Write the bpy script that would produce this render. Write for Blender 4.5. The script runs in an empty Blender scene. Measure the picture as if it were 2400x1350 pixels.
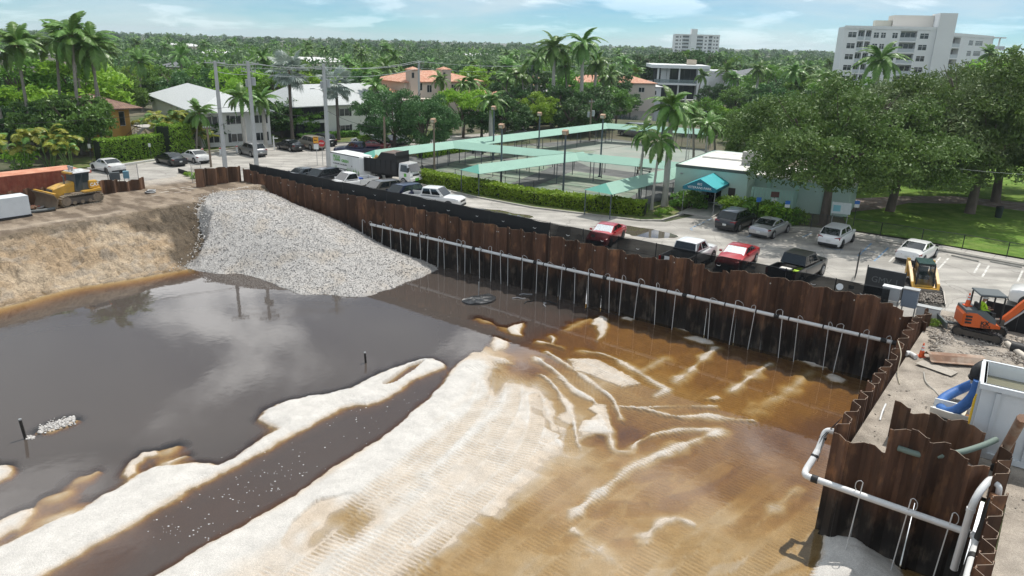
import bpy,bmesh,math,random
import numpy as np
from mathutils import Vector,Matrix,geometry
R = math.radians
rnd = random.Random(7)
C = bpy.context.scene.collection
scene = bpy.context.scene
# ------------------------------------------------------------------ camera
PITCH,ROLL,CAMH,FPX = 18.6,1.5,14.8,1722.0
_p,_r = R(PITCH),R(ROLL)
FWD = Vector((0,math.cos(_p),-math.sin(_p))); _R0 = Vector((1,0,0)); _U0 = _R0.cross(FWD)
RGT = _R0*math.cos(_r) + _U0*math.sin(_r); UPV = -_R0*math.sin(_r) + _U0*math.cos(_r)
CAM = Vector((0,0,CAMH))
cd = bpy.data.cameras.new('camera'); cam = bpy.data.objects.new('camera',cd); C.objects.link(cam)
cam.matrix_world = Matrix(((RGT.x,UPV.x,-FWD.x,0),(RGT.y,UPV.y,-FWD.y,0),(RGT.z,UPV.z,-FWD.z,CAMH),(0,0,0,1)))
cd.sensor_width = 36.0; cd.lens = 36.0*FPX/2400.0; cd.clip_start = 0.1; cd.clip_end = 9000
scene.camera = cam
# ------------------------------------------------------------------ light
SUN_AZ,SUN_EL = 38.0,64.0
world = bpy.data.worlds.new('World'); scene.world = world; world.use_nodes = True
def build_world():
    nt = world.node_tree; N = nt.nodes; L = nt.links; N.clear()
    out = N.new('ShaderNodeOutputWorld'); bg = N.new('ShaderNodeBackground'); bg.inputs['Strength'].default_value = 0.10
    sky = N.new('ShaderNodeTexSky'); sky.sky_type = 'NISHITA'; sky.sun_disc = False
    sky.sun_elevation = R(SUN_EL); sky.sun_rotation = R(SUN_AZ); sky.altitude = 10; sky.air_density = 0.6; sky.dust_density = 0.0; sky.ozone_density = 5.0
    tint = N.new('ShaderNodeMix'); tint.data_type = 'RGBA'; tint.blend_type = 'MULTIPLY'; tint.inputs[0].default_value = 1.0
    tint.inputs[7].default_value = (0.62,0.85,0.85,1); L.new(sky.outputs[0],tint.inputs[6])
    tc = N.new('ShaderNodeTexCoord'); sep = N.new('ShaderNodeSeparateXYZ'); L.new(tc.outputs['Generated'],sep.inputs[0])
    ab = N.new('ShaderNodeMath'); ab.operation = 'ABSOLUTE'; L.new(sep.outputs[2],ab.inputs[0])
    ad = N.new('ShaderNodeMath'); ad.operation = 'ADD'; ad.inputs[1].default_value = 0.16; L.new(ab.outputs[0],ad.inputs[0])
    def div(i):
        d = N.new('ShaderNodeMath'); d.operation = 'DIVIDE'; L.new(sep.outputs[i],d.inputs[0]); L.new(ad.outputs[0],d.inputs[1]); return d
    dx,dy = div(0),div(1)
    cmb = N.new('ShaderNodeCombineXYZ'); L.new(dx.outputs[0],cmb.inputs[0]); L.new(dy.outputs[0],cmb.inputs[1]); cmb.inputs[2].default_value = 3.7
    def cloud(scale,lo,hi,seed):
        n = N.new('ShaderNodeTexNoise'); n.inputs['Scale'].default_value = scale; n.inputs['Detail'].default_value = 7; n.inputs['Roughness'].default_value = 0.56
        n.noise_dimensions = '4D'; n.inputs['W'].default_value = seed; n.inputs['Distortion'].default_value = 0.35
        L.new(cmb.outputs[0],n.inputs['Vector'])
        m = N.new('ShaderNodeMapRange'); m.interpolation_type = 'SMOOTHSTEP'; m.inputs['From Min'].default_value = lo; m.inputs['From Max'].default_value = hi
        L.new(n.outputs['Fac'],m.inputs['Value']); return m
    c1 = cloud(1.55,0.50,0.61,4.0); c2 = cloud(0.6,0.33,0.66,8.1)
    w = N.new('ShaderNodeMath'); w.operation = 'MULTIPLY'; w.inputs[1].default_value = 0.85; L.new(c2.outputs[0],w.inputs[0])
    lo = N.new('ShaderNodeMapRange'); lo.inputs['From Min'].default_value = .04; lo.inputs['From Max'].default_value = .2; lo.inputs['To Min'].default_value = .12; L.new(ab.outputs[0],lo.inputs['Value'])
    c1m = N.new('ShaderNodeMath'); c1m.operation = 'MULTIPLY'; L.new(c1.outputs[0],c1m.inputs[0]); L.new(lo.outputs[0],c1m.inputs[1])
    mx = N.new('ShaderNodeMath'); mx.operation = 'MAXIMUM'; L.new(c1m.outputs[0],mx.inputs[0]); L.new(w.outputs[0],mx.inputs[1])
    k = N.new('ShaderNodeMath'); k.operation = 'MULTIPLY'; k.inputs[1].default_value = 0.8; L.new(mx.outputs[0],k.inputs[0])
    mix = N.new('ShaderNodeMix'); mix.data_type = 'RGBA'; L.new(k.outputs[0],mix.inputs[0]); L.new(tint.outputs[2],mix.inputs[6]); mix.inputs[7].default_value = (7.0,7.7,8.0,1)
    m2 = N.new('ShaderNodeMix'); m2.data_type = 'RGBA'; L.new(c1m.outputs[0],m2.inputs[0]); L.new(mix.outputs[2],m2.inputs[6]); m2.inputs[7].default_value = (19.0,19.3,19.6,1)
    L.new(m2.outputs[2],bg.inputs['Color']); L.new(bg.outputs[0],out.inputs['Surface'])
build_world()
sd = bpy.data.lights.new('sun','SUN'); sd.energy = 3.5; sd.angle = R(0.53); sd.color = (1.0,0.96,0.89)
sun = bpy.data.objects.new('sun',sd); C.objects.link(sun)
SUNV = Vector((math.sin(R(SUN_AZ))*math.cos(R(SUN_EL)),math.cos(R(SUN_AZ))*math.cos(R(SUN_EL)),math.sin(R(SUN_EL))))
sun.rotation_euler = SUNV.to_track_quat('Z','Y').to_euler(); sun.location = (0,0,60)
vs = scene.view_settings; vs.view_transform = 'Standard'; vs.look = 'None'; vs.gamma = 1.0; vs.exposure = 0.18; vs.use_curve_mapping = False
cy = scene.cycles
cy.use_denoising = True; cy.max_bounces = 6; cy.diffuse_bounces = 2; cy.glossy_bounces = 3; cy.transmission_bounces = 3; cy.transparent_max_bounces = 24
cy.caustics_reflective = False; cy.caustics_refractive = False; cy.use_adaptive_sampling = True; cy.adaptive_threshold = 0.015
cy.sample_clamp_indirect = 6.0
try: cy.denoiser = 'OPENIMAGEDENOISE'
except Exception: pass
# ------------------------------------------------------------------ photograph point -> place on a level plane / on the wall plane
def ray(px,py): return FWD*FPX + RGT*(px - 1200) - UPV*(py - 675)
def gp(px,py,z=0.0):
    d = ray(px,py); t = (z - CAMH)/d.z; return CAM + d*t
def ay(px,py,Y):
    d = ray(px,py); return CAM + d*(Y/d.y)
def hz(p,py):
    A = Vector((p[0],p[1],0)) - CAM; up = Vector((0,0,1)); k = (675 - py)/FPX
    return (k*A.dot(FWD) - A.dot(UPV))/(up.dot(UPV) - k*up.dot(FWD))
PB = Vector((22.5,38.38,0)); UA = Vector((0.8,-0.6,0)); VA = Vector((-0.6,-0.8,0))
def uv(u,v,z=0.0): return PB + UA*u + VA*v + Vector((0,0,z))
def touv(p): q = Vector((p[0],p[1],0)) - PB; return q.dot(UA),q.dot(VA)
def gw(px,py,v0=0.0):
    d = ray(px,py); t = (v0 - (CAM - PB).dot(VA))/d.dot(VA); return CAM + d*t
WL = -3.5
# ------------------------------------------------------------------ mesh and object helpers
def tag(o,label=None,cat=None,group=None,kind=None):
    if label: o['label'] = label
    if cat: o['category'] = cat
    if group: o['group'] = group
    if kind: o['kind'] = kind
    return o
def thing(name,label,cat,loc=(0,0,0),rz=0.0,group=None):
    o = bpy.data.objects.new(name,None); C.objects.link(o); o.empty_display_size = 0.2
    o.location = loc; o.rotation_euler = (0,0,rz)
    return tag(o,label,cat,group)
def link(name,me,parent=None,loc=None,rot=None,scale=None):
    o = bpy.data.objects.new(name,me); C.objects.link(o)
    if parent: o.parent = parent
    if loc is not None: o.location = loc
    if rot is not None: o.rotation_euler = rot
    if scale is not None: o.scale = scale
    return o
def dup(root,loc=None,rz=None,label=None,parent=None,scale=None):
    r = root.copy(); C.objects.link(r); r.parent = parent
    if loc is not None: r.location = loc
    if rz is not None: r.rotation_euler = (root.rotation_euler[0],root.rotation_euler[1],rz)
    if scale is not None: r.scale = scale if hasattr(scale,'__len__') else (scale,)*3
    if label: r['label'] = label
    for ch in root.children: dup(ch,parent=r)
    return r
class MB:
    def __init__(s): s.v = []; s.f = []; s.m = []
    def add(s,vs,fs,mi=0):
        n = len(s.v); s.v += [tuple(v) for v in vs]; s.f += [tuple(i + n for i in f) for f in fs]; s.m += [mi]*len(fs); return s
    def hexa(s,p,mi=0):
        return s.add(p,[(3,2,1,0),(4,5,6,7),(0,1,5,4),(1,2,6,5),(2,3,7,6),(3,0,4,7)],mi)
    def box(s,c,d,rz=0.0,mi=0,ry=0.0,rx=0.0,top=(1,1)):
        M = Matrix.Rotation(rz,3,'Z') @ Matrix.Rotation(ry,3,'Y') @ Matrix.Rotation(rx,3,'X'); c = Vector(c); h = [k/2 for k in d]
        P = [(-1,-1),(1,-1),(1,1),(-1,1)]
        return s.hexa([c + M @ Vector((a*h[0],b*h[1],-h[2])) for a,b in P] + [c + M @ Vector((a*h[0]*top[0],b*h[1]*top[1],h[2])) for a,b in P],mi)
    def prism(s,pts,vec,mi=0):
        n = len(pts); P = [Vector(p) for p in pts]; V = Vector(vec)
        nrm = sum(((P[i] - P[0]).cross(P[i + 1] - P[0]) for i in range(1,n - 1)),Vector())
        if nrm.dot(V) < 0: P = P[::-1]
        return s.add(P + [p + V for p in P],[tuple(range(n))[::-1],tuple(range(n,2*n))] + [(i,(i + 1) % n,n + (i + 1) % n,n + i) for i in range(n)],mi)
    def tube(s,pts,r,n=8,mi=0,cap=True):
        P = [Vector(p) for p in pts]; m = len(P); rr = r if hasattr(r,'__len__') else [r]*m
        vs = []; prev = None
        for i,p in enumerate(P):
            t = (P[min(i + 1,m - 1)] - P[max(i - 1,0)]).normalized()
            if prev is None: a = t.orthogonal().normalized()
            else:
                a = prev - t*prev.dot(t); a = a.normalized() if a.length > 1e-6 else t.orthogonal().normalized()
            prev = a; b = t.cross(a)
            vs += [p + (a*math.cos(2*math.pi*k/n) + b*math.sin(2*math.pi*k/n))*rr[i] for k in range(n)]
        fs = [(i*n + k,i*n + (k + 1) % n,(i + 1)*n + (k + 1) % n,(i + 1)*n + k) for i in range(m - 1) for k in range(n)]
        if cap: fs += [tuple(range(n))[::-1],tuple(range((m - 1)*n,m*n))]
        return s.add(vs,fs,mi)
    def cyl(s,c,r,h,axis='Z',n=16,mi=0,r2=None):
        ax = {'X': Vector((1,0,0)),'Y': Vector((0,1,0)),'Z': Vector((0,0,1))}[axis]; c = Vector(c)
        return s.tube([c - ax*h/2,c + ax*h/2],[r,r if r2 is None else r2],n,mi)
    def lathe(s,prof,c=(0,0,0),n=16,mi=0):
        c = Vector(c); vs = [c + Vector((r*math.cos(2*math.pi*k/n),r*math.sin(2*math.pi*k/n),z)) for r,z in prof for k in range(n)]
        m = len(prof)
        return s.add(vs,[(i*n + k,i*n + (k + 1) % n,(i + 1)*n + (k + 1) % n,(i + 1)*n + k) for i in range(m - 1) for k in range(n)] + [tuple(range(n))[::-1],tuple(range((m - 1)*n,m*n))],mi)
    def ball(s,c,r,n=10,m=6,mi=0,sc=(1,1,1)):
        c = Vector(c); vs = [c + Vector((0,0,-r*sc[2]))]
        for i in range(1,m):
            a = -math.pi/2 + math.pi*i/m
            vs += [c + Vector((r*sc[0]*math.cos(a)*math.cos(2*math.pi*k/n),r*sc[1]*math.cos(a)*math.sin(2*math.pi*k/n),r*sc[2]*math.sin(a))) for k in range(n)]
        vs.append(c + Vector((0,0,r*sc[2]))); e = len(vs) - 1
        fs = [(0,1 + (k + 1) % n,1 + k) for k in range(n)] + [(1 + i*n + k,1 + i*n + (k + 1) % n,1 + (i + 1)*n + (k + 1) % n,1 + (i + 1)*n + k) for i in range(m - 2) for k in range(n)]
        fs += [(1 + (m - 2)*n + k,1 + (m - 2)*n + (k + 1) % n,e) for k in range(n)]
        return s.add(vs,fs,mi)
    def loft(s,rings,mi=0,cap=True,closed=True):
        n = len(rings[0]); vs = [p for r in rings for p in r]; k1 = n if closed else n - 1
        fs = [(i*n + k,i*n + (k + 1) % n,(i + 1)*n + (k + 1) % n,(i + 1)*n + k) for i in range(len(rings) - 1) for k in range(k1)]
        if cap: fs += [tuple(range(n))[::-1],tuple(range((len(rings) - 1)*n,len(rings)*n))]
        return s.add(vs,fs,mi)
    def quad(s,a,b,c,d,mi=0): return s.add([a,b,c,d],[(0,1,2,3)],mi)
    def sheet(s,pts,th,mi=0):
        return s.prism(pts,(0,0,-th),mi)
    def mesh(s,name,mats,smooth=None):
        me = bpy.data.meshes.new(name); me.from_pydata(s.v,[],s.f)
        for m in (mats if isinstance(mats,(list,tuple)) else [mats]): me.materials.append(m)
        if any(s.m): me.polygons.foreach_set('material_index',s.m)
        if smooth is not None:
            me.polygons.foreach_set('use_smooth',[True]*len(me.polygons))
            if smooth < 180: me.set_sharp_from_angle(angle=R(smooth))
        me.update(); return me
    def build(s,name,mats,parent=None,smooth=None,loc=None,rot=None):
        return link(name,s.mesh(name,mats,smooth),parent,loc,rot)
def npmesh(name,V,F,mat,smooth=False):
    V = np.asarray(V,np.float32); F = np.asarray(F,np.int32); k = F.shape[1]
    me = bpy.data.meshes.new(name); me.vertices.add(len(V)); me.vertices.foreach_set('co',V.ravel())
    me.loops.add(F.size); me.loops.foreach_set('vertex_index',F.ravel())
    me.polygons.add(len(F)); me.polygons.foreach_set('loop_start',np.arange(0,F.size,k,dtype=np.int32))
    try: me.polygons.foreach_set('loop_total',np.full(len(F),k,np.int32))
    except Exception: pass
    if smooth: me.polygons.foreach_set('use_smooth',np.ones(len(F),bool))
    if mat: me.materials.append(mat)
    me.update(calc_edges=True); return me
def polysheet(name,pts,z,mat,holes=(),th=0.0,parent=None):
    loops = [[Vector((p[0],p[1],0)) for p in pts]] + [[Vector((p[0],p[1],0)) for p in h] for h in holes]
    tri = geometry.tessellate_polygon(loops); vs = [(p.x,p.y,z) for l in loops for p in l]
    fs = []
    for a,b,c in tri:
        A,B,D = Vector(vs[a]),Vector(vs[b]),Vector(vs[c])
        fs.append((a,b,c) if (B - A).cross(D - A).z > 0 else (a,c,b))
    me = bpy.data.meshes.new(name); me.from_pydata(vs,[],fs); me.materials.append(mat); me.update()
    return link(name,me,parent)
# ------------------------------------------------------------------ materials
MATS = {}
def lin(c):
    return tuple(((k/255)/12.92 if k/255 <= 0.04045 else ((k/255 + 0.055)/1.055)**2.4) for k in c)
def mat(name,col=(0.5,0.5,0.5),rough=0.6,metal=0.0,var=0.0,scale=3.0,bump=0.0,bscale=None,col2=None,lo=0.4,hi=0.65,spec=0.5,alpha=1.0,coat=0.0,trans=0.0,detail=6.0,stretch=None,coords='Object',emit=0.0):
    if name in MATS: return MATS[name]
    m = bpy.data.materials.new(name); MATS[name] = m; m.use_nodes = True; nt = m.node_tree; N = nt.nodes; L = nt.links
    b = N['Principled BSDF']; b.inputs['Base Color'].default_value = (*col,1); b.inputs['Roughness'].default_value = rough; b.inputs['Metallic'].default_value = metal
    b.inputs['Specular IOR Level'].default_value = spec; b.inputs['Coat Weight'].default_value = coat
    if coat: b.inputs['Coat Roughness'].default_value = 0.06
    if alpha < 1: b.inputs['Alpha'].default_value = alpha
    if emit: b.inputs['Emission Color'].default_value = (*col,1); b.inputs['Emission Strength'].default_value = emit
    vec = None
    if var or bump or col2:
        tc = N.new('ShaderNodeTexCoord'); vec = tc.outputs[coords]
        if coords == 'World':
            pass
        if stretch:
            mp = N.new('ShaderNodeMapping'); mp.inputs['Scale'].default_value = stretch; L.new(vec,mp.inputs['Vector']); vec = mp.outputs[0]
    def noise(sc,det=detail,rough_=0.6):
        n = N.new('ShaderNodeTexNoise'); n.inputs['Scale'].default_value = sc; n.inputs['Detail'].default_value = det; n.inputs['Roughness'].default_value = rough_; L.new(vec,n.inputs['Vector']); return n.outputs['Fac']
    cur = None
    if col2:
        mr = N.new('ShaderNodeMapRange'); mr.inputs['From Min'].default_value = lo; mr.inputs['From Max'].default_value = hi; mr.interpolation_type = 'SMOOTHSTEP'; L.new(noise(scale*0.6),mr.inputs['Value'])
        mx = N.new('ShaderNodeMix'); mx.data_type = 'RGBA'; L.new(mr.outputs[0],mx.inputs[0]); mx.inputs[6].default_value = (*col,1); mx.inputs[7].default_value = (*col2,1); cur = mx.outputs[2]
    if var:
        mr = N.new('ShaderNodeMapRange'); mr.inputs['From Min'].default_value = 0.25; mr.inputs['From Max'].default_value = 0.75; mr.inputs['To Min'].default_value = 1 - var; mr.inputs['To Max'].default_value = 1 + var; L.new(noise(scale),mr.inputs['Value'])
        mx = N.new('ShaderNodeMix'); mx.data_type = 'RGBA'; mx.blend_type = 'MULTIPLY'; mx.inputs[0].default_value = 1.0
        if cur: L.new(cur,mx.inputs[6])
        else: mx.inputs[6].default_value = (*col,1)
        cc = N.new('ShaderNodeCombineColor'); [L.new(mr.outputs[0],cc.inputs[i]) for i in range(3)]; L.new(cc.outputs[0],mx.inputs[7]); cur = mx.outputs[2]
    if cur: L.new(cur,b.inputs['Base Color'])
    if bump:
        bp = N.new('ShaderNodeBump'); bp.inputs['Strength'].default_value = min(1.0,bump); bp.inputs['Distance'].default_value = 0.05*max(1.0,bump); L.new(noise(bscale or scale*4),bp.inputs['Height']); L.new(bp.outputs[0],b.inputs['Normal'])
    return m
def leafmat(name,c1,c2,trans=0.35,rough=0.55,spec=0.35):
    if name in MATS: return MATS[name]
    m = bpy.data.materials.new(name); MATS[name] = m; m.use_nodes = True; nt = m.node_tree; N = nt.nodes; L = nt.links
    b = N['Principled BSDF']; b.inputs['Roughness'].default_value = rough; b.inputs['Specular IOR Level'].default_value = spec
    g = N.new('ShaderNodeNewGeometry'); mx = N.new('ShaderNodeMix'); mx.data_type = 'RGBA'; L.new(g.outputs['Random Per Island'],mx.inputs[0]); mx.inputs[6].default_value = (*c1,1); mx.inputs[7].default_value = (*c2,1)
    oi = N.new('ShaderNodeObjectInfo'); hs = N.new('ShaderNodeHueSaturation'); mr = N.new('ShaderNodeMapRange'); mr.inputs['To Min'].default_value = 0.8; mr.inputs['To Max'].default_value = 1.2
    L.new(oi.outputs['Random'],mr.inputs['Value']); L.new(mr.outputs[0],hs.inputs['Value']); L.new(mx.outputs[2],hs.inputs['Color'])
    mr2 = N.new('ShaderNodeMapRange'); mr2.inputs['To Min'].default_value = 0.485; mr2.inputs['To Max'].default_value = 0.51; L.new(oi.outputs['Random'],mr2.inputs['Value']); L.new(mr2.outputs[0],hs.inputs['Hue'])
    L.new(hs.outputs[0],b.inputs['Base Color'])
    t = N.new('ShaderNodeBsdfTranslucent'); L.new(hs.outputs[0],t.inputs['Color']); ms = N.new('ShaderNodeMixShader'); ms.inputs[0].default_value = trans
    out = N['Material Output']; L.new(b.outputs[0],ms.inputs[1]); L.new(t.outputs[0],ms.inputs[2]); L.new(ms.outputs[0],out.inputs['Surface'])
    return m
def glassmat(name,col=(0.02,0.03,0.035),rough=0.05):
    return mat(name,col,rough,spec=0.9)
# ------------------------------------------------------------------ lettering (flat print)
_txt = {}
def text_mesh(s,size,m,bold=0.0):
    key = (s,size,m.name,bold)
    if key not in _txt:
        cu = bpy.data.curves.new('lettering','FONT'); cu.body = s; cu.size = size; cu.extrude = 0.006; cu.align_x = 'CENTER'; cu.align_y = 'CENTER'; cu.offset = bold; cu.resolution_u = 2
        ob = bpy.data.objects.new('lettering',cu); C.objects.link(ob)
        dg = bpy.context.evaluated_depsgraph_get(); me = bpy.data.meshes.new_from_object(ob.evaluated_get(dg)); me.materials.clear(); me.materials.append(m)
        bpy.data.objects.remove(ob); _txt[key] = me
    return _txt[key]
def letters(s,size,m,parent,loc,rot,bold=0.0,name='lettering'):
    return link(name,text_mesh(s,size,m,bold),parent,loc,rot)
_white = mat('white_paint',(0.8,0.8,0.8),0.5); _green = mat('green_print',(0.12,0.42,0.05),0.5); _blk = mat('black_paint',(0.015,0.015,0.016),0.5)
for _a in (('CAT',0.42,_white,0.012),('STOP',0.25,_white,0.006),('802',0.30,_white,0.0),('VETERANS PARK',0.30,_white,0.0),('HULA',0.5,_green,0.01),('LAWN  GREEN',0.42,_green,0.01),
           ('561.901.2491 / 561.901.2491',0.22,_blk,0.0),('KX',0.30,_blk,0.01),('040-4',0.22,_blk,0.0),('Kubota',0.2,_white,0.0),('GMV 1',0.55,_white,0.0),('50',0.42,mat('blue_spray',(0.05,0.12,0.3),0.7),0.0),('54',0.38,mat('red_spray',(0.35,0.05,0.03),0.7),0.0),('41',0.36,mat('chalk',(0.5,0.45,0.4),0.9),0.0)):
    text_mesh(_a[0],_a[1],_a[2],_a[3])
# ------------------------------------------------------------------ numeric helpers
_tab = np.random.RandomState(3).rand(8,256,256).astype(np.float32)
def vnoise(x,y,k=0):
    xi = np.floor(x).astype(int); yi = np.floor(y).astype(int); fx = x - xi; fy = y - yi; fx = fx*fx*(3 - 2*fx); fy = fy*fy*(3 - 2*fy); T = _tab[k % 8]
    a = T[yi & 255,xi & 255]; b = T[yi & 255,(xi + 1) & 255]; c = T[(yi + 1) & 255,xi & 255]; d = T[(yi + 1) & 255,(xi + 1) & 255]
    return (a*(1 - fx) + b*fx)*(1 - fy) + (c*(1 - fx) + d*fx)*fy - 0.5
def fbm(x,y,k=0,oct=4):
    s = 0; a = 1.0
    for i in range(oct): s = s + a*vnoise(x*2**i + 17.3*i,y*2**i + 5.1*i,k + i); a *= 0.5
    return s
def pxuv(pts,z=WL): return np.array([touv(gp(p[0],p[1],z)) for p in pts])
def segdist(U,V,P,closed=False,arc=False):
    n = len(P); best = np.full(U.shape,1e9); al = np.zeros(U.shape) if arc else None; acc = 0.0
    for i in range(n if closed else n - 1):
        ax,ay_ = P[i]; bx,by = P[(i + 1) % n]; dx,dy = bx - ax,by - ay_; L2 = dx*dx + dy*dy + 1e-12
        t = np.clip(((U - ax)*dx + (V - ay_)*dy)/L2,0,1); d = np.hypot(U - ax - t*dx,V - ay_ - t*dy); l = math.sqrt(L2)
        if arc: al = np.where(d < best,acc + t*l,al)
        best = np.minimum(best,d); acc += l
    return (best,al) if arc else best
def inside(U,V,P):
    c = np.zeros(U.shape,bool); n = len(P)
    for i in range(n):
        x1,y1 = P[i]; x2,y2 = P[(i + 1) % n]
        if y1 == y2: continue
        c ^= ((y1 > V) != (y2 > V)) & (U < (x2 - x1)*(V - y1)/(y2 - y1) + x1)
    return c
def sdf(U,V,P): d = segdist(U,V,P,True); return np.where(inside(U,V,P),d,-d)
def sstep(a,b,x): t = np.clip((x - a)/(b - a),0,1); return t*t*(3 - 2*t)
def smooth_line(P,k=2):
    P = [tuple(p) for p in P]
    for _ in range(k): P = [P[0]] + [q for a,b in zip(P,P[1:]) for q in ((0.75*a[0] + 0.25*b[0],0.75*a[1] + 0.25*b[1]),(0.25*a[0] + 0.75*b[0],0.25*a[1] + 0.75*b[1]))] + [P[-1]]
    return P
# ------------------------------------------------------------------ the pit: shore lines read off the photograph
LW = smooth_line([(-200,778),(-60,738),(0,720),(60,706),(90,695),(180,672),(240,664),(300,655),(380,640),(440,630)],1)
LT = smooth_line([(-200,592),(-60,560),(0,549),(60,540),(90,532),(170,521),(230,512),(280,505),(330,492),(400,484),(440,477),(480,468)],1)
LWu = np.vstack([[(-54,62)],pxuv(LW),[(-53,10),(-55,5),(-56,-2)]]); LTu = np.vstack([[(-64,62)],pxuv(LT,0.1),[(-59,5),(-60.5,-2)]])
PW = np.vstack([LWu,[(9,-2),(9,62)]]); PT = np.vstack([LTu,[(9,-2),(9,62)]])
def grid_axis(parts):
    a = []
    for lo,hi,st in parts: a += list(np.arange(lo,hi - 1e-6,st))
    return np.array(a + [parts[-1][1]])
gu = grid_axis([(-71.3,-34,0.22),(-34,-25,0.12),(-25,1,0.058),(1,5.2,0.1)])
gv = grid_axis([(0.0,2,0.12),(2,33,0.058),(33,44,0.12),(44,62,0.6)])
U,V = np.meshgrid(gu,gv)
DRY = [
 ([(-160,1355),(-80,1315),(0,1281),(81,1243),(167,1204),(200,1189),(237,1165),(289,1137),(326,1109),(370,1091),(430,1087),(455,1083),(511,1091),(548,1072),(600,1036),(649,1006),(608,982),(624,959),(673,938),(755,924),(820,910),(865,885),(926,861),(983,841),(1015,841),(1040,853),(1042,861),(1007,873),(967,892),(926,918),(885,942),(861,949),(828,949),(783,967),(722,1000),(661,1032),(600,1067),(548,1094),(496,1124),(444,1146),(400,1176),(352,1202),(296,1235),(222,1276),(167,1313),(111,1343),(60,1372),(-160,1480)],0.26,0.5),
 ([(300,1400),(374,1350),(463,1294),(537,1250),(600,1213),(690,1163),(763,1110),(844,1057),(885,1032),(926,1004),(967,967),(1007,934),(1044,898),(1060,865),(1081,849),(1109,826),(1130,826),(1152,841),(1170,870),(1208,886),(1241,894),(1269,922),(1286,971),(1306,1040),(1306,1069),(1261,1110),(1200,1163),(1130,1215),(1048,1268),(987,1309),(930,1360),(860,1420)],0.04,0.10),
 ([(1350,1036),(1352,1010),(1372,985),(1398,970),(1381,957),(1395,945),(1420,950),(1430,985),(1427,1010),(1434,1042),(1424,1022),(1400,1015)],0.07,0.2),
 ([(1408,740),(1424,747),(1425,760),(1420,780),(1400,796),(1407,780),(1397,772),(1399,763),(1387,759),(1393,747)],0.12,0.3),
 ([(1188,769),(1205,761),(1227,756),(1219,775),(1223,786),(1200,781)],0.12,0.3),
 ([(1150,812),(1160,790),(1188,800),(1180,815),(1160,822)],0.08,0.3),
 ([(1334,841),(1370,838),(1404,845),(1460,873),(1500,898),(1460,905),(1400,885),(1350,865)],0.04,0.15),
 ([(1300,985),(1330,960),(1345,975),(1330,1000),(1320,1030)],0.02,0.1),
 ([(89,1010),(122,993),(159,980),(176,986),(156,999),(122,1010)],0.10,0.4),
 ([(-30,1088),(15,1089),(27,1105),(15,1119),(-30,1135)],0.12,0.3),
 ([(-40,1245),(48,1198),(80,1187),(75,1205),(48,1239),(22,1246),(-40,1282)],0.12,0.3),
 ([(307,1081),(333,1061),(367,1054),(371,1066),(341,1073),(315,1092),(324,1106),(300,1118),(286,1112)],0.08,0.3),
 ([(1455,745),(1470,741),(1490,748),(1480,753)],0.1,0.3),([(1575,762),(1600,768),(1612,776),(1590,772)],0.1,0.3),
 ([(1600,790),(1630,786),(1665,798),(1682,808),(1650,806),(1615,797)],0.1,0.3),
 ([(1865,842),(1890,841),(1925,855),(1937,862),(1905,858)],0.12,0.3),([(1930,880),(1950,877),(1985,890),(1975,897),(1945,892)],0.12,0.3),
 ([(1655,932),(1680,927),(1693,933),(1675,937)],0.05,0.3),([(1120,828),(1180,838),(1205,852),(1160,850)],0.05,0.2),
 ([(1900,1350),(1925,1290),(1935,1235),(1920,1190),(1940,1165),(1990,1200),(2080,1300),(2150,1400),(1880,1420)],0.75,0.5),
]
LINES = [
 ([(1340,1210),(1396,1159),(1444,1122),(1485,1089),(1546,1065),(1607,1040),(1692,1009)],0.34,0.07),
 ([(1481,1055),(1485,1040),(1518,1020),(1567,1009),(1628,1004),(1672,1006)],0.2,0.05),
 ([(1440,951),(1506,955),(1546,967),(1595,977),(1648,973),(1689,979),(1772,985)],0.24,0.05),
 ([(1506,955),(1575,950),(1681,951)],0.17,0.02),([(1208,886),(1241,894),(1269,922),(1286,971),(1312,1046)],0.3,0.08),
 ([(1241,869),(1281,881),(1322,934),(1339,963),(1357,1046)],0.25,0.06),([(1253,837),(1306,869),(1343,914),(1396,939),(1428,983),(1432,1040),(1444,1057),(1481,1057)],0.22,0.07),
 ([(1281,824),(1334,857),(1383,894),(1436,930),(1444,951),(1457,981)],0.24,0.07),([(1363,821),(1424,829),(1480,862),(1538,898),(1566,914),(1538,927)],0.28,0.06),
 ([(1681,812),(1644,842),(1607,877),(1585,893)],0.38,0.03),([(1806,850),(1750,888),(1715,916)],0.36,0.03),([(1260,799),(1290,805),(1322,814)],0.2,0.05),
 ([(1290,785),(1298,793),(1295,803)],0.2,0.03),([(1560,840),(1480,880),(1440,892)],0.5,-0.06),([(1900,870),(1830,930),(1770,960)],0.5,-0.06),([(1330,770),(1360,755),(1385,745)],0.4,-0.07),
 ([(178,1128),(228,1104)],0.35,-0.04),([(130,1165),(155,1152)],0.3,-0.05),([(120,1215),(165,1198)],0.5,-0.04),([(385,1060),(412,1046)],0.3,-0.05),([(370,1092),(435,1068)],0.35,0.0),
 ([(1190,770),(1120,745)],0.3,-0.10),([(1500,1270),(1545,1222),(1590,1212),(1625,1228)],0.34,0.02),([(1340,1240),(1480,1345)],0.6,-0.05),([(1760,1240),(1870,1140)],0.35,-0.04),
]
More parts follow.
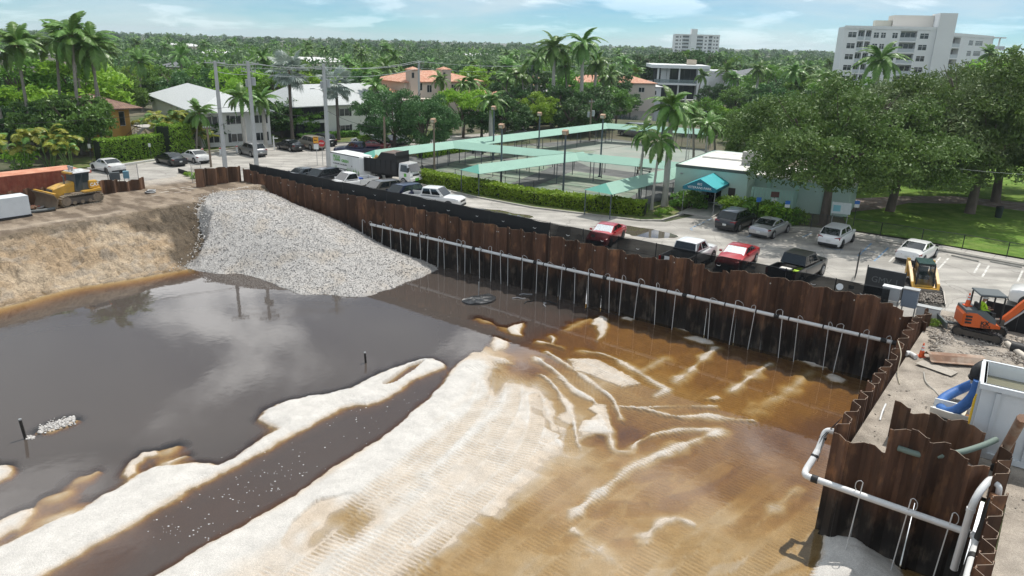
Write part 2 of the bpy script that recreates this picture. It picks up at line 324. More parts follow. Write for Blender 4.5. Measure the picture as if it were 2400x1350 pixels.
BASE = [
 (-60,900,-.9),(100,850,-.95),(300,780,-1.),(600,760,-.95),(300,980,-.85),(700,860,-.8),(900,760,-.8),(50,1120,-.6),(500,960,-.8),(550,700,-.9),(850,820,-.7),(1000,730,-.6),(250,1080,-.5),(600,920,-.55),(950,810,-.6),
 (150,1345,-.28),(250,1300,-.3),(500,1185,-.36),(700,1065,-.4),(900,955,-.4),(1050,870,-.4),(350,1330,-.4),(1080,815,-.5),(1130,770,-.5),
 (1200,1250,-.085),(1100,1330,-.07),(1350,1120,-.1),(1450,1210,-.1),(1400,1330,-.055),(1600,1330,-.05),(1700,1250,-.06),(1560,1150,-.13),(1700,1130,-.15),(1850,1090,-.17),(1860,1330,-.06),(1900,1240,-.08),(1800,1170,-.13),(1250,1345,-.06),(1750,1345,-.05),
 (1280,1010,0.),(1330,1080,-.03),(1350,985,-.05),(1450,1010,-.22),(1540,985,-.144),(1600,960,-.115),(1480,930,-.1),(1400,900,-.04),(1320,900,-.07),(1240,850,-.16),(1190,850,-.2),
 (1700,950,-.144),(1650,885,-.173),(1850,960,-.158),(1500,850,-.144),(1930,1000,-.25),(1350,800,-.216),(1960,930,-.18),(1780,860,-.187),(1450,800,-.173),(1250,740,-.4),(1550,800,-.173),(1150,690,-.5),(1900,900,-.173),(1700,830,-.187),(1650,1010,-.15),(1800,1030,-.2),(1530,900,-.1),(1580,920,-.12),
]
TRACKS = [
 ([(640,1400),(760,1290),(920,1160),(1060,1035),(1128,950),(1140,890)],0.3),([(760,1400),(880,1290),(1040,1150),(1150,1040),(1200,960),(1205,900)],0.32),([(880,1400),(1000,1290),(1130,1170),(1230,1070),(1262,990),(1255,930)],0.3),
 ([(1000,1400),(1100,1310),(1240,1190),(1370,1090),(1440,1040)],0.36),([(1100,1400),(1210,1310),(1330,1215),(1440,1130),(1560,1050),(1640,1022)],0.36),([(1240,1400),(1340,1310),(1450,1215),(1590,1110),(1720,1045)],0.36),
 ([(1420,1400),(1520,1300),(1650,1190),(1790,1090)],0.36),([(1560,1400),(1650,1310),(1770,1210),(1880,1120)],0.36),([(1700,1400),(1780,1320),(1860,1250),(1920,1190)],0.34),
 ([(1420,920),(1520,860),(1600,810),(1640,780)],0.5),([(1560,950),(1650,890),(1740,830)],0.5),([(1690,960),(1780,900),(1860,850)],0.5),([(1840,980),(1910,920),(1950,890)],0.5),([(1330,860),(1390,800),(1420,750)],0.4),
 ([(1270,830),(1350,880),(1410,940),(1450,1000),(1462,1050)],0.42),([(1300,940),(1330,1000),(1340,1060)],0.3),([(1100,870),(1160,850),(1240,850)],0.3),([(1345,850),(1440,890),(1520,930)],0.3),([(1500,990),(1600,960),(1700,965)],0.3),
]
SIDE = 1
FIELDS = [
 ([(560,1480),(760,1300),(920,1165),(1060,1035),(1130,950),(1150,870)],-4.6,1.6,.55,.029),
 ([(960,1450),(1100,1330),(1240,1215),(1380,1110),(1500,1035),(1700,940)],-15,.9,.6,.033),
 ([(1380,960),(1520,870),(1620,800),(1680,750)],-14,4.0,.62,.03),
]
def bed_height(U,V):
    B = np.array([[*touv(gp(a,b,WL)),c] for a,b,c in BASE])
    num = np.zeros(U.shape); den = np.zeros(U.shape)
    for a,b,c in B:
        w = 1.0/((U - a)**2 + (V - b)**2 + 0.35)**1.7; num += w*c; den += w
    h = num/den + 0.018*fbm(U*0.9,V*0.9,1)
    for pts,hw,top in LINES:
        P = pxuv(smooth_line(pts,2)); lo = P.min(0) - 2.5*hw - .3; hi = P.max(0) + 2.5*hw + .3
        m = (U > lo[0]) & (U < hi[0]) & (V > lo[1]) & (V < hi[1]); u_,v_ = U[m],V[m]
        d,al = segdist(u_,v_,P,arc=True); total = al.max() if al.size else 1
        hw_ = hw*(.75 + 1.1*fbm(al*.9,al*0 + hw*31,4,2)); hw_ = np.clip(hw_,.35*hw,1.7*hw); d = np.abs(d + 0.35*hw*fbm(u_*2.2,v_*2.2,2)); env = np.minimum(1,np.minimum(al,total - al)/0.6 + 0.55)
        r = (top*.62 + .03)*env - .03 + 0.07*fbm(u_*1.1,v_*1.1,4,3) + .012*fbm(u_*6,v_*6,1,2) - np.abs(d/(hw_*1.15))**1.25*0.085
        h[m] = np.maximum(h[m],np.where(d < 2.4*hw,r,-9))
    CR = pxuv(smooth_line([(330,1420),(500,1310),(640,1235),(780,1150),(900,1065),(1000,975),(1070,900),(1110,860),(1140,800)],1))
    for pts,top,sl in DRY:
        P = pxuv(pts); lo = P.min(0) - 1.2; hi = P.max(0) + 1.2
        m = (U > lo[0]) & (U < hi[0]) & (V > lo[1]) & (V < hi[1]); u_,v_ = U[m],V[m]
        s = sdf(u_,v_,P) + 0.16*fbm(u_*1.3,v_*1.3,3)
        slo = .95
        if len(pts) > 25 and top < .1:
            cd_,ca_ = segdist(u_,v_,CR,arc=True); i_ = np.clip(np.searchsorted(np.cumsum(np.hypot(*np.diff(CR,axis=0).T)),ca_),0,len(CR) - 2); tg = CR[i_ + 1] - CR[i_]; slo = np.where((u_ - CR[i_,0])*tg[:,1] - (v_ - CR[i_,1])*tg[:,0] > 0,.95,.10) if SIDE > 0 else np.where((u_ - CR[i_,0])*tg[:,1] - (v_ - CR[i_,1])*tg[:,0] < 0,.95,.10)
        s = s + 0.09*fbm(u_*4.5,v_*4.5,5,3); r = np.where(s > 0,top*(1 - np.exp(-np.maximum(s,0)*sl/top)),s*np.where(top < .045,slo,.95))
        h[m] = np.maximum(h[m],r)
    P = pxuv(smooth_line([(330,1420),(500,1310),(640,1235),(780,1150),(900,1065),(1000,975),(1070,900),(1110,860)],1)); d = segdist(U,V,P); h += 0.15*np.exp(-(d/0.75)**2)*(h > -.1)
    P = pxuv([(992,851),(967,871),(922,900),(900,905),(926,886),(958,861)]); s = sdf(U,V,P); h = np.where(s > -.1,np.minimum(h,0.06 - (s + .1)*1.2),h)
    P = pxuv([(715,1230),(760,1190),(830,1175),(880,1215),(830,1265),(780,1240),(740,1290),(690,1270)]); s = sdf(U,V,P); h = np.where(s > -.5,np.minimum(h,0.03 - (s + .5)*0.07),h)
    for pts,hw,top in [([(700,1270),(900,1085),(993,1029),(1085,961),(1135,918),(1134,896)],.34,.07),([(1000,1115),(1129,998),(1178,949),(1190,903)],.3,.06),([(760,1345),(900,1225),(1010,1128)],.3,.04)]:
        d = segdist(U,V,pxuv(smooth_line(pts,2))); h += top*np.exp(-(d/hw)**2)*(.8 + .8*fbm(U*1.2,V*1.2,4,2))
    P = pxuv([(1138,890),(1170,858),(1215,846),(1262,866),(1240,905),(1200,890),(1160,925)]); s = sdf(U,V,P); h = np.where(s > -.5,h - .075*sstep(-.5,.3,s),h)
    rib = np.zeros(U.shape)
    for pts,d0,d1,lw,amp in FIELDS:
        P = pxuv(smooth_line(pts,2)); d,al = segdist(U,V,P,arc=True); mid = P[len(P)//2]; tg = P[len(P)//2 + 1] - mid
        side = np.sign((U - mid[0])*tg[1] - (V - mid[1])*tg[0]); ds = d*side + .25*fbm(U*.35,V*.35,2,2); ln = np.floor(ds/lw); f = ds/lw - ln
        k = sstep(0,.10,f)*sstep(1,.90,f)*sstep(d0,d0 + .3,ds)*sstep(d1,d1 - .3,ds)*sstep(-.30,-.18,h)*sstep(.14,.06,h)*sstep(-.38,-.05,fbm(U*.45 + 3,V*.45,6,3))
        g = np.sin(al*2*np.pi/.205 + 2.4*np.sin(ln*7.7) + 1.2*vnoise(U*.6,V*.6,5)); rib = np.where(k > .02,k*(amp*np.sign(g)*np.abs(g)**.7 - .008),rib); h = h - .02*(k < .02)*0 + .012*np.exp(-((f - .5)/.5)**2*8)*0
    for pts,hw in TRACKS:
        P = pxuv(smooth_line(pts,2)); lo = P.min(0) - hw*2; hi = P.max(0) + hw*2
        m = (U > lo[0]) & (U < hi[0]) & (V > lo[1]) & (V < hi[1]); u_,v_ = U[m],V[m]
        d,al = segdist(u_,v_,P,arc=True); k = sstep(hw*1.35,hw*1.1,d)*sstep(-.36,-.24,h[m])*sstep(.28,.14,h[m]); k = k*sstep(-.42,.0,fbm(u_*.5,v_*.5,6,3)*1.4 + .1)
        g = np.sin(al*2*np.pi/0.205 + 1.6*vnoise(u_*.7,v_*.7,5)); rib[m] = np.where(k > 0.02,k*(0.022*np.where(g > 0,np.abs(g)**0.7,-np.abs(g)**0.7) - 0.012),rib[m])
        h[m] += 0.012*np.exp(-((d - hw*1.5)/0.1)**2)*sstep(-.3,-.2,h[m])
    dry = sstep(.0,.06,h); return h + rib + 0.006*fbm(U*7,V*7,2,3) + dry*(.045*fbm(U*1.3,V*1.3,3,3)*sstep(.05,.12,h) + .012*fbm(U*4.3,V*4.3,6,3))
S1 = segdist(U,V,LWu); S2 = segdist(U,V,LTu); inW = inside(U,V,PW); inT = inside(U,V,PT)
Z = np.zeros(U.shape)
bm_ = inW
_h = bed_height(U[bm_],V[bm_]); _near = (S1[bm_] < 5) & (U[bm_] < -22); _h = np.where(_near,np.maximum(_h,-0.02 - S1[bm_]*0.16),_h); Z[bm_] = WL + _h
bk = (~inW) & inT; t = S1[bk]/(S1[bk] + S2[bk] + 1e-6); x_,y_ = U[bk],V[bk]
prof = np.where(t < 0.12,t*0.5,0.06 + (t - 0.12)/0.88*0.94)
ero = 0.42*np.abs(fbm(x_*0.7,y_*0.3,1)) + 0.30*fbm(x_*1.4,y_*.9,2) + 0.22*fbm(x_*2.4,y_*2.2,3,3); env = np.sin(np.pi*np.clip(t,0,1))**0.6
led = sstep(0.80,0.9,t + 0.1*fbm(x_*0.8,y_*0.8,5,3)) - 0.5; gul = np.clip(0.12 - np.abs(fbm(x_*1.3,y_*.6,6,3)),0,.12)*2.2
Z[bk] = WL + (0.1 - WL)*prof + env*(ero - 0.12 + 0.20*led - gul)
tp = ~inT; ru,rv = U[tp],V[tp]
along = pxuv([(0,520),(120,498),(300,480),(470,455),(600,440)],0.1); dl = segdist(ru,rv,along)
rut = sum(0.05*np.exp(-((dl - o)/0.22)**2) for o in (0.6,1.5,2.6,3.6,4.6)); Z[tp] = 0.1 + 0.05*fbm(ru*0.5,rv*0.5,2) + 0.03*fbm(ru*3,rv*3,4,3) - rut*1.6 + .04*fbm(ru*1.6,rv*1.6,6,3) + 0.10*np.exp(-((S2[tp] - 0.5)/0.5)**2)
Z[tp] = np.where(ru < -70.6,np.minimum(Z[tp],0.02),Z[tp])
col = np.zeros(U.shape + (3,),np.float32)
sand_dry = np.array([.57,.545,.51]); sand_wet = np.array([.50,.42,.335]); tan = np.array([.37,.275,.18]); tan2 = np.array([.46,.365,.26]); soil = np.array([.095,.075,.055]); road = np.array([.155,.12,.09]); silt = np.array([.30,.22,.14]); gray = np.array([.33,.29,.24])
hh = Z - WL; k = sstep(-.008,0.10,hh + 0.018*fbm(U*1.1,V*1.1,7))[...,None]; bed = sand_wet*(1 - k) + sand_dry*k
dp = sstep(.12,.45,-hh)[...,None]; bed = bed*(1 - dp) + silt*dp
n1 = sstep(-.25,.3,fbm(U*.9,V*.4,3))[...,None]; bank = tan*(1 - n1) + tan2*n1
n2 = sstep(.05,.35,fbm(U*2.0,V*.9,6))[...,None]; bank = bank*(1 - n2*.6) + gray*n2*.6
_pd = np.array([touv(gp(a,b,z)) for a,b,z in [(345,498,0),(400,484,0),(470,474,0),(492,500,-.5),(470,560,-1.8),(440,612,-3.0),(405,592,-2.6),(420,570,-2.2),(395,545,-1.6),(345,565,-2.0),(310,555,-1.7),(335,530,-1.1),(390,520,-.9),(360,505,-.5)]])
sd_ = sdf(U,V,_pd) + 0.5*fbm(U*1.1,V*1.1,5); kd = (sstep(-.7,.1,sd_)*.92)[...,None]; bank = bank*(1 - kd) + soil*1.15*kd
top_e = sstep(.84,.9,np.where(bk,S1/(S1 + S2 + 1e-6),0) + .10*fbm(U*1.4,V*1.4,1))[...,None]*.75; bank = bank*(1 - top_e) + soil*1.4*top_e
n3 = sstep(-.2,.35,fbm(U*.5,V*1.6,4))[...,None]; rd = road*(1 - n3) + np.array([.28,.225,.17])*n3
lite = np.exp(-((S2 - 1.2)/0.5)**2)[...,None]*.6*sstep(-.3,.1,fbm(U*.3,V*.3,7))[...,None]; rd = rd*(1 - lite) + np.array([.50,.42,.33])*lite
gx = sstep(-66.5,-69.5,U)[...,None]*sstep(12,6,V)[...,None]; rd = rd*(1 - gx*.7) + np.array([.5,.46,.41])*gx*.7
col[:] = np.where(inW[...,None],bed,np.where(inT[...,None],bank,rd))
wl = (sstep(.10,.0,hh)*sstep(-.3,-.05,hh))[...,None]*(~inW[...,None]); col = col*(1 - .35*wl)
XY = np.stack([PB.x + U*UA.x + V*VA.x,PB.y + U*UA.y + V*VA.y,Z],-1).reshape(-1,3)
nv_,nu_ = U.shape; idx = np.arange(nv_*nu_).reshape(nv_,nu_)
Fq = np.stack([idx[:-1,:-1],idx[1:,:-1],idx[1:,1:],idx[:-1,1:]],-1).reshape(-1,4)
uc = (U[:-1,:-1] + U[1:,1:]).ravel()/2; vc = (V[:-1,:-1] + V[1:,1:]).ravel()/2
keep = ~((uc > 0.12) & (vc < 16.9)); Fq = Fq[keep]
def earth_mat(name,attr=True,base=(.5,.5,.5),grain=34.0,big=1.2,bump=0.9,vmin=.86,bd=.03,crack=False):
    m = bpy.data.materials.new(name); MATS[name] = m; m.use_nodes = True; nt = m.node_tree; N = nt.nodes; L = nt.links; b = N['Principled BSDF']; b.inputs['Roughness'].default_value = 0.95; b.inputs['Specular IOR Level'].default_value = 0.1
    g = N.new('ShaderNodeNewGeometry'); P = g.outputs['Position']
    def nz(s,d=3):
        n = N.new('ShaderNodeTexNoise'); n.inputs['Scale'].default_value = s; n.inputs['Detail'].default_value = d; n.inputs['Roughness'].default_value = .65; L.new(P,n.inputs['Vector']); return n.outputs['Fac']
    if attr:
        at = N.new('ShaderNodeAttribute'); at.attribute_name = 'earth'; src = at.outputs['Color']
    else:
        rg = N.new('ShaderNodeRGB'); rg.outputs[0].default_value = (*base,1); src = rg.outputs[0]
    f1 = N.new('ShaderNodeMapRange'); f1.inputs['From Min'].default_value = .3; f1.inputs['From Max'].default_value = .7; f1.inputs['To Min'].default_value = .72; f1.inputs['To Max'].default_value = 1.2; L.new(nz(grain,2),f1.inputs['Value'])
    f2 = N.new('ShaderNodeMapRange'); f2.inputs['From Min'].default_value = .3; f2.inputs['From Max'].default_value = .7; f2.inputs['To Min'].default_value = vmin; f2.inputs['To Max'].default_value = 1.1; L.new(nz(big,5),f2.inputs['Value'])
    mu = N.new('ShaderNodeMath'); mu.operation = 'MULTIPLY'; L.new(f1.outputs[0],mu.inputs[0]); L.new(f2.outputs[0],mu.inputs[1])
    vm = N.new('ShaderNodeVectorMath'); vm.operation = 'SCALE'; L.new(src,vm.inputs[0]); L.new(mu.outputs[0],vm.inputs['Scale']); L.new(vm.outputs[0],b.inputs['Base Color'])
    bp = N.new('ShaderNodeBump'); bp.inputs['Strength'].default_value = bump; bp.inputs['Distance'].default_value = bd; L.new(nz(grain*.35,4),bp.inputs['Height']); L.new(bp.outputs[0],b.inputs['Normal'])
    if crack:
        w = N.new('ShaderNodeVectorMath'); w.operation = 'MULTIPLY_ADD'; n_ = N.new('ShaderNodeTexNoise'); n_.inputs['Scale'].default_value = .9; n_.inputs['Detail'].default_value = 5; L.new(P,n_.inputs['Vector']); L.new(n_.outputs['Color'],w.inputs[0]); w.inputs[1].default_value = (2.4,2.4,2.4); L.new(P,w.inputs[2])
        vo = N.new('ShaderNodeTexVoronoi'); vo.feature = 'DISTANCE_TO_EDGE'; vo.inputs['Scale'].default_value = .55; L.new(w.outputs[0],vo.inputs['Vector']); r_ = N.new('ShaderNodeMapRange'); r_.inputs['From Max'].default_value = .05; r_.inputs['To Min'].default_value = .68; L.new(vo.outputs['Distance'],r_.inputs['Value'])
        k_ = N.new('ShaderNodeMath'); k_.operation = 'MULTIPLY'; L.new(mu.outputs[0],k_.inputs[0]); L.new(r_.outputs[0],k_.inputs[1]); L.new(k_.outputs[0],vm.inputs['Scale'])
    return m
def add_earth(me,c):
    a = me.attributes.new('earth','FLOAT_COLOR','POINT'); a.data.foreach_set('color',np.concatenate([c.reshape(-1,3),np.ones((c.size//3,1))],1).astype(np.float32).ravel())
M_earth = earth_mat('earth_and_sand')
me = npmesh('pit_ground',XY,Fq,M_earth,True); add_earth(me,col); me.materials.append(earth_mat('cut_bank_earth',grain=9.0,big=1.6,bump=1.0,vmin=.74,bd=.14,crack=True)); me.polygons.foreach_set('material_index',(bk[:-1,:-1].ravel()[keep]).astype(np.int32))
tag(link('pit_ground',me),kind='structure')
# ------------------------------------------------------------------ water in the pit
def water_mat():
    m = bpy.data.materials.new('pit_water'); m.use_nodes = True; nt = m.node_tree; N = nt.nodes; L = nt.links; N.remove(N['Principled BSDF'])
    out = N['Material Output']; at = N.new('ShaderNodeAttribute'); at.attribute_name = 'depth'; d = at.outputs['Fac']
    cc = N.new('ShaderNodeCombineColor')
    for i,s in enumerate((.85,2.6,7.0)):
        p = N.new('ShaderNodeMath'); p.operation = 'POWER'; p.inputs[0].default_value = math.exp(-s); L.new(d,p.inputs[1]); L.new(p.outputs[0],cc.inputs[i])
    tr = N.new('ShaderNodeBsdfTransparent'); L.new(cc.outputs[0],tr.inputs['Color'])
    df = N.new('ShaderNodeBsdfDiffuse'); df.inputs['Color'].default_value = (.082,.068,.060,1)
    dk = N.new('ShaderNodeMath'); dk.operation = 'MULTIPLY'; dk.inputs[1].default_value = 3.0; L.new(d,dk.inputs[0]); dq = N.new('ShaderNodeMath'); dq.operation = 'POWER'; dq.inputs[1].default_value = 1.7; L.new(dk.outputs[0],dq.inputs[0])
    p = N.new('ShaderNodeMath'); p.operation = 'POWER'; p.inputs[0].default_value = math.exp(-1.0); L.new(dq.outputs[0],p.inputs[1])
    om = N.new('ShaderNodeMath'); om.operation = 'SUBTRACT'; om.inputs[0].default_value = 1.0; L.new(p.outputs[0],om.inputs[1])
    body = N.new('ShaderNodeMixShader'); L.new(om.outputs[0],body.inputs[0]); L.new(tr.outputs[0],body.inputs[1]); L.new(df.outputs[0],body.inputs[2])
    gl = N.new('ShaderNodeBsdfGlossy'); gl.inputs['Roughness'].default_value = 0.015; gl.inputs['Color'].default_value = (1,1,1,1)
    g = N.new('ShaderNodeNewGeometry'); n = N.new('ShaderNodeTexNoise'); n.inputs['Scale'].default_value = 2.2; n.inputs['Detail'].default_value = 3; L.new(g.outputs['Position'],n.inputs['Vector'])
    bp = N.new('ShaderNodeBump'); bp.inputs['Strength'].default_value = 0.04; bp.inputs['Distance'].default_value = 0.05; L.new(n.outputs['Fac'],bp.inputs['Height']); L.new(bp.outputs[0],gl.inputs['Normal'])
    fr = N.new('ShaderNodeFresnel'); fr.inputs['IOR'].default_value = 1.45; L.new(bp.outputs[0],fr.inputs['Normal'])
    mx = N.new('ShaderNodeMixShader'); L.new(fr.outputs[0],mx.inputs[0]); L.new(body.outputs[0],mx.inputs[1]); L.new(gl.outputs[0],mx.inputs[2]); L.new(mx.outputs[0],out.inputs['Surface'])
    return m
wu = grid_axis([(-60,-34,0.35),(-34,-25,.2),(-25,1,0.11),(1,5.2,0.2)]); wv = grid_axis([(0,2,.2),(2,33,0.11),(33,44,.2),(44,62,1.0)])
iu = np.clip(np.searchsorted(gu,wu),0,len(gu) - 1); iv = np.clip(np.searchsorted(gv,wv),0,len(gv) - 1)
wu,wv = gu[iu],gv[iv]; U2,V2 = np.meshgrid(wu,wv); dep = WL - Z[np.ix_(iv,iu)]
W3 = np.stack([PB.x + U2*UA.x + V2*VA.x,PB.y + U2*UA.y + V2*VA.y,np.full(U2.shape,WL)],-1).reshape(-1,3)
n2_,m2_ = U2.shape; id2 = np.arange(n2_*m2_).reshape(n2_,m2_); F2 = np.stack([id2[:-1,:-1],id2[1:,:-1],id2[1:,1:],id2[:-1,1:]],-1).reshape(-1,4)
dmx = np.maximum.reduce([dep[:-1,:-1],dep[1:,:-1],dep[1:,1:],dep[:-1,1:]]).ravel(); ucw = (U2[:-1,:-1] + U2[1:,1:]).ravel()/2; vcw = (V2[:-1,:-1] + V2[1:,1:]).ravel()/2
F2 = F2[(dmx > -0.06) & ~((ucw > 0.12) & (vcw < 16.9))]
me = npmesh('pit_water',W3,F2,water_mat(),True); a = me.attributes.new('depth','FLOAT','POINT'); a.data.foreach_set('value',np.maximum(dep,0).astype(np.float32).ravel())
tag(link('water',me),kind='structure')
def ground_z(x,y):
    u,v = touv((x,y)); i = int(np.clip(np.searchsorted(gu,u),0,len(gu) - 1)); j = int(np.clip(np.searchsorted(gv,v),0,len(gv) - 1)); return float(Z[j,i])
# ------------------------------------------------------------------ gravel ramp
def tps(P,z):
    n = len(P); d = np.hypot(P[:,None,0] - P[None,:,0],P[:,None,1] - P[None,:,1]); K = np.where(d > 0,d**2*np.log(d + 1e-9),0) + np.eye(n)*0.4
    A = np.zeros((n + 3,n + 3)); A[:n,:n] = K; A[:n,n] = 1; A[:n,n + 1:] = P; A[n,:n] = 1; A[n + 1:,:n] = P.T
    w = np.linalg.solve(A,np.concatenate([z,[0,0,0]]))
    def f(X,Y):
        r = w[n] + w[n + 1]*X + w[n + 2]*Y
        for i in range(n):
            q = (X - P[i,0])**2 + (Y - P[i,1])**2; r = r + w[i]*0.5*q*np.log(q + 1e-9)
        return r
    return f
_gp = []
for px,py in [(640,462),(700,482),(780,512),(850,545),(900,574),(960,600),(1028,627)]:
    w_ = gw(px,py); _gp.append((*touv(w_),w_.z))
for px,py,z in [(470,474,.25),(540,462,.45),(600,458,.5),(500,455,.15),(560,448,.15),(620,448,.2),(480,520,-.8),(470,560,-1.8),(450,600,-2.7),(440,632,-3.5),(520,640,-3.45),(560,641,-3.5),(620,656,-3.5),(700,690,-3.52),(770,688,-3.5),(830,697,-3.5),(880,690,-3.5),(960,658,-3.5),(1025,632,-3.5),(620,700,-3.9),(500,670,-3.9),(800,730,-4.0),(1000,690,-4.0),(1060,640,-4.0),
                  (560,520,-.55),(640,500,-.15),(700,520,-.45),(600,580,-1.9),(680,580,-1.7),(780,560,-1.25),(740,630,-2.6),(850,620,-2.4),(900,650,-3.05),(930,620,-2.55),(780,660,-3.0),(540,600,-2.5)]:
    p = gp(px,py,z); _gp.append((*touv(p),z))
_gp = np.array(_gp); gz = tps(_gp[:,:2],_gp[:,2])
g_out = np.array([touv(gp(a,b,z)) for a,b,z in [(452,478,.2),(500,452,.1),(570,440,.1),(640,446,.2)]] + [(-60.2,.06),(-52,.06),(-48,.06),(-43,0.06),(-36.2,.06),(-30,.06),(-24,.06)] + [touv(gp(a,b,z)) for a,b,z in [(1050,640,-3.7),(960,680,-3.7),(860,712,-3.7),(700,710,-3.7),(600,672,-3.7),(500,655,-3.7),(432,640,-3.6),(440,605,-2.8),(462,560,-1.8),(474,510,-.6)]])
qu = np.arange(-62,-20,0.13); qv = np.arange(0.06,28,0.13); GU,GV = np.meshgrid(qu,qv); gs = sdf(GU,GV,g_out) + 0.25*fbm(GU*.9,GV*.9,2); GZ = gz(GU,GV)
GZ = GZ + 0.10*fbm(GU*.35 + .35*GV,GV*.18,3) + 0.05*fbm(GU*2.2,GV*2.2,1) + 0.035*fbm(GU*6,GV*6,4,2) - 0.25*sstep(.25,-.15,gs)
for o in (-1.5,0.4,2.4):
    P = np.array([touv(gp(a,b,z)) for a,b,z in [(560,470,.1),(720,560,-1.1),(860,640,-2.7)]]); P = P + np.array([o,o*.4]); d = segdist(GU,GV,P); GZ -= 0.09*np.exp(-(d/.3)**2)
TZ = Z[np.ix_(np.clip(np.searchsorted(gv,qv),0,len(gv) - 1),np.clip(np.searchsorted(gu,qu),0,len(gu) - 1))]; wb = sstep(1.0,.05,gs)*(GV > .9); GZ = GZ*(1 - wb) + np.minimum(GZ,TZ + .04)*wb
gi = np.arange(GU.size).reshape(GU.shape); GF = np.stack([gi[:-1,:-1],gi[1:,:-1],gi[1:,1:],gi[:-1,1:]],-1).reshape(-1,4); gk = (gs > -0.12)
kq = (gk[:-1,:-1] & gk[1:,:-1] & gk[1:,1:] & gk[:-1,1:]).ravel(); GF = GF[kq]
GX = np.stack([PB.x + GU*UA.x + GV*VA.x,PB.y + GU*UA.y + GV*VA.y,GZ],-1).reshape(-1,3)
def gravel_mat(name,c1,c2,c3,scale=17.0):
    m = bpy.data.materials.new(name); m.use_nodes = True; nt = m.node_tree; N = nt.nodes; L = nt.links; b = N['Principled BSDF']; b.inputs['Roughness'].default_value = .95; b.inputs['Specular IOR Level'].default_value = .15
    g = N.new('ShaderNodeNewGeometry'); v = N.new('ShaderNodeTexVoronoi'); v.inputs['Scale'].default_value = scale; L.new(g.outputs['Position'],v.inputs['Vector'])
    n = N.new('ShaderNodeTexNoise'); n.inputs['Scale'].default_value = .5; n.inputs['Detail'].default_value = 5; L.new(g.outputs['Position'],n.inputs['Vector'])
    sp = N.new('ShaderNodeSeparateColor'); L.new(v.outputs['Color'],sp.inputs[0])
    mx = N.new('ShaderNodeMix'); mx.data_type = 'RGBA'; L.new(sp.outputs[0],mx.inputs[0]); mx.inputs[6].default_value = (*c1,1); mx.inputs[7].default_value = (*c2,1)
    mr = N.new('ShaderNodeMapRange'); mr.inputs['From Min'].default_value = .5; mr.inputs['From Max'].default_value = .68; mr.inputs['To Max'].default_value = .6; L.new(n.outputs['Fac'],mr.inputs['Value'])
    m2 = N.new('ShaderNodeMix'); m2.data_type = 'RGBA'; L.new(mr.outputs[0],m2.inputs[0]); L.new(mx.outputs[2],m2.inputs[6]); m2.inputs[7].default_value = (*c3,1); L.new(m2.outputs[2],b.inputs['Base Color'])
    bp = N.new('ShaderNodeBump'); bp.inputs['Strength'].default_value = 1.0; bp.inputs['Distance'].default_value = .06; bp.invert = True; L.new(v.outputs['Distance'],bp.inputs['Height']); L.new(bp.outputs[0],b.inputs['Normal'])
    return m
M_gravel = gravel_mat('crushed_limestone',(.36,.345,.33),(.62,.595,.565),(.50,.435,.36))
me = npmesh('gravel_ramp',GX,GF,M_gravel,True); ramp = tag(link('gravel_ramp',me),'heap of pale crushed limestone spilling down from the dirt road into the pond','gravel heap',kind='stuff')
def stones(name,P,smin,smax,m,seed,parent=None,flat=.7):
    rs = np.random.RandomState(seed); n = len(P); base = np.array([(1,0,0),(-1,0,0),(0,1,0),(0,-1,0),(0,0,1),(0,0,-1)],float); fc = np.array([(0,2,4),(2,1,4),(1,3,4),(3,0,4),(2,0,5),(1,2,5),(3,1,5),(0,3,5)])
    sz = (smin + (smax - smin)*rs.rand(n)**2.2)[:,None,None]; an = rs.rand(n)*6.28; pert = 1 + .45*(rs.rand(n,6,1) - .5); v = base[None]*pert*sz*np.array([1.15,.85,flat])
    tl = (rs.rand(n) - .5)*1.2; c,s = np.cos(an),np.sin(an); c2,s2 = np.cos(tl),np.sin(tl); x,y,z = v[...,0],v[...,1],v[...,2]; y,z = y*c2[:,None] - z*s2[:,None],y*s2[:,None] + z*c2[:,None]; x,y = x*c[:,None] - y*s[:,None],x*s[:,None] + y*c[:,None]
    vv = np.stack([x,y,z],-1) + P[:,None,:]; F = (fc[None] + (np.arange(n)*6)[:,None,None]).reshape(-1,3)
    return link(name,npmesh(name,vv.reshape(-1,3),F,m),parent)
M_stone = leafmat('limestone_chips',(.34,.325,.31),(.65,.625,.595),trans=0.0,rough=.9,spec=.15)
rs = np.random.RandomState(5); ok = np.argwhere(gk & (GZ > WL - .05)); pk = ok[rs.randint(0,len(ok),24000)]
P = GX.reshape(GU.shape + (3,))[pk[:,0],pk[:,1]] + np.c_[rs.randn(len(pk),2)*.06,rs.rand(len(pk))*.02]
tag(stones('loose_stone',P,.02,.075,M_stone,2,ramp),kind='stuff')
P = []
for k in range(1500):
    i = rs.randint(len(g_out)); a,b = g_out[i],g_out[(i + 1) % len(g_out)]; q = a + (b - a)*rs.rand() + rs.randn(2)*.45
    if q[1] < .2: continue
    w = uv(q[0],q[1]); z = ground_z(w.x,w.y)
    if z > WL - .05: P.append((w.x,w.y,max(z,float(gz(np.array([q[0]]),np.array([q[1]]))[0]) if sdf(np.array([q[0]]),np.array([q[1]]),g_out)[0] > 0 else z) + .02))
tag(stones('stray_stone',np.array(P),.03,.1,M_stone,12,ramp),kind='stuff')
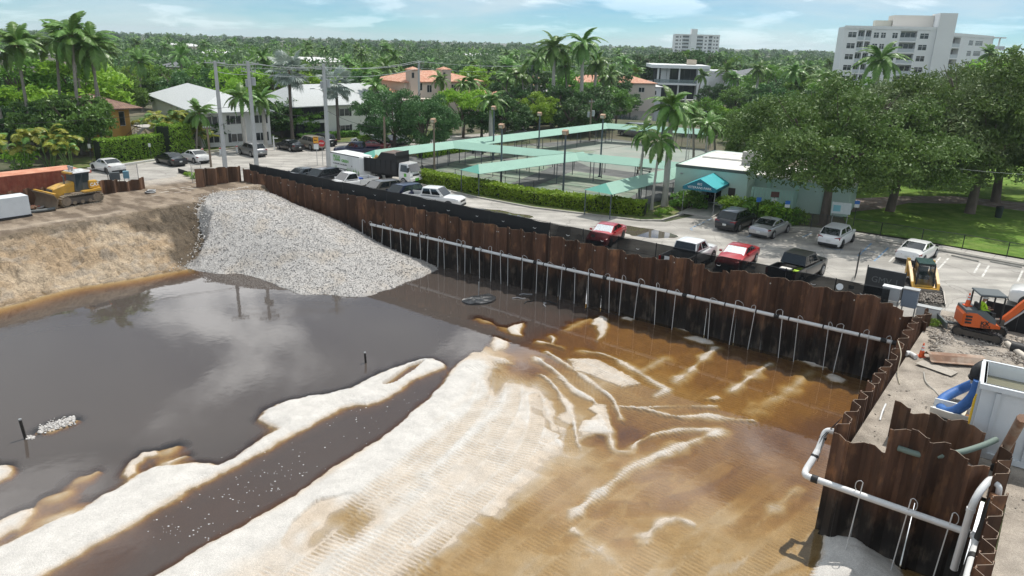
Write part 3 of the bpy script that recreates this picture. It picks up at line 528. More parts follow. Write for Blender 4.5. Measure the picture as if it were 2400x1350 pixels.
# ------------------------------------------------------------------ ground, streets, lawns
def px(pts,z=0.0): return [gp(a,b,z) for a,b in pts]
M_ground = mat('ground_cover',(.07,.085,.035),.95,var=.35,scale=.12,col2=(.14,.12,.08),coords='Object',bump=.3,bscale=3)
hole = [uv(-71.28,-.42),uv(0.42,-.42),uv(.42,16.6),uv(5.7,16.6),uv(5.7,61.9),uv(-71.28,61.9)]
ring = [(4200*math.cos(a),4200*math.sin(a)) for a in np.linspace(0,2*math.pi,48,endpoint=False)]
tag(polysheet('ground',ring,-0.03,M_ground,holes=[[(p.x,p.y) for p in hole]]),kind='structure')
def street_mat():
    m = bpy.data.materials.new('old_asphalt'); m.use_nodes = True; nt = m.node_tree; N = nt.nodes; L = nt.links; b = N['Principled BSDF']; b.inputs['Specular IOR Level'].default_value = .3
    g = N.new('ShaderNodeNewGeometry')
    def nz(s,d=4,st=None,ro=.6):
        n = N.new('ShaderNodeTexNoise'); n.inputs['Scale'].default_value = s; n.inputs['Detail'].default_value = d; n.inputs['Roughness'].default_value = ro
        if st:
            mp = N.new('ShaderNodeMapping'); mp.inputs['Rotation'].default_value = (0,0,R(33)); mp.inputs['Scale'].default_value = st; L.new(g.outputs['Position'],mp.inputs[0]); L.new(mp.outputs[0],n.inputs['Vector'])
        else: L.new(g.outputs['Position'],n.inputs['Vector'])
        return n.outputs['Fac']
    def ramp(f,a,b_,lo,hi):
        r = N.new('ShaderNodeMapRange'); r.interpolation_type = 'SMOOTHSTEP'; r.inputs['From Min'].default_value = a; r.inputs['From Max'].default_value = b_; r.inputs['To Min'].default_value = lo; r.inputs['To Max'].default_value = hi; L.new(f,r.inputs['Value']); return r.outputs[0]
    def mul(*a):
        x = a[0]
        for y in a[1:]:
            k = N.new('ShaderNodeMath'); k.operation = 'MULTIPLY'; L.new(x,k.inputs[0]); L.new(y,k.inputs[1]); x = k.outputs[0]
        return x
    f = mul(ramp(nz(40,2),.3,.7,.85,1.12),ramp(nz(.35,5),.35,.65,.82,1.1),ramp(nz(.8,5,(.08,1.0,1)),.4,.62,.80,1.06))
    v = N.new('ShaderNodeTexVoronoi'); v.feature = 'DISTANCE_TO_EDGE'; v.inputs['Scale'].default_value = .22; wv_ = N.new('ShaderNodeTexNoise'); wv_.inputs['Scale'].default_value = .7; wv_.inputs['Detail'].default_value = 4; L.new(g.outputs['Position'],wv_.inputs['Vector'])
    va = N.new('ShaderNodeVectorMath'); va.operation = 'ADD'; L.new(g.outputs['Position'],va.inputs[0]); L.new(wv_.outputs['Color'],va.inputs[1]); L.new(va.outputs[0],v.inputs['Vector'])
    crack = ramp(v.outputs['Distance'],0.0,.012,.68,1.0); f = mul(f,crack)
    vm = N.new('ShaderNodeVectorMath'); vm.operation = 'SCALE'; vm.inputs[0].default_value = (.42,.397,.362); L.new(f,vm.inputs['Scale']); L.new(vm.outputs[0],b.inputs['Base Color']); b.inputs['Roughness'].default_value = .9
    return m
M_street = street_mat()
wl_ = lambda u: uv(u,-0.44)
asph = [wl_(-64),*px([(372,452),(240,470),(40,480),(-300,470),(-300,412),(150,400),(290,388),(440,366),(560,347),(640,338),(700,342),(770,337),(850,334),(960,328),(1060,318),(1150,311),(1180,318),(1000,345),(905,362),(935,385),(985,433),(1120,464),(1250,488),(1400,506),(1500,518),(1560,520),(1640,503),(1730,508),(1848,542),(1999,557),(2112,575),(2195,588),(2399,625),(2800,700),(2800,760)]),gp(2500,760),uv(2,-0.6),wl_(0)]
tag(polysheet('street',[(p.x,p.y) for p in asph],0.0,M_street),kind='structure')
M_sand = earth_mat('trampled_sand',False,(.44,.385,.325),grain=30,big=.9,vmin=.58,bd=.06)
M_sand2 = earth_mat('gravelly_sand',False,(.36,.33,.29),grain=16,big=1.5,bump=.9)
def bumpy(name,poly,step,amp,m,z0,z_edge=0.0,seed=1,kind='structure'):
    A = np.array([touv(p) for p in poly]); lo = A.min(0); hi = A.max(0); xs = np.arange(.46,hi[0] + step,step); ys = np.arange(16.5 - 110*step,hi[1] + step,step); gu_,gv_ = np.meshgrid(xs,ys); s = sdf(gu_,gv_,A); X = PB.x + gu_*UA.x + gv_*VA.x; Y = PB.y + gu_*UA.y + gv_*VA.y
    Zz = z0 + amp*(fbm(X*.7,Y*.7,seed) + .5*fbm(X*2.3,Y*2.3,seed + 1))*sstep(-.1,.8,s); ix = np.arange(X.size).reshape(X.shape); F = np.stack([ix[:-1,:-1],ix[1:,:-1],ix[1:,1:],ix[:-1,1:]],-1).reshape(-1,4); k = s > -1e-3; kq = (k[:-1,:-1] & k[1:,:-1] & k[1:,1:] & k[:-1,1:]).ravel()
    return tag(link(name,npmesh(name,np.stack([X,Y,Zz],-1).reshape(-1,3),F[kq],m,True)),kind=kind)
site = [uv(.46,-.4),uv(.46,16.5),uv(5.75,16.5),uv(5.75,30),uv(16,30),gp(2560,830),gp(2400,765),gp(2250,738),gp(2180,722)]
bumpy('site_ground',[(p.x,p.y) for p in site],.2035,.15,M_sand,.09,seed=2)
stony = px([(2185,745),(2260,745),(2330,790),(2420,800),(2440,850),(2330,870),(2240,838),(2190,830)])
tag(polysheet('access_apron',[(p.x,p.y) for p in px([(340,462),(372,450),(400,425),(425,402),(468,398),(474,436),(420,458)])],.03,earth_mat('crushed_apron',False,(.42,.385,.335),grain=9,big=.9,bump=1.0)),kind='structure')
A = np.array([(p.x,p.y) for p in stony]); rs = np.random.RandomState(8); Q = A.min(0) + rs.rand(9000,2)*(A.max(0) - A.min(0)); s = sdf(Q[:,0],Q[:,1],A); Q = Q[rs.rand(len(Q)) < np.clip(.35 + s,0,1)]
M_stone2 = leafmat('site_stones',(.20,.175,.145),(.50,.46,.40),trans=0.0,rough=.9,spec=.15)
tag(stones('gravel',np.c_[Q,.07 + .05*rs.rand(len(Q))],.04,.13,M_stone2,4),'loose grey-brown stones strewn round the orange excavator','gravel',kind='stuff')
A2 = np.array([(p.x,p.y) for p in [uv(.6,9),uv(.6,16.5),uv(5,16.5),uv(9,24),uv(12,24),uv(9,12),uv(4,8)]]); Q = A2.min(0) + rs.rand(1500,2)*(A2.max(0) - A2.min(0)); Q = Q[inside(Q[:,0],Q[:,1],A2)]
tag(stones('pebbles',np.c_[Q,.06 + .04*rs.rand(len(Q))],.02,.07,M_stone2,6),'scattered pebbles on the sand beside the near sheet piles','pebbles',kind='stuff')
def grass_mat(name,c1,c2):
    return mat(name,c1,.9,var=.25,scale=1.2,col2=c2,bump=.8,bscale=25,spec=.2,lo=.42,hi=.6)
M_grass = grass_mat('lawn_grass',(.12,.22,.03),(.18,.27,.05)); M_conc = mat('concrete_walk',(.44,.415,.375),.9,var=.14,scale=1.3,bump=.2,bscale=30)
M_kerb = mat('kerb_concrete',(.36,.345,.31),.9,var=.2,scale=2.0); M_mulch = mat('leaf_litter_path',(.26,.20,.165),.95,var=.35,scale=2.0,col2=(.36,.30,.26),bump=.6,bscale=18)
tag(polysheet('lawn',[(p.x,p.y) for p in px([(1955,470),(1990,541),(2120,560),(2260,584),(2400,608),(2760,668),(2900,420),(2400,330),(2000,330),(1900,400)])],.10,M_grass),kind='structure')
tag(polysheet('park_path',[(p.x,p.y) for p in px([(1880,462),(1990,500),(2060,492),(2130,478),(2270,480),(2420,500),(2700,520),(2700,488),(2400,478),(2240,462),(2120,462),(1990,468),(1940,445)])],.112,M_mulch),kind='structure')
def strip(name,line,w,z,m,h=.1,kind='structure',joints=0):
    b = MB(); P = [Vector((p.x,p.y,0)) for p in line]
    for i,(a,c) in enumerate(zip(P,P[1:])):
        d = (c - a).normalized(); n = Vector((-d.y,d.x,0))*w/2
        k = max(1,int((c - a).length/joints)) if joints else 1
        for j in range(k):
            p,q = a.lerp(c,j/k) + d*.012,a.lerp(c,(j + 1)/k) - d*.012
            b.hexa([p - n + Vector((0,0,z - h)),q - n + Vector((0,0,z - h)),q + n + Vector((0,0,z - h)),p + n + Vector((0,0,z - h)),p - n + Vector((0,0,z)),q - n + Vector((0,0,z)),q + n + Vector((0,0,z)),p + n + Vector((0,0,z))])
    return tag(b.build(name,m),kind=kind)
strip('kerb',px([(985,433),(1120,464),(1250,488),(1400,506),(1500,518),(1550,518),(1600,503)]),.22,.13,M_kerb,.16)
strip('kerb',px([(1730,508),(1848,541),(1999,556),(2112,574),(2195,587),(2400,624),(2700,680)]),.2,.13,M_kerb,.16)
strip('kerb',px([(205,396),(290,386),(440,364),(470,359)]),.25,.13,mat('white_kerb',(.72,.71,.68),.8,var=.1),.16)
strip('kerb',px([(480,357),(560,345),(640,336),(740,340),(850,332)]),.2,.12,M_kerb,.16)
strip('pavement',px([(1760,509),(1850,533),(2000,550),(2115,568),(2198,581),(2400,617),(2700,672)]),1.3,.118,M_conc,.12,joints=1.5)
tag(polysheet('verge',[(p.x,p.y) for p in px([(985,431),(1120,462),(1250,486),(1400,504),(1500,516),(1548,516),(1596,502),(1575,478),(1500,470),(1250,425),(1000,385),(960,400)])],.06,mat('verge_grass',(.085,.14,.025),.95,var=.3,scale=1.5,col2=(.16,.15,.06),bump=.6,bscale=20)),kind='structure')
tag(polysheet('verge',[(p.x,p.y) for p in px([(150,398),(290,384),(440,362),(560,343),(640,335),(700,339),(770,335),(850,331),(960,325),(1060,314),(1060,300),(850,315),(640,322),(440,345),(290,365),(100,375)])],.05,MATS['verge_grass']),kind='structure')
tag(polysheet('entrance_walk',[(p.x,p.y) for p in px([(1584,502),(1640,506),(1700,483),(1660,474)])],.09,M_conc),kind='structure')
M_line = mat('worn_white_line',(.66,.65,.62),.8,var=.25,scale=4.0,col2=(.42,.40,.37)); M_blue = mat('worn_blue_line',(.13,.26,.42),.8,var=.3,scale=3,col2=(.32,.33,.34))
def mark(name,pts,m,z=.006): return polysheet(name,[(p.x,p.y) for p in px(pts)],z,m,parent=None)
def bay(name,a,b,w,m):
    A,B = gp(*a),gp(*b); d = (B - A).normalized(); n = Vector((-d.y,d.x,0))*w/2
    return tag(polysheet(name,[(p.x,p.y) for p in (A - n,B - n,B + n,A + n)],.006,m),kind='structure')
for a,b in [((2084,614),(2096,602)),((2186,624),(2204,603)),((2199,631),(2223,605)),((2283,640),(2297,617)),((2302,649),(2318,622)),((2385,660),(2397,634)),((2480,690),(2492,655))]: bay('road_marking',a,b,.13,M_line)
for a,b in [((1619,535),(1668,512)),((1622,540),(1618,534)),((1937,582),(1976,586)),((2011,600),(2043,570)),((2049,612),(2085,578)),((2020,585),(2052,592)),((1790,545),(1830,552)),((1880,556),(1905,545)),((1750,556),(1770,546))]: bay('road_marking',a,b,.14,M_blue)
for a,b in [((2230,600),(2293,614)),((2320,614),(2395,628)),((2066,577),(2100,583))]:
    A,B = gp(*a),gp(*b); w = MB(); d = (B - A).normalized(); n = Vector((-d.y,d.x,0)); w.loft([[p + n*k + Vector((0,0,z)) for k,z in ((-.08,0),(.08,0),(.05,.11),(-.05,.11))] for p in (A,B)])
    tag(w.build('wheel_stop',M_kerb),'concrete wheel stop at the %s of the painted bays' % {2230: 'middle',2320: 'right end',2066: 'left end beside the white sedan'}[a[0]],'wheel stop','wheel stops by the pavement')
M_puddle = mat('puddle_water',(.10,.085,.065),.03,spec=.6); M_damp = mat('damp_asphalt',(.15,.135,.115),.35,var=.2,scale=2,spec=.5)
def blob(pts,seed,k=.35):
    P = [gp(a,b) for a,b in smooth_line(pts + [pts[0]],2)]; r_ = random.Random(seed); return [(p.x + k*(r_.random() - .5),p.y + k*(r_.random() - .5)) for p in P[:-1]]
tag(polysheet('puddle',blob([(1385,530),(1440,527),(1500,532),(1570,545),(1600,555),(1540,560),(1470,552),(1460,540)],1),.005,M_puddle),kind='structure')
tag(polysheet('puddle',blob([(1100,487),(1150,490),(1200,498),(1260,508),(1240,512),(1170,505)],2),.005,M_puddle),kind='structure')
tag(polysheet('puddle',blob([(640,410),(690,402),(720,408),(690,418)],3),.005,M_damp),kind='structure')
# ------------------------------------------------------------------ sheet pile walls
def rust_mat(name,c_top,c_dark,line=-1.7):
    m = bpy.data.materials.new(name); m.use_nodes = True; nt = m.node_tree; N = nt.nodes; L = nt.links; b = N['Principled BSDF']; b.inputs['Roughness'].default_value = .78; b.inputs['Specular IOR Level'].default_value = .35
    g = N.new('ShaderNodeNewGeometry'); P = g.outputs['Position']; oi = N.new('ShaderNodeObjectInfo')
    def nz(s,st,d=5):
        mp = N.new('ShaderNodeMapping'); mp.inputs['Scale'].default_value = st; L.new(P,mp.inputs[0]); n = N.new('ShaderNodeTexNoise'); n.inputs['Scale'].default_value = s; n.inputs['Detail'].default_value = d; n.inputs['Roughness'].default_value = .6; L.new(mp.outputs[0],n.inputs['Vector']); return n.outputs['Fac']
    def rng(f,a,b_,lo=0.,hi=1.):
        r = N.new('ShaderNodeMapRange'); r.interpolation_type = 'SMOOTHSTEP'; r.inputs['From Min'].default_value = a; r.inputs['From Max'].default_value = b_; r.inputs['To Min'].default_value = lo; r.inputs['To Max'].default_value = hi; L.new(f,r.inputs['Value']); return r.outputs[0]
    def mix(f,a,c):
        x = N.new('ShaderNodeMix'); x.data_type = 'RGBA'; L.new(f,x.inputs[0])
        for s,k in ((6,a),(7,c)):
            if isinstance(k,tuple): x.inputs[s].default_value = (*k,1)
            else: L.new(k,x.inputs[s])
        return x.outputs[2]
    streak = nz(2.6,(1,1,.16)); patch = nz(1.6,(1,1,.45)); fine = nz(11,(1,1,.5),4)
    c = mix(rng(streak,.38,.66),c_top,tuple(k*.62 for k in c_top)); c = mix(rng(patch,.52,.7,0,.75),c,(.25,.125,.062)); c = mix(rng(fine,.55,.75,0,.35),c,(.09,.06,.045))
    rr = rng(oi.outputs['Random'],0,1,.6,1.4); vm = N.new('ShaderNodeVectorMath'); vm.operation = 'SCALE'; L.new(c,vm.inputs[0]); L.new(rr,vm.inputs['Scale'])
    sp = N.new('ShaderNodeSeparateXYZ'); L.new(P,sp.inputs[0]); ad = N.new('ShaderNodeMath'); ad.operation = 'MULTIPLY_ADD'; L.new(streak,ad.inputs[0]); ad.inputs[1].default_value = 2.6; L.new(sp.outputs[2],ad.inputs[2])
    dark = rng(ad.outputs[0],line + 1.3 - .7,line + 1.3 + .8,1,0)
    mud = mix(rng(patch,.5,.72),c_dark,(.11,.085,.065)); c2 = mix(dark,vm.outputs[0],mud)
    L.new(c2,b.inputs['Base Color']); bp = N.new('ShaderNodeBump'); bp.inputs['Strength'].default_value = .35; bp.inputs['Distance'].default_value = .02; L.new(fine,bp.inputs['Height']); L.new(bp.outputs[0],b.inputs['Normal']); return m
M_rust = rust_mat('rusted_steel',(.115,.058,.035),(.022,.017,.014)); M_rust2 = rust_mat('rusted_steel_dry',(.15,.082,.050),(.05,.036,.028),line=-4)
M_black = mat('black_rubber',(.016,.016,.017),.6); M_pvc = mat('white_pvc',(.72,.72,.71),.35,var=.06,scale=2); M_galv = mat('galvanised_steel',(.42,.43,.43),.45,metal=.6,var=.12,scale=4)
PW_ = 0.63; PD = 0.36; M_edge = mat('cut_steel_edge',(.25,.19,.14),.7,var=.3,scale=6)
def pile_mesh(flip,depth,name):
    prof = [(0,0),(.12,0),(.44,PD),(PW_,PD)] if not flip else [(0,PD),(.19,PD),(.51,0),(PW_,0)]
    th = .022; b = MB(); off = []
    for i,(x,y) in enumerate(prof):
        a = prof[max(i - 1,0)]; c = prof[min(i + 1,3)]; d = Vector((c[0] - a[0],c[1] - a[1])).normalized(); off.append((x - d.y*th,y + d.x*th))
    ring = prof + off[::-1]; n = len(ring)
    b.add([(x,y,-depth) for x,y in ring] + [(x,y,0) for x,y in ring],[(0,1,6,7)[::-1],(1,2,5,6)[::-1],(2,3,4,5)[::-1],] + [(i,(i + 1) % n,n + (i + 1) % n,n + i) for i in range(n)])
    b.add([(x,y,0) for x,y in ring],[(0,1,6,7),(1,2,5,6),(2,3,4,5)],1)
    x0,y0 = prof[0]; b.box((x0 + .02,y0 + .015,-depth/2),(.07,.06,depth - .002)); b.box((PW_ - .03,prof[3][1] - .02,-depth/2 - .03),(.05,.05,depth - .06))
    return b
PILES = {}
def pile_me(flip,depth,m):
    k = (flip,depth,m.name)
    if k not in PILES: PILES[k] = pile_mesh(flip,depth,'sheet_pile').mesh('sheet_pile',[m,M_edge])
    return PILES[k]
def pile_wall(name,label,a,b,tops,depth,m,seed,jit=.07,group='sheet pile walls round the pit',side=1):
    """a, b: end points (world). tops: function of fraction -> height. Waves bulge away from the viewer by side."""
    A = Vector((a.x,a.y,0)); B = Vector((b.x,b.y,0)); d = (B - A).normalized(); n = int(round((B - A).length/PW_)); rz = math.atan2(d.y,d.x); r_ = random.Random(seed)
    root = thing(name,label,'sheet pile wall',(A.x,A.y,0),rz,group)
    for i in range(n):
        z = tops((i + .5)/n) + jit*r_.uniform(-1,1); o = link('sheet_pile',pile_me(i % 2 == (0 if side > 0 else 1),depth,m),root,(i*PW_,r_.uniform(-.012,.012),z)); o.rotation_euler = (r_.uniform(-.006,.006),r_.uniform(-.008,.008),0)
    return root
_tp = [(560,1.5),(640,1.2),(700,1.08),(800,.95),(900,.97),(1000,.98),(1100,.86),(1200,.97),(1286,1.0),(1400,1.05),(1490,.92),(1550,.95),(1565,1.38),(1625,1.42),(1640,.95),(1690,.95),(1720,1.25),(1760,1.3),(1860,1.36),(1930,1.34),(2060,1.42),(2100,1.1),(2160,.65)]
_tu = [(touv(gw(p,640))[0],z) for p,z in _tp]
def long_top(f): return float(np.interp(-64.3 + f*64.8,[a for a,b in _tu],[b for a,b in _tu]))
long_wall = pile_wall('sheet_pile_wall','long rusty sheet pile wall holding back the street side of the pit',uv(-64.3,.0),uv(.5,.0),long_top,5.6,M_rust,1)
pile_wall('sheet_pile_wall','short rusty sheet pile return at the far left end of the long wall',uv(-63.95,5.0),uv(-63.95,-.3),lambda f: 1.85 - .2*f,3.4,M_rust2,2,.05)
pile_wall('sheet_pile_wall','low rusty sheet piles standing behind the yellow bulldozer',uv(-66.6,21.5),uv(-66.6,8.9),lambda f: 1.45 - .25*f,2.6,M_rust2,3,.22)
right_wall = pile_wall('sheet_pile_wall','rusty sheet pile wall running from the far right corner toward the viewer',uv(.0,-.5),uv(.0,16.8),lambda f: .95 + .15*math.sin(9*f) + .15*f,6.2,M_rust,4,.1)
_dt = [(0,.85),(.2,.8),(.32,.8),(.36,1.75),(.55,2.0),(.66,1.8),(.9,1.45),(1,1.3)]
near_wall = pile_wall('sheet_pile_wall','near rusty sheet pile wall with stepped tops behind the white riser pipe',uv(.0,17),uv(5.35,17),lambda f: float(np.interp(f,[a for a,b in _dt],[b for a,b in _dt])),6.6,M_rust,5,.05)
pile_wall('sheet_pile_wall','back row of rusty sheet piles marked with blue spray paint',uv(1.5,14.4),uv(4.7,14.4),lambda f: 1.62,4.0,M_rust2,6,.12)
pile_wall('sheet_pile_wall','short zigzag of sheet piles joining the two near rows',uv(5.2,14.0),uv(5.2,16.9),lambda f: 1.35,4.0,M_rust2,7,.08)
edge_wall = pile_wall('sheet_pile_wall','rusty sheet pile wall at the right edge of the frame, seen end on',uv(5.3,17.2),uv(5.3,32),lambda f: 1.0 + .25*math.sin(3 + 12*f),6.2,M_rust,8,.12)
pile_wall('sheet_pile_wall','few stray sheet pile stubs beyond the far right corner by the electrical boxes',uv(.2,-2.4),uv(.2,-.3),lambda f: .9 - .1*f,3.0,M_rust2,9,.12)
letters('50',.42,MATS['blue_spray'],None,(0,0,0),(0,0,0)).name = 'spray_number'
_o = bpy.data.objects['spray_number']; _o.parent = [o for o in bpy.data.objects if o.get('label','').startswith('back row')][0]; _o.location = (.62,-.02,-.75); _o.rotation_euler = (R(90),R(-20),0)
_o = letters('54',.38,MATS['red_spray'],_o.parent,(2.75,-.02,-.55),(R(90),R(10),0),name='spray_number')
letters('41',.36,MATS['chalk'],right_wall,(1.9,-.03,-.35),(R(90),0,0),name='spray_number')
hm = MB().cyl((0,0,0),.045,.03,'Y',10).mesh('lifting_hole',mat('hole_daylight',(.5,.48,.44),.8))
hd = MB().lathe([(.075,-.012),(.1,0),(.075,.012),(.05,.0)],n=12).mesh('hole_ring',mat('torch_slag',(.06,.05,.045),.8))
_r = random.Random(12)
for wall,L_,tf in ((long_wall,64.8,long_top),(near_wall,5.3,lambda f: float(np.interp(f,[a for a,b in _dt],[b for a,b in _dt]))),(right_wall,17,lambda f: 1.0)):
    for i in range(int(L_/.63)):
        if _r.random() < .22: link('lifting_hole',hm,wall,((i + .5)*.63 - .25 + (0 if i % 2 else .48),-.028,tf((i + .5)*.63/L_) - .32 - .1*_r.random()))
# ------------------------------------------------------------------ wellpoint header and risers
VB = -.09 + .36
hdr = thing('header_pipe','long white header pipe hung along the big sheet pile wall','pipe',uv(0,0),0,'white dewatering pipes')
hp = [(-44.0,-1.22),(-36,-1.2),(-28,-1.16),(-20,-1.05),(-13,-.95),(-7,-.9),(-.7,-.86)]
def hz_(u): return float(np.interp(u,[a for a,b in hp],[b for a,b in hp]))
def loc(u,v,z): p = uv(u,v,z); return p - PB
us = list(np.arange(-44.0,-.6,6.1)) + [-.7]
for a,b in zip(us,us[1:]):
    MB().tube([loc(a,.3,hz_(a)),loc((a + b)/2,.3,hz_((a + b)/2)),loc(b - .02,.3,hz_(b))],.115,12).build('pipe_length',M_pvc,hdr,40)
    MB().tube([loc(b - .17,.3,hz_(b)),loc(b + .15,.3,hz_(b))],.14,12).build('coupling',M_black,hdr,40)
for u in np.arange(-43.2,-1,2.03): MB().tube([loc(u - .04,.3,hz_(u)),loc(u + .04,.3,hz_(u))],.127,10).build('strap',M_black,hdr,40)
def riser(root,u,v,zt,zb,side,lean,r_):
    t = loc(u,v + .12,zt); bt = loc(u + lean,v + .22,zb)
    MB().tube([t,bt],.021,6).build('riser',M_pvc,root,60)
    k = side*(.2 + .32*r_.random()); s = zt - hz_(u) if root is hdr else .45; zz = zt - s
    pts = [t,loc(u + k*.35,v + .14,zt + .07),loc(u + k*.9,v + .12,zt - .05),loc(u + k,v + .1,zt - s*.6),loc(u + k*.8,v + .05,zz + .05)]
    MB().tube([Vector(q) for q in catmull(pts,4)],.015,6).build('swing_hose',mat('clear_hose',(.55,.55,.54),.3),root,60)
def catmull(P,k=4):
    P = [Vector(p) for p in P]; Q = [P[0]] + P + [P[-1]]; out = []
    for i in range(1,len(Q) - 2):
        for j in range(k):
            t = j/k; a,b,c,d = Q[i - 1],Q[i],Q[i + 1],Q[i + 2]; out.append(.5*((2*b) + (c - a)*t + (2*a - 5*b + 4*c - d)*t*t + (3*b - a - 3*c + d)*t**3))
    return out + [P[-1]]
_r = random.Random(21)
rx = [852,874,900,917,940,966,986,1006,1030,1042,1073,1092,1125,1154,1174,1192,1226,1260,1285,1318,1348,1379,1428,1457,1495,1536,1581,1661,1718,1764,1826,1862,1932,1966,2024,2075]
for i,p in enumerate(rx):
    u = touv(gw(p,520 + (p - 800)*.27,.3))[0]; zb = max(WL - .3,(gz(np.array([u]),np.array([.4]))[0] - .15) if u < -23 else WL - .4)
    riser(hdr,u,.3,hz_(u) + .2 + .3*_r.random(),zb,1 if _r.random() < .7 else -1,_r.uniform(-.12,.22),_r)
h2 = thing('header_pipe','white header pipe crossing the near sheet pile wall with elbows at both ends','pipe',uv(0,0),0,'white dewatering pipes')
hq = lambda a,b: MB().tube(catmull(a,4) if len(a) > 2 else a,b,12)
hq([loc(-.25,17.62,-.8),loc(4.7,17.62,-.8)],.125).build('pipe_length',M_pvc,h2,40)
for u in (-.2,4.85): MB().tube([loc(u - .12,17.62,-.8),loc(u + .12,17.62,-.8)],.155,12).build('coupling',M_black,h2,40)
hq([loc(-.25,17.62,-.8),loc(-.55,17.6,-.78),loc(-.62,17.3,-.7),loc(-.55,16.9,-.45),loc(-.5,16.5,-.2)],.13).build('elbow',M_pvc,h2,60)
hq([loc(-.5,16.5,-.2),loc(-.48,16.2,.1),loc(-.45,16.0,.4),loc(-.3,15.95,.52),loc(.0,15.9,.5)],.12).build('elbow',M_pvc,h2,60)
for a in ((-.53,16.75,-.33),(-.47,16.1,.2)): MB().ball(loc(*a),.15,10,6,sc=(1,1,.7)).build('coupling',M_black,h2,60)
for du in (-.1,.12): MB().tube([loc(.0,15.7,1.1),loc(-.45 + du*.3,16.2,.3),loc(-.5 + du,16.8,-.5)],.014,5).build('tie_rope',M_black,h2)
for u,s in ((1.45,-1),(3.05,1),(4.35,1)): riser(h2,u,17.55,-.25,WL - .1,s,-.12,_r)
h3 = thing('riser_pipe','tall white goose-neck pipe dropping past the near header pipe','pipe',uv(0,0),0,'white dewatering pipes')
hq([loc(4.78,17.75,-2.3),loc(4.82,17.75,.15)],.12).build('down_pipe',M_pvc,h3,40)
hq([loc(4.82,17.75,.15),loc(4.86,17.7,.5),loc(4.95,17.45,.82),loc(5.1,17.0,1.02),loc(5.2,16.7,.95)],.12).build('goose_neck',M_pvc,h3,60)
for z in (.15,): MB().tube([loc(4.82,17.75,z - .07),loc(4.82,17.75,z + .07)],.14,12).build('collar',M_pvc,h3,40)
hq([loc(5.45,17.0,.55),loc(5.42,17.0,.9),loc(5.3,16.95,.98)],.1).build('side_elbow',M_pvc,h3,60)
h4 = thing('discharge_pipe','white lower pipe with black couplings beside the edge piles at the bottom right','pipe',uv(0,0),0,'white dewatering pipes')
hq([loc(5.0,17.62,-.8),loc(5.15,17.75,-.85),loc(5.2,18.1,-.95),loc(5.2,18.8,-1.0)],.13).build('elbow',M_pvc,h4,60); hq([loc(5.2,18.8,-1.0),loc(5.2,27,-1.0)],.125).build('pipe_length',M_pvc,h4,40)
for v in (18.7,20.6,22.9): MB().tube([loc(5.2,v - .13,-1.0),loc(5.2,v + .13,-1.0)],.155,12).build('coupling',M_black,h4,40)
hs = thing('suction_hose','thick black suction hose hanging down between the near pile walls','hose',uv(0,0),0)
hq([loc(5.35,17.3,.55),loc(5.3,17.6,.1),loc(5.2,17.9,-1.2),loc(5.1,18.3,-2.6),loc(5.0,18.7,-4)],.14).build('hose',mat('dark_hose',(.035,.033,.03),.75,var=.3,scale=6),hs,60); MB().tube([loc(5.36,17.25,.45),loc(5.37,17.2,.7)],.16,12).build('fitting',mat('copper_fitting',(.34,.17,.09),.5),hs,40)
# ------------------------------------------------------------------ screened fence behind the wall
def screen_mat():
    m = bpy.data.materials.new('privacy_screen'); m.use_nodes = True; nt = m.node_tree; N = nt.nodes; L = nt.links; b = N['Principled BSDF']; b.inputs['Base Color'].default_value = (.010,.011,.012,1); b.inputs['Roughness'].default_value = .9; b.inputs['Specular IOR Level'].default_value = .1
    tr = N.new('ShaderNodeBsdfTransparent'); mx = N.new('ShaderNodeMixShader'); n = N.new('ShaderNodeTexNoise'); n.inputs['Scale'].default_value = .5; tc = N.new('ShaderNodeTexCoord'); L.new(tc.outputs['Object'],n.inputs['Vector'])
    r = N.new('ShaderNodeMapRange'); r.inputs['From Min'].default_value = .35; r.inputs['From Max'].default_value = .65; r.inputs['To Min'].default_value = .91; r.inputs['To Max'].default_value = .97; L.new(n.outputs['Fac'],r.inputs['Value'])
    L.new(r.outputs[0],mx.inputs[0]); L.new(tr.outputs[0],mx.inputs[1]); L.new(b.outputs[0],mx.inputs[2]); L.new(mx.outputs[0],N['Material Output'].inputs['Surface']); return m
M_screen = screen_mat(); M_solid = mat('dense_black_screen',(.012,.013,.014),.85)
M_post = mat('dark_post',(.06,.062,.065),.5,metal=.4)
fen = thing('screened_fence','chain fence wrapped in black privacy screen along the top of the long pile wall','fence',uv(0,0))
fv = -.75; _r = random.Random(31); H_ = 1.86
def sag(u): return .035*math.sin(u*1.05) + .02*math.sin(u*2.7)
edges = list(np.arange(-63.6,1.2,2.95)); moon = MB()
for k in range(13):
    a = math.pi*(.08 + .84*k/12); moon.v += [(.17*math.cos(a),0,-.13*math.sin(a)),((.17 - .045*math.sin(a))*math.cos(a),0,-(.13 - .045*math.sin(a)*.9)*math.sin(a))]
moon.f = [(2*k,2*k + 2,2*k + 3,2*k + 1) for k in range(12)]; moon.m = [0]*12; moon_me = moon.mesh('vent_flap',mat('flap_white',(.78,.78,.76),.7))
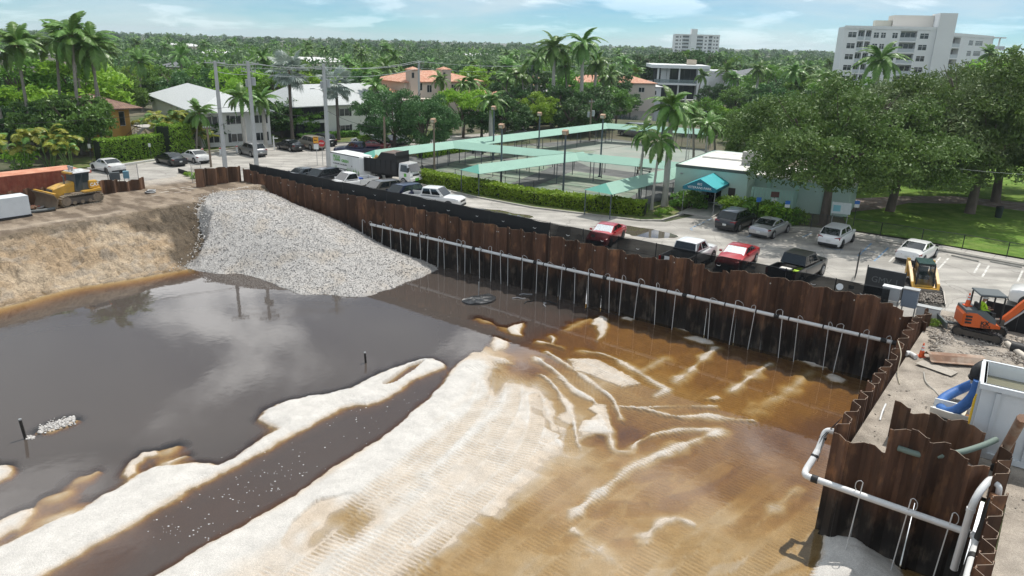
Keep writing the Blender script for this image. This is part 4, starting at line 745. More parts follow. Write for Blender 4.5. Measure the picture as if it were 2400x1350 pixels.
for i,(a,b) in enumerate(zip(edges,edges[1:])):
    nb = 10; s = MB(); lo,hi = [],[]
    for j in range(nb + 1):
        u = a + (b - a)*j/nb; bul = .04*math.sin(math.pi*j/nb)*_r.uniform(-1,1); lo.append(loc(u,fv + .03 + bul,.1)); hi.append(loc(u,fv + .03 + bul*.4,H_ - .02 + sag(u)*math.sin(math.pi*j/nb)))
    mid = [x.lerp(y,.5) + (VA*.05*_r.uniform(-.6,1)) for x,y in zip(lo,hi)]; n = nb + 1
    s.add(lo + mid + hi,[(j,j + 1,n + j + 1,n + j) for j in range(nb)] + [(n + j,n + j + 1,2*n + j + 1,2*n + j) for j in range(nb)])
    s.build('screen_panel',M_solid if a < -26 else M_screen,fen,180)
    MB().tube([loc(a,fv,-.1),loc(a,fv,H_ + .05)],.032,6).build('post',M_post,fen)
    MB().tube([loc(a,fv,H_),loc(b,fv,H_)],.02,5).build('top_rail',M_post,fen)
    MB().tube([loc(a,fv - .01,.95),loc(b,fv - .01,.95)],.012,4).build('middle_wire',M_post,fen)
    if i > 4: link('vent_flap',moon_me,fen,loc((a + b)/2 + .3*_r.random(),fv + .12,1.28 + .1*_r.random()),(0,0,math.atan2(UA.y,UA.x)),(_r.uniform(.7,1.05),)*3)
    if _r.random() < .4: MB().box(loc(a + .9,fv + .09,1.55),(.3,.01,.22),math.atan2(UA.y,UA.x)).build('vent_slot',M_solid,fen)
# ------------------------------------------------------------------ cars, pickups, vans
M_glass = mat('car_glass',(.012,.016,.018),.04,spec=.8); M_tyre = mat('tyre_rubber',(.018,.018,.018),.85); M_rim = mat('alloy_rim',(.42,.42,.43),.35,metal=.7); M_drim = mat('dark_rim',(.05,.05,.05),.4,metal=.5)
M_trim = mat('black_trim',(.02,.02,.021),.6); M_red = mat('tail_lamp',(.22,.012,.012),.2,spec=.7); M_lamp = mat('head_lamp',(.62,.64,.66),.12,spec=.8); M_plate = mat('number_plate',(.62,.64,.62),.5); M_shade = mat('sun_shade',(.62,.66,.68),.35,metal=.4,var=.3,scale=9)
def paint(name,c,metal=0.0,rough=.28): return mat('paint_' + name,c,rough,metal=metal,coat=.7,spec=.5)
PAINT = dict(white=paint('white',(.76,.76,.75)),black=paint('black',(.012,.012,.014)),red=paint('red',(.42,.012,.02),.2),grey=paint('grey',(.26,.26,.265),.5),silver=paint('silver',(.46,.46,.46),.6),navy=paint('navy',(.012,.018,.055),.3),gold=paint('gold',(.36,.32,.26),.5),slate=paint('slate',(.07,.085,.10),.4),charcoal=paint('charcoal',(.03,.032,.036),.4),bronze=paint('bronze',(.17,.16,.14),.5),maroon=paint('maroon',(.20,.03,.035),.2))
def wheel(parent,x,y,r,w,side,rim):
    o = MB().lathe([(r*.60,-w/2),(r*.93,-w/2),(r,-w*.32),(r,w*.32),(r*.93,w/2),(r*.60,w/2)],n=20).build('wheel',M_tyre,parent,50,(x,y,r),(R(90),0,0))
    d = MB(); d.lathe([(.0,.0),(r*.64,.0),(r*.66,.03),(r*.58,.045),(r*.5,.02),(.06,.03),(0.0,.04)],n=18)
    for k in range(5):
        a = 2*math.pi*k/5; d.box((math.cos(a)*r*.32,math.sin(a)*r*.32,.035),(r*.5,.06,.03),a)
    q = d.build('rim',rim,o,50); q.location = (0,0,-side*w*.32 if False else 0); q.rotation_euler = (R(180) if side > 0 else 0,0,0); q.location.z = -w*.40 if side > 0 else w*.40
    return o
def car(kind,color,label,rear,front,cat='car',group=None,rim=None,shade=False,z=0.0,bed=None):
    A,B = gp(*rear,z),gp(*front,z); ctr = (A + B)/2; rz = math.atan2(B.y - A.y,B.x - A.x); P = PAINT[color]; rim = rim or M_rim
    T = dict(sedan=(4.85,1.84,1.45,2.82,.33,(1.05,1.00),(.28,1.42),(-.75,1.41),(-1.55,1.08),.74,1.06,1.02),
             suv=(4.75,1.92,1.72,2.85,.37,(1.22,1.10),(.55,1.68),(-1.65,1.64),(-2.12,1.10),.92,1.10,1.05),
             bigsuv=(5.1,2.0,1.86,2.95,.40,(1.30,1.20),(.72,1.84),(-2.1,1.82),(-2.42,1.15),1.02,1.20,1.16),
             hatch=(4.2,1.80,1.60,2.60,.34,(1.12,1.06),(.52,1.58),(-1.55,1.55),(-1.92,1.08),.86,1.06,1.02),
             pickup=(5.75,2.0,1.86,3.65,.40,(1.28,1.20),(.66,1.85),(-.85,1.84),(-1.05,1.22),1.06,1.20,1.12),
             single=(5.6,2.0,1.86,3.4,.40,(1.28,1.20),(.62,1.85),(-.22,1.84),(-.42,1.22),1.06,1.20,1.12),
             van=(5.6,2.0,2.3,3.6,.36,(2.05,1.35),(1.25,2.26),(-2.62,2.28),(-2.74,1.2),1.05,1.3,1.2))[kind]
    Ln,W,H,wb,r,wsb,rf,rr_,bb,nose,cowl,deck = T; w = W/2; h = Ln/2; pk = kind in ('pickup','single')
    root = thing({'sedan': 'sedan_car','suv': 'suv_car','bigsuv': 'suv_car','hatch': 'hatchback_car','pickup': 'pickup_truck','single': 'pickup_truck','van': 'van'}[kind],label,cat,(ctr.x,ctr.y,z),rz,group)
    zl = .19 if not pk else .3
    sill = lambda x: zl
    st = [(h,.80,zl + .16,nose - .18,nose - .10),(h - .10,.90,zl + .03,nose - .06,nose),(h - .5,.97,zl,nose + .04,nose + .09),(wsb[0] + .15,1.0,zl,cowl - .10,cowl - .01),(rf[0],1.0,zl,deck - .06,cowl)]
    xe = bb[0] if not pk else rr_[0]
    st += [(rr_[0],1.0,zl,deck - .05,deck)] if not pk else [(rr_[0],1.0,zl,deck - .05,deck),(bb[0] - .05,1.0,zl,deck - .03,deck)]
    if not pk: st += [(max(bb[0],-h + .22),.98,zl,deck - .07,bb[1] - .01),(-h + .08,.92,zl + .06,deck - .14,deck - .05),(-h,.84,zl + .16,deck - .28,deck - .20)]
    def ring(x,k,a,b,t): W_ = w*k; return [(x,-W_*.90,a),(x,-W_,a + .22),(x,-W_*1.0,b - .12),(x,-W_*.95,b),(x,-W_*.6,t),(x,W_*.6,t),(x,W_*.95,b),(x,W_,b - .12),(x,W_,a + .22),(x,W_*.90,a)]
    body = MB().loft([ring(*s) for s in st]).build('body',P,root,38)
    if pk:
        x0,x1 = bb[0] - .09,-h; b = MB(); bh = 1.14
        for s in (-1,1): b.box(((x0 + x1)/2,s*(w - .05),(zl + .25 + bh)/2),(x0 - x1,.09,bh - zl - .25))
        b.box((x1 + .04,0,(zl + .3 + bh)/2),(.08,W - .2,bh - zl - .3)); b.box((x0 - .03,0,(zl + .3 + bh)/2),(.05,W - .2,bh - zl - .3)); b.build('cargo_side',P,root,30)
        MB().box(((x0 + x1)/2,0,.68),(x0 - x1 - .14,W - .2,.06)).build('cargo_floor',M_trim,root); MB().box((x1 - .06,0,.5),(.14,W*.86,.2)).build('rear_bumper',MATS['alloy_rim'] if color == 'white' else M_trim,root)
        for i,(bx,by,sx,sy,sz,bm) in enumerate(bed or []): MB().box((bx,by,.72 + sz/2),(sx,sy,sz),.1*i).build('load',bm,root)
    tw = .76; xb = [wsb,rf,rr_,bb]
    ck = lambda x,z,k: [(x,-w*k,z),(x,w*k,z)]
    cab = MB(); zb = min(wsb[1],bb[1]) - .05
    lowr = [(wsb[0] + .05,-w*.86,wsb[1] - .03),(wsb[0] + .05,w*.86,wsb[1] - .03),(bb[0] - .02,w*.86,bb[1] - .03),(bb[0] - .02,-w*.86,bb[1] - .03)]
    low2 = [(rf[0] + .55*(wsb[0] - rf[0]),0,0)]
    up = [(rf[0],-w*tw,rf[1] - .03),(rf[0],w*tw,rf[1] - .03),(rr_[0],w*tw,rr_[1] - .03),(rr_[0],-w*tw,rr_[1] - .03)]
    cab.add(lowr + up,[(0,1,5,4),(1,2,6,5),(2,3,7,6),(3,0,4,7)])
    cab.build('cabin',P,root)
    rfm = MB(); nx,ny = 6,5; gridv = []
    for i in range(nx + 1):
        for j in range(ny + 1):
            s,t = i/nx,j/ny*2 - 1; x = rf[0] + .02 + (rr_[0] - rf[0] - .04)*s; z0 = rf[1] + (rr_[1] - rf[1])*s; gridv.append((x,w*tw*1.01*t*(1 - .03*abs(2*s - 1)**4),z0 - .025 + .055*(1 - t**4)*(1 - (2*s - 1)**4*.7)))
    rfm.add(gridv,[(i*(ny + 1) + j,(i + 1)*(ny + 1) + j,(i + 1)*(ny + 1) + j + 1,i*(ny + 1) + j + 1)[::-1] for i in range(nx) for j in range(ny)]); rfm.build('roof',P,root,180)
    def pane(name,a,b,c,d,m=M_glass,e=.012,ins=.06):
        a,b,c,d = map(Vector,(a,b,c,d)); cen = (a + b + c + d)/4; n = (b - a).cross(d - a).normalized(); n = n if n.dot(cen - Vector((cen.x*.3,0,.9))) > 0 else -n
        return MB().prism([cen + (p - cen)*(1 - ins) + n*.002 for p in (a,b,c,d)],n*e).build(name,m,root)
    pane('windshield',lowr[0],lowr[1],up[1],up[0],M_shade if shade else M_glass); pane('rear_window',lowr[2],lowr[3],up[3],up[2])
    for s in (-1,1):
        def sp(f,g):
            lo_ = Vector((wsb[0] + .05 + (bb[0] - .02 - wsb[0] - .05)*f,s*w*.86,wsb[1] - .03 + (bb[1] - wsb[1])*f)); hi_ = Vector((rf[0] + (rr_[0] - rf[0])*f,s*w*tw,rf[1] - .03 + (rr_[1] - rf[1])*f)); return lo_.lerp(hi_,g)
        cuts = [(.10,.47),(.51,.80),(.83,.95)] if kind in ('bigsuv','suv') else [(.06,.95)] if kind == 'single' else [(.10,.48),(.53,.92)] if kind != 'van' else [(.05,.22)]
        for f0,f1 in cuts: pane('side_window',sp(f0,.14),sp(f1,.14),sp(f1 - .005,.90),sp(f0 + (.02 if f0 > .2 else .035),.90),ins=0)
        MB().box((wsb[0] - .18,s*(w + .07),wsb[1] + .06),(.12,.2,.13),top=(.9,.9)).build('mirror',P if color != 'white' or kind != 'sedan' else M_trim,root)
        MB().hexa([(h - .32,s*w*.62,nose - .16),(h - .03,s*w*.60,nose - .16),(h - .16,s*w*.90,nose - .16),(h - .42,s*w*.965,nose - .14),(h - .36,s*w*.6,nose + .01),(h - .06,s*w*.58,nose - .03),(h - .20,s*w*.86,nose - .03),(h - .46,s*w*.93,nose + .0)]).build('headlight',M_lamp,root)
        if pk: MB().box((-h + .03,s*(w - .07),.95),(.1,.16,.34)).build('tail_light',M_red,root)
        elif kind in ('suv','hatch','bigsuv'): MB().hexa([(-h - .005,s*w*.5,deck - .28),(-h + .02,s*w*.5,deck - .28),(-h + .36,s*w*.96,deck - .26),(-h + .06,s*w*.93,deck - .26),(-h + .02,s*w*.5,deck - .12),(-h + .1,s*w*.5,deck - .12),(-h + .42,s*w*.97,deck - .06),(-h + .09,s*w*.92,deck - .06)]).build('tail_light',M_red,root)
        else: MB().hexa([(-h - .006,s*w*.42,deck - .30),(-h + .03,s*w*.42,deck - .30),(-h + .40,s*w*.965,deck - .26),(-h + .04,s*w*.90,deck - .28),(-h + .01,s*w*.42,deck - .2),(-h + .08,s*w*.42,deck - .2),(-h + .44,s*w*.955,deck - .13),(-h + .07,s*w*.90,deck - .14)]).build('tail_light',M_red,root)
        for x in (wb/2 + .02,-wb/2 + .02):
            a = MB(); n = 18; pts = [(x + (r + .075)*math.cos(math.pi*k/n),s*(w + .004),r + (r + .075)*math.sin(math.pi*k/n)) for k in range(n + 1)] + [(x - r - .075,s*(w + .004),zl + .02),(x + r + .075,s*(w + .004),zl + .02)]
            a.prism(pts,(0,-s*.05,0)); a.build('wheel_arch',M_trim,root); wheel(root,x,s*(w - .085),r,.23,s,rim)
    MB().box((-h + .04,0,zl + .14),(.16,W*.82,.16)).build('lower_bumper',M_trim,root); MB().box((h - .06,0,zl + .12),(.16,W*.74,.18)).build('lower_bumper',M_trim,root)
    MB().box((-h - .008 if not pk else -h - .135,0,deck - .42 if not pk else .5),(.02,.32,.16)).build('number_plate',M_plate,root); MB().box((h - .015,0,nose - .26),(.05,W*.5,.16)).build('grille',M_trim,root)
    MB().box((0,0,zl + .05),(Ln*.9,W*.8,.1)).build('underbody',M_trim,root)
    return root
GP1 = 'cars parked beside the screened fence'; GP2 = 'cars on the far street'; GP3 = 'cars in the painted bays'
car('sedan','white','white coupe-like sedan parked by the white kerb beyond the bulldozer',(271,405),(237,397),group=GP2,rim=M_drim)
car('sedan','black','black sedan parked in front of the clipped green hedge',(418,389),(385,381),group=GP2,rim=M_drim)
car('sedan','white','white sedan parked nose to the hedge, touching the black sedan in view',(473,382),(444,375),group=GP2)
car('suv','grey','grey SUV standing at the corner between the two concrete poles',(612,369),(573,359),group=GP2)
car('sedan','black','black sedan parked by the lawn of the white apartment block',(698,355),(663,348),group=GP2)
car('bigsuv','gold','pale gold SUV parked behind the stop sign',(746,352),(714,345),group=GP2)
car('suv','charcoal','dark SUV half hidden behind the third concrete pole',(772,343),(744,337),group=GP2)
car('sedan','white','white sedan seen side on beneath the left edge of the round oak',(883,340),(840,336),group=GP2)
car('sedan','charcoal','dark sedan in the shade under the round oak',(918,341),(893,337),group=GP2)
car('sedan','white','white sedan behind the timber pole in the shade of the round oak',(944,338),(917,333),group=GP2)
car('pickup','navy','dark blue pickup at the tip of the long green canopy',(868,366),(806,364),cat='pickup',group=GP2)
car('sedan','maroon','dark red car mostly hidden behind the tip of the long green canopy',(888,353),(858,351),group=GP2)
car('sedan','slate','blue-grey sedan, leftmost of the row behind the screened fence',(727,421),(690,428),group=GP1)
car('suv','charcoal','dark grey SUV beside the white trailer in the row behind the fence',(778,427),(732,436),group=GP1)
_blue = mat('blue_cool_box',(.03,.08,.35),.5); _cardb = mat('white_sacks',(.6,.58,.54),.8); _hiv = mat('hi_vis',(.45,.72,.03),.7)
car('single','white','white regular-cab pickup with a blue cool box in its bed',(855,441),(790,450),cat='pickup',group=GP1,bed=[(-.85,.3,.5,.6,.5,_blue),(-1.3,-.4,.7,.5,.3,_cardb),(-1.9,.3,.5,.6,.2,M_trim)])
car('suv','bronze','bronze-grey SUV with chrome window line next to the white regular-cab pickup',(920,458),(868,466),group=GP1)
car('suv','navy','navy blue SUV in front of the dump truck',(972,466),(915,478),group=GP1)
car('pickup','white','white extended-cab pickup pulling out toward the right past the hedge',(985,480),(1052,487),cat='pickup',group=GP1,rim=M_rim)
car('sedan','red','red sedan with a silver sunshade, beside the street puddle',(1442,552),(1397,580),group=GP1,shade=True,rim=M_drim)
car('pickup','white','white pickup with dark tinted rear window between the two red sedans',(1592,631),(1636,609),cat='pickup',group=GP1)
car('sedan','red','red sedan nearer the black pickup, silver shade in its windshield',(1748,605),(1704,634),group=GP1,shade=True)
car('pickup','black','black pickup with white boxes in its open bed',(1840,664),(1893,638),cat='pickup',group=GP1,bed=[(-1.6,.2,.5,.7,.25,_cardb),(-1.5,-.5,.4,.4,.2,_hiv),(-2.3,.2,.5,.5,.2,_blue)])
car('suv','charcoal','charcoal SUV parked by the bushes of the mint green building',(1704,540),(1741,525),group=GP3)
car('sedan','silver','silver-grey sedan next to the charcoal SUV',(1785,556),(1822,541),group=GP3)
car('hatch','white','white boxy hatchback with grey roof in front of the noticeboard',(1945,578),(1972,563),group=GP3,rim=M_drim)
car('sedan','white','white sedan alone in the painted bays by the lawn',(2131,615),(2163,597),group=GP3)
car('pickup','white','white pickup entering at the right edge behind the excavator boom',(2545,742),(2440,722),cat='pickup')
car('sedan','silver','silver car parked under the far green canopy',(1232,321),(1204,319),group='vehicles beyond the courts')
car('van','grey','grey panel van parked behind the far court fence',(1512,322),(1462,317),cat='van',group='vehicles beyond the courts')
# ------------------------------------------------------------------ enclosed trailer
A,B = gp(777,407),gp(853,424); d = (B - A).normalized(); rz = math.atan2(d.y,d.x); n = Vector((-d.y,d.x,0)); o = A + n*1.1
L_ = (B - A).length; L_ = 5.2
tr = thing('box_trailer','white enclosed trailer with green grass lettering hitched behind the dump truck','trailer',(o.x,o.y,0),rz)
M_tw = mat('trailer_white',(.74,.75,.74),.45,var=.04,scale=1); Ht = 2.5
MB().loft([[(x,-1.1,.45),(x,1.1,.45),(x,1.1,Ht - .08),(x,1.02,Ht),(x,-1.02,Ht),(x,-1.1,Ht - .08)] for x in (0,L_)]).build('box',M_tw,tr,30)
MB().loft([[(L_,-1.1,.45),(L_,1.1,.45),(L_,1.1,Ht - .1),(L_,-1.1,Ht - .1)],[(L_ + .6,-.15,.5),(L_ + .6,.15,.5),(L_ + .6,.15,Ht - .2),(L_ + .6,-.15,Ht - .2)]]).build('nose',M_tw,tr)
MB().box((L_/2,-1.115,Ht - .06),(L_,.03,.08)).build('roof_trim',M_trim,tr); MB().box((L_/2,-1.115,.5),(L_,.03,.1)).build('sill_trim',M_trim,tr)
dr = MB().box((3.55,-1.112,1.42),(.85,.024,1.75)).build('door',mat('trailer_door',(.66,.67,.66),.45),tr); MB().box((.36,-.03,-.1),(.1,.03,.1)).build('handle',M_trim,dr,None,(3.55,-1.112,1.42)); dr_h = dr.children[0]; dr_h.location = (0,0,0)
dr_h.data.transform(Matrix.Translation((3.55,-1.112,1.42)))
for x in (1.75,2.6): wheel(tr,x,-1.0,.36,.22,-1,M_rim); MB().box((x,-1.112,.82),(.8,.03,.08)).build('fender',M_trim,tr)
letters('HULA',.5,_green,tr,(1.15,-1.125,2.08),(R(90),0,0),.01); letters('LAWN  GREEN',.42,_green,tr,(1.95,-1.125,1.72),(R(90),0,0),.01); letters('561.901.2491 / 561.901.2491',.22,_blk,tr,(1.75,-1.125,1.3),(R(90),0,0))
gb = MB(); _r = random.Random(4)
for i in range(46):
    x = .05 + _r.random()**.8*1.0 if i < 14 else 2.9 + 2.2*_r.random(); hgt = .25 + .45*_r.random(); gb.add([(x,-1.124,.58),(x + .09,-1.124,.58),(x + .02 + .12*(_r.random() - .5),-1.124,.58 + hgt)],[(0,1,2)])
gb.build('grass_print',_green,tr)
MB().box((L_ + 1.1,0,.48),(1.2,.1,.1)).build('tongue',M_trim,tr)
# ------------------------------------------------------------------ cab-over dump truck
A,B = gp(881,425),gp(931,432); d = (B - A).normalized(); rz = math.atan2(d.y,d.x); n = Vector((-d.y,d.x,0)); o = A + n*.95
tk = thing('dump_truck','white cab-over dump truck with tall black chip box in front of the hedge','truck',(o.x,o.y,0),rz)
M_tb = mat('truck_body_black',(.018,.018,.019),.5,var=.25,scale=2); M_troof = mat('rusty_tarp',(.11,.09,.08),.85,var=.4,scale=1.5,col2=(.2,.12,.09))
b = MB()
for s in (-1,1): b.box((.75,s*1.08,1.75),(4.4,.06,1.5))
b.box((-1.45,0,1.55),(.06,2.16,1.1)); b.box((2.95,0,2.2),(.06,2.16,2.4)); b.box((.75,0,1.02),(4.4,2.16,.06))
for x in np.arange(-1.2,2.9,.68):
    for s in (-1,1): b.box((x,s*1.13,1.75),(.07,.05,1.5))
b.build('dump_box',M_tb,tk); MB().prism([(.4,-1.11,2.5),(2.98,-1.11,2.5),(2.98,-1.11,3.0),(2.7,-1.11,3.2),(1.0,-1.11,3.2)],(0,2.22,0)).build('chip_cover',M_tb,tk)
MB().hexa([(.38,-1.12,2.52),(1.0,-1.12,3.21),(1.0,1.12,3.21),(.38,1.12,2.52),(.36,-1.12,2.55),(.99,-1.12,3.25),(.99,1.12,3.25),(.36,1.12,2.55)]).build('cover_slope',M_troof,tk); MB().box((1.85,0,3.23),(1.75,2.2,.04)).build('cover_roof',M_troof,tk)
MB().box((.75,0,.78),(6.2,.8,.22)).build('chassis',M_trim,tk)
_ld = MB(); _r = random.Random(9)
for i in range(16): _ld.box((-.9 + 1.4*_r.random(),-.8 + 1.6*_r.random(),2.25 + .35*_r.random()),(.9*_r.random() + .3,.1 + .2*_r.random(),.06),3*_r.random(),ry=_r.uniform(-.8,.8))
_ld.build('scrap_load',mat('scrap_timber',(.42,.28,.08),.8,var=.4,scale=3),tk)
cb = MB().loft([[(3.15,s_*1.0,.55) for s_ in (-1,1)] + [(3.15,1.0,1.5),(3.15,.88,2.28),(3.15,-.88,2.28),(3.15,-1.0,1.5)],[(4.62,-1.0,.55),(4.62,1.0,.55),(4.66,1.0,1.35),(4.2,.86,2.26),(4.2,-.86,2.26),(4.66,-1.0,1.35)]]).build('cab',PAINT['white'],tk,20)
MB().hexa([(4.665,-.9,1.42),(4.665,.9,1.42),(4.27,.8,2.17),(4.27,-.8,2.17),(4.69,-.9,1.43),(4.69,.9,1.43),(4.295,.8,2.19),(4.295,-.8,2.19)]).build('windshield',M_glass,tk)
for s in (-1,1):
    MB().prism([(3.35,s*1.0,1.45),(4.45,s*1.0,1.38),(4.12,s*.89,2.12),(3.38,s*.90,2.12)],(0,s*.015,0)).build('side_window',M_glass,tk); MB().box((4.6,s*1.22,1.75),(.1,.2,.4)).build('mirror',M_trim,tk); MB().box((4.67,s*.78,.95),(.06,.36,.2)).build('headlight',M_lamp,tk)
    wheel(tk,3.75,s*.92,.40,.26,s,M_rim); wheel(tk,.35,s*.86,.40,.4,s,M_rim)
MB().box((4.72,0,.62),(.16,1.95,.26)).build('bumper',PAINT['white'],tk); MB().box((4.82,0,.62),(.03,.62,.3)).build('green_plate',_green,tk); MB().box((4.68,0,1.08),(.04,1.1,.18)).build('grille',M_trim,tk); MB().box((4.0,-1.012,1.1),(.3,.02,.35)).build('door_logo',_green,tk)
# ------------------------------------------------------------------ crawler bits
M_cat = mat('machine_yellow',(.60,.33,.035),.45,var=.12,scale=2,col2=(.42,.25,.06),coat=.15); M_steel = mat('dusty_steel',(.17,.15,.13),.7,var=.3,scale=4,metal=.2); M_track = mat('track_steel',(.10,.085,.07),.8,var=.3,scale=5); M_mud = mat('dry_mud',(.24,.19,.14),.95,var=.3,scale=4); M_cabg = mat('cab_glass',(.03,.045,.05),.08,spec=.7); M_kub = mat('machine_orange',(.62,.105,.012),.42,var=.08,scale=2,coat=.2); M_dgrey = mat('machine_grey',(.085,.10,.105),.5); M_grn = mat('tinted_green',(.025,.06,.055),.2)
def track_loop(L,H,n):
    r = H/2; pts = []; s = L - H; per = 2*s + 2*math.pi*r
    for k in range(n):
        d = per*k/n
        if d < s: pts.append((-s/2 + d,H,0))
        elif d < s + math.pi*r: a = (d - s)/r; pts.append((s/2 + r*math.sin(a),r + r*math.cos(a),-a))
        elif d < 2*s + math.pi*r: pts.append((s/2 - (d - s - math.pi*r),0,math.pi))
        else: a = (d - 2*s - math.pi*r)/r; pts.append((-s/2 - r*math.sin(a),r - r*math.cos(a),math.pi - a))
    return pts
def crawler(root,x,y,L,H,W,nshoe,m_shoe,rubber=False,roller_m=None):
    c = link('crawler_track',MB().box((0,0,H*.5),(L - H*.9,W*.55,H*.5)).mesh('crawler_track',M_track),root,(x,y,0))
    if rubber:
        b = MB(); P = track_loop(L,H,44); ring = []
        for px_,pz,a in P: ring.append([(px_,-W/2,pz),(px_,W/2,pz),(px_ - (0 if False else .0),W/2,pz - 0),(px_,-W/2,pz)])
        vs = []; n = len(P); t = .06
        for px_,pz,a in P:
            nx_,nz_ = (math.sin(-a),math.cos(a)); vs += [(px_,-W/2,pz),(px_,W/2,pz),(px_ - nx_*t,W/2,pz - nz_*t),(px_ - nx_*t,-W/2,pz - nz_*t)]
        b.add(vs,[(4*i + k,4*i + (k + 1) % 4,4*((i + 1) % n) + (k + 1) % 4,4*((i + 1) % n) + k) for i in range(n) for k in range(4)]); b.build('belt',m_shoe,c,30)
        lug = MB()
        for px_,pz,a in P: lug.box((px_ + .015*math.sin(-a),0,pz + .015*math.cos(a)),(.045,W*.98,.04),ry=-a*1.0)
        lug.build('lugs',m_shoe,c)
    else:
        me = MB().box((0,0,0),(.165,W,.035)).box((.05,0,.035),(.022,W,.05)).mesh('track_shoe',m_shoe)
        for px_,pz,a in track_loop(L,H,nshoe): o = link('track_shoe',me,c,(px_,0,pz),(0,-a if False else a*-1,0))
        for o in c.children: pass
    for k in range(5): MB().cyl((-L/2 + H/2 + (L - H)*k/4,0,H*.30 if 0 < k < 4 else H/2),H*(.17 if 0 < k < 4 else .40),W*.62,'Y',14).build('roller',roller_m or M_mud,c,40)
    return c
# ------------------------------------------------------------------ bulldozer (x forward = blade)
p0,p1 = gp(236,471,.1),gp(146,486,.1); d = (p1 - p0).normalized(); n = Vector((-d.y,d.x,0)); ctr = (p0 + p1)/2 + (-n*1.0 if n.y < 0 else n*1.0); dz = thing('bulldozer','yellow bulldozer with curved steel blade parked on the dirt road','bulldozer',(ctr.x,ctr.y,.08),math.atan2(d.y,d.x))
for s in (-1,1): crawler(dz,0,s*1.05,3.7,.98,.62,40,mat('worn_shoe',(.34,.29,.22),.7,var=.25,scale=6))
MB().loft([[(x,-.55*k,z0),(x,.55*k,z0),(x,.55*k,z1 - .1),(x,.45*k,z1),(x,-.45*k,z1),(x,-.55*k,z1 - .1)] for x,k,z0,z1 in ((.15,1.05,.75,2.0),(1.2,1.0,.7,1.82),(1.95,.95,.7,1.62),(2.02,.9,.75,1.55))]).build('hood',M_cat,dz,30)
MB().box((2.04,0,1.15),(.05,.9,.75)).build('grille',M_dgrey,dz)
MB().box((-.2,0,.85),(2.7,1.3,.5)).build('main_frame',M_mud,dz)
for s in (-1,1):
    MB().hexa([(-.2,s*.5,1.05),(-1.75,s*.5,1.05),(-1.75,s*1.35,1.05),(-.2,s*1.35,1.05),(-.2,s*.5,1.16),(-1.75,s*.5,1.3),(-1.75,s*1.35,1.3),(-.2,s*1.35,1.16)]).build('fender',M_cat,dz)
    MB().hexa([(-.95,s*.6,1.3),(-1.9,s*.6,1.3),(-1.85,s*1.05,1.3),(-.95,s*1.05,1.3),(-.95,s*.6,1.95),(-1.68,s*.6,1.95),(-1.65,s*1.0,1.9),(-.95,s*1.0,1.95)]).build('tank',M_cat,dz)
    letters('CAT',.42,_white,dz,(-1.35,s*1.075,1.6),(R(90),0,R(180) if s > 0 else 0),.012)
    MB().box((.15,s*.82,1.03),(1.1,.5,.1)).build('step',M_mud,dz)
    MB().tube([(-1.1,s*.72,.62),(.9,s*.78,.55),(2.35,s*.85,.62)],.11,8).build('push_arm',M_steel,dz); MB().tube([(1.75,s*.38,1.15),(2.4,s*.52,.9)],.07,8).build('ram',M_rim,dz)
MB().hexa([(.22,-.72,1.15),(.22,.72,1.15),(-.95,.78,1.15),(-.95,-.78,1.15),(.05,-.66,2.75),(.05,.66,2.75),(-1.2,.72,2.75),(-1.2,-.72,2.75)]).build('cab_frame',M_dgrey,dz)
for s in (-1,1):
    MB().prism([(.12,s*.735,1.25),(-.42,s*.76,1.25),(-.50,s*.735,2.62),(.02,s*.70,2.62)],(0,s*.02,0)).build('cab_door',M_cabg,dz); MB().prism([(-.5,s*.765,1.85),(-1.0,s*.78,1.85),(-1.12,s*.735,2.62),(-.58,s*.725,2.62)],(0,s*.02,0)).build('side_window',M_cabg,dz)
MB().box((-.55,0,2.8),(1.55,1.6,.12),top=(.94,.94)).build('cab_roof',PAINT['white'],dz); MB().box((.3,0,2.74),(.3,1.3,.14)).build('roof_lip',M_cat,dz); MB().box((-1.38,0,2.7),(.2,1.3,.2)).build('rear_lip',mat('red_panel',(.5,.08,.03),.5),dz)
MB().tube([(.85,.3,1.8),(.85,.3,2.45),(.95,.3,2.6)],.06,8).build('exhaust',M_dgrey,dz)
for y in (-.25,.2): MB().lathe([(.10,0),(.10,.3),(.14,.33),(.14,.42),(.05,.46)],(-.05,y,2.85),12).build('air_cap',M_rim,dz,40)
bl = MB(); n = 9; prof = [(2.72 - .32*math.sin(math.pi*(k/(n - 1))*.9 + .15),.08 + 1.25*k/(n - 1)) for k in range(n)]; th = .07
bl.loft([[(x,y,z) for x,z in prof] + [(x - th,y,z) for x,z in prof[::-1]] for y in (-1.75,1.75)]); bl.build('blade',mat('worn_blade',(.20,.155,.11),.55,var=.25,scale=2,metal=.3),dz,40)
MB().box((2.44,0,1.36),(.2,3.4,.1)).build('blade_top',M_cat,dz); MB().box((2.32,0,.75),(.14,2.6,.7)).build('blade_back',M_cat,dz)
# ------------------------------------------------------------------ compact track loader (x forward = bucket)
p0,p1 = gp(2135,668),gp(2165,712); d = (p1 - p0).normalized(); ctr = gp(2156,690); sk = thing('track_loader','yellow compact track loader with green cab and a bucket full of stones','loader',(ctr.x,ctr.y,0),math.atan2(d.y,d.x))
for s in (-1,1): crawler(sk,-.15,s*.80,2.2,.72,.42,0,M_trim,True,M_cat)
MB().loft([[(x,-.6,.35),(x,.6,.35),(x,.6,z),(x,-.6,z)] for x,z in ((-1.45,1.3),(-.9,1.5),(.2,1.0),(.75,.75))]).build('body',M_cat,sk,20)
MB().box((-1.5,0,.95),(.1,1.15,.8)).build('rear_door',M_dgrey,sk); 
cbv = [(.62,-.5,.75),(.62,.5,.75),(-.75,.5,1.2),(-.75,-.5,1.2),(.35,-.46,2.05),(.35,.46,2.05),(-.85,.46,2.1),(-.85,-.46,2.1)]
fr = MB()
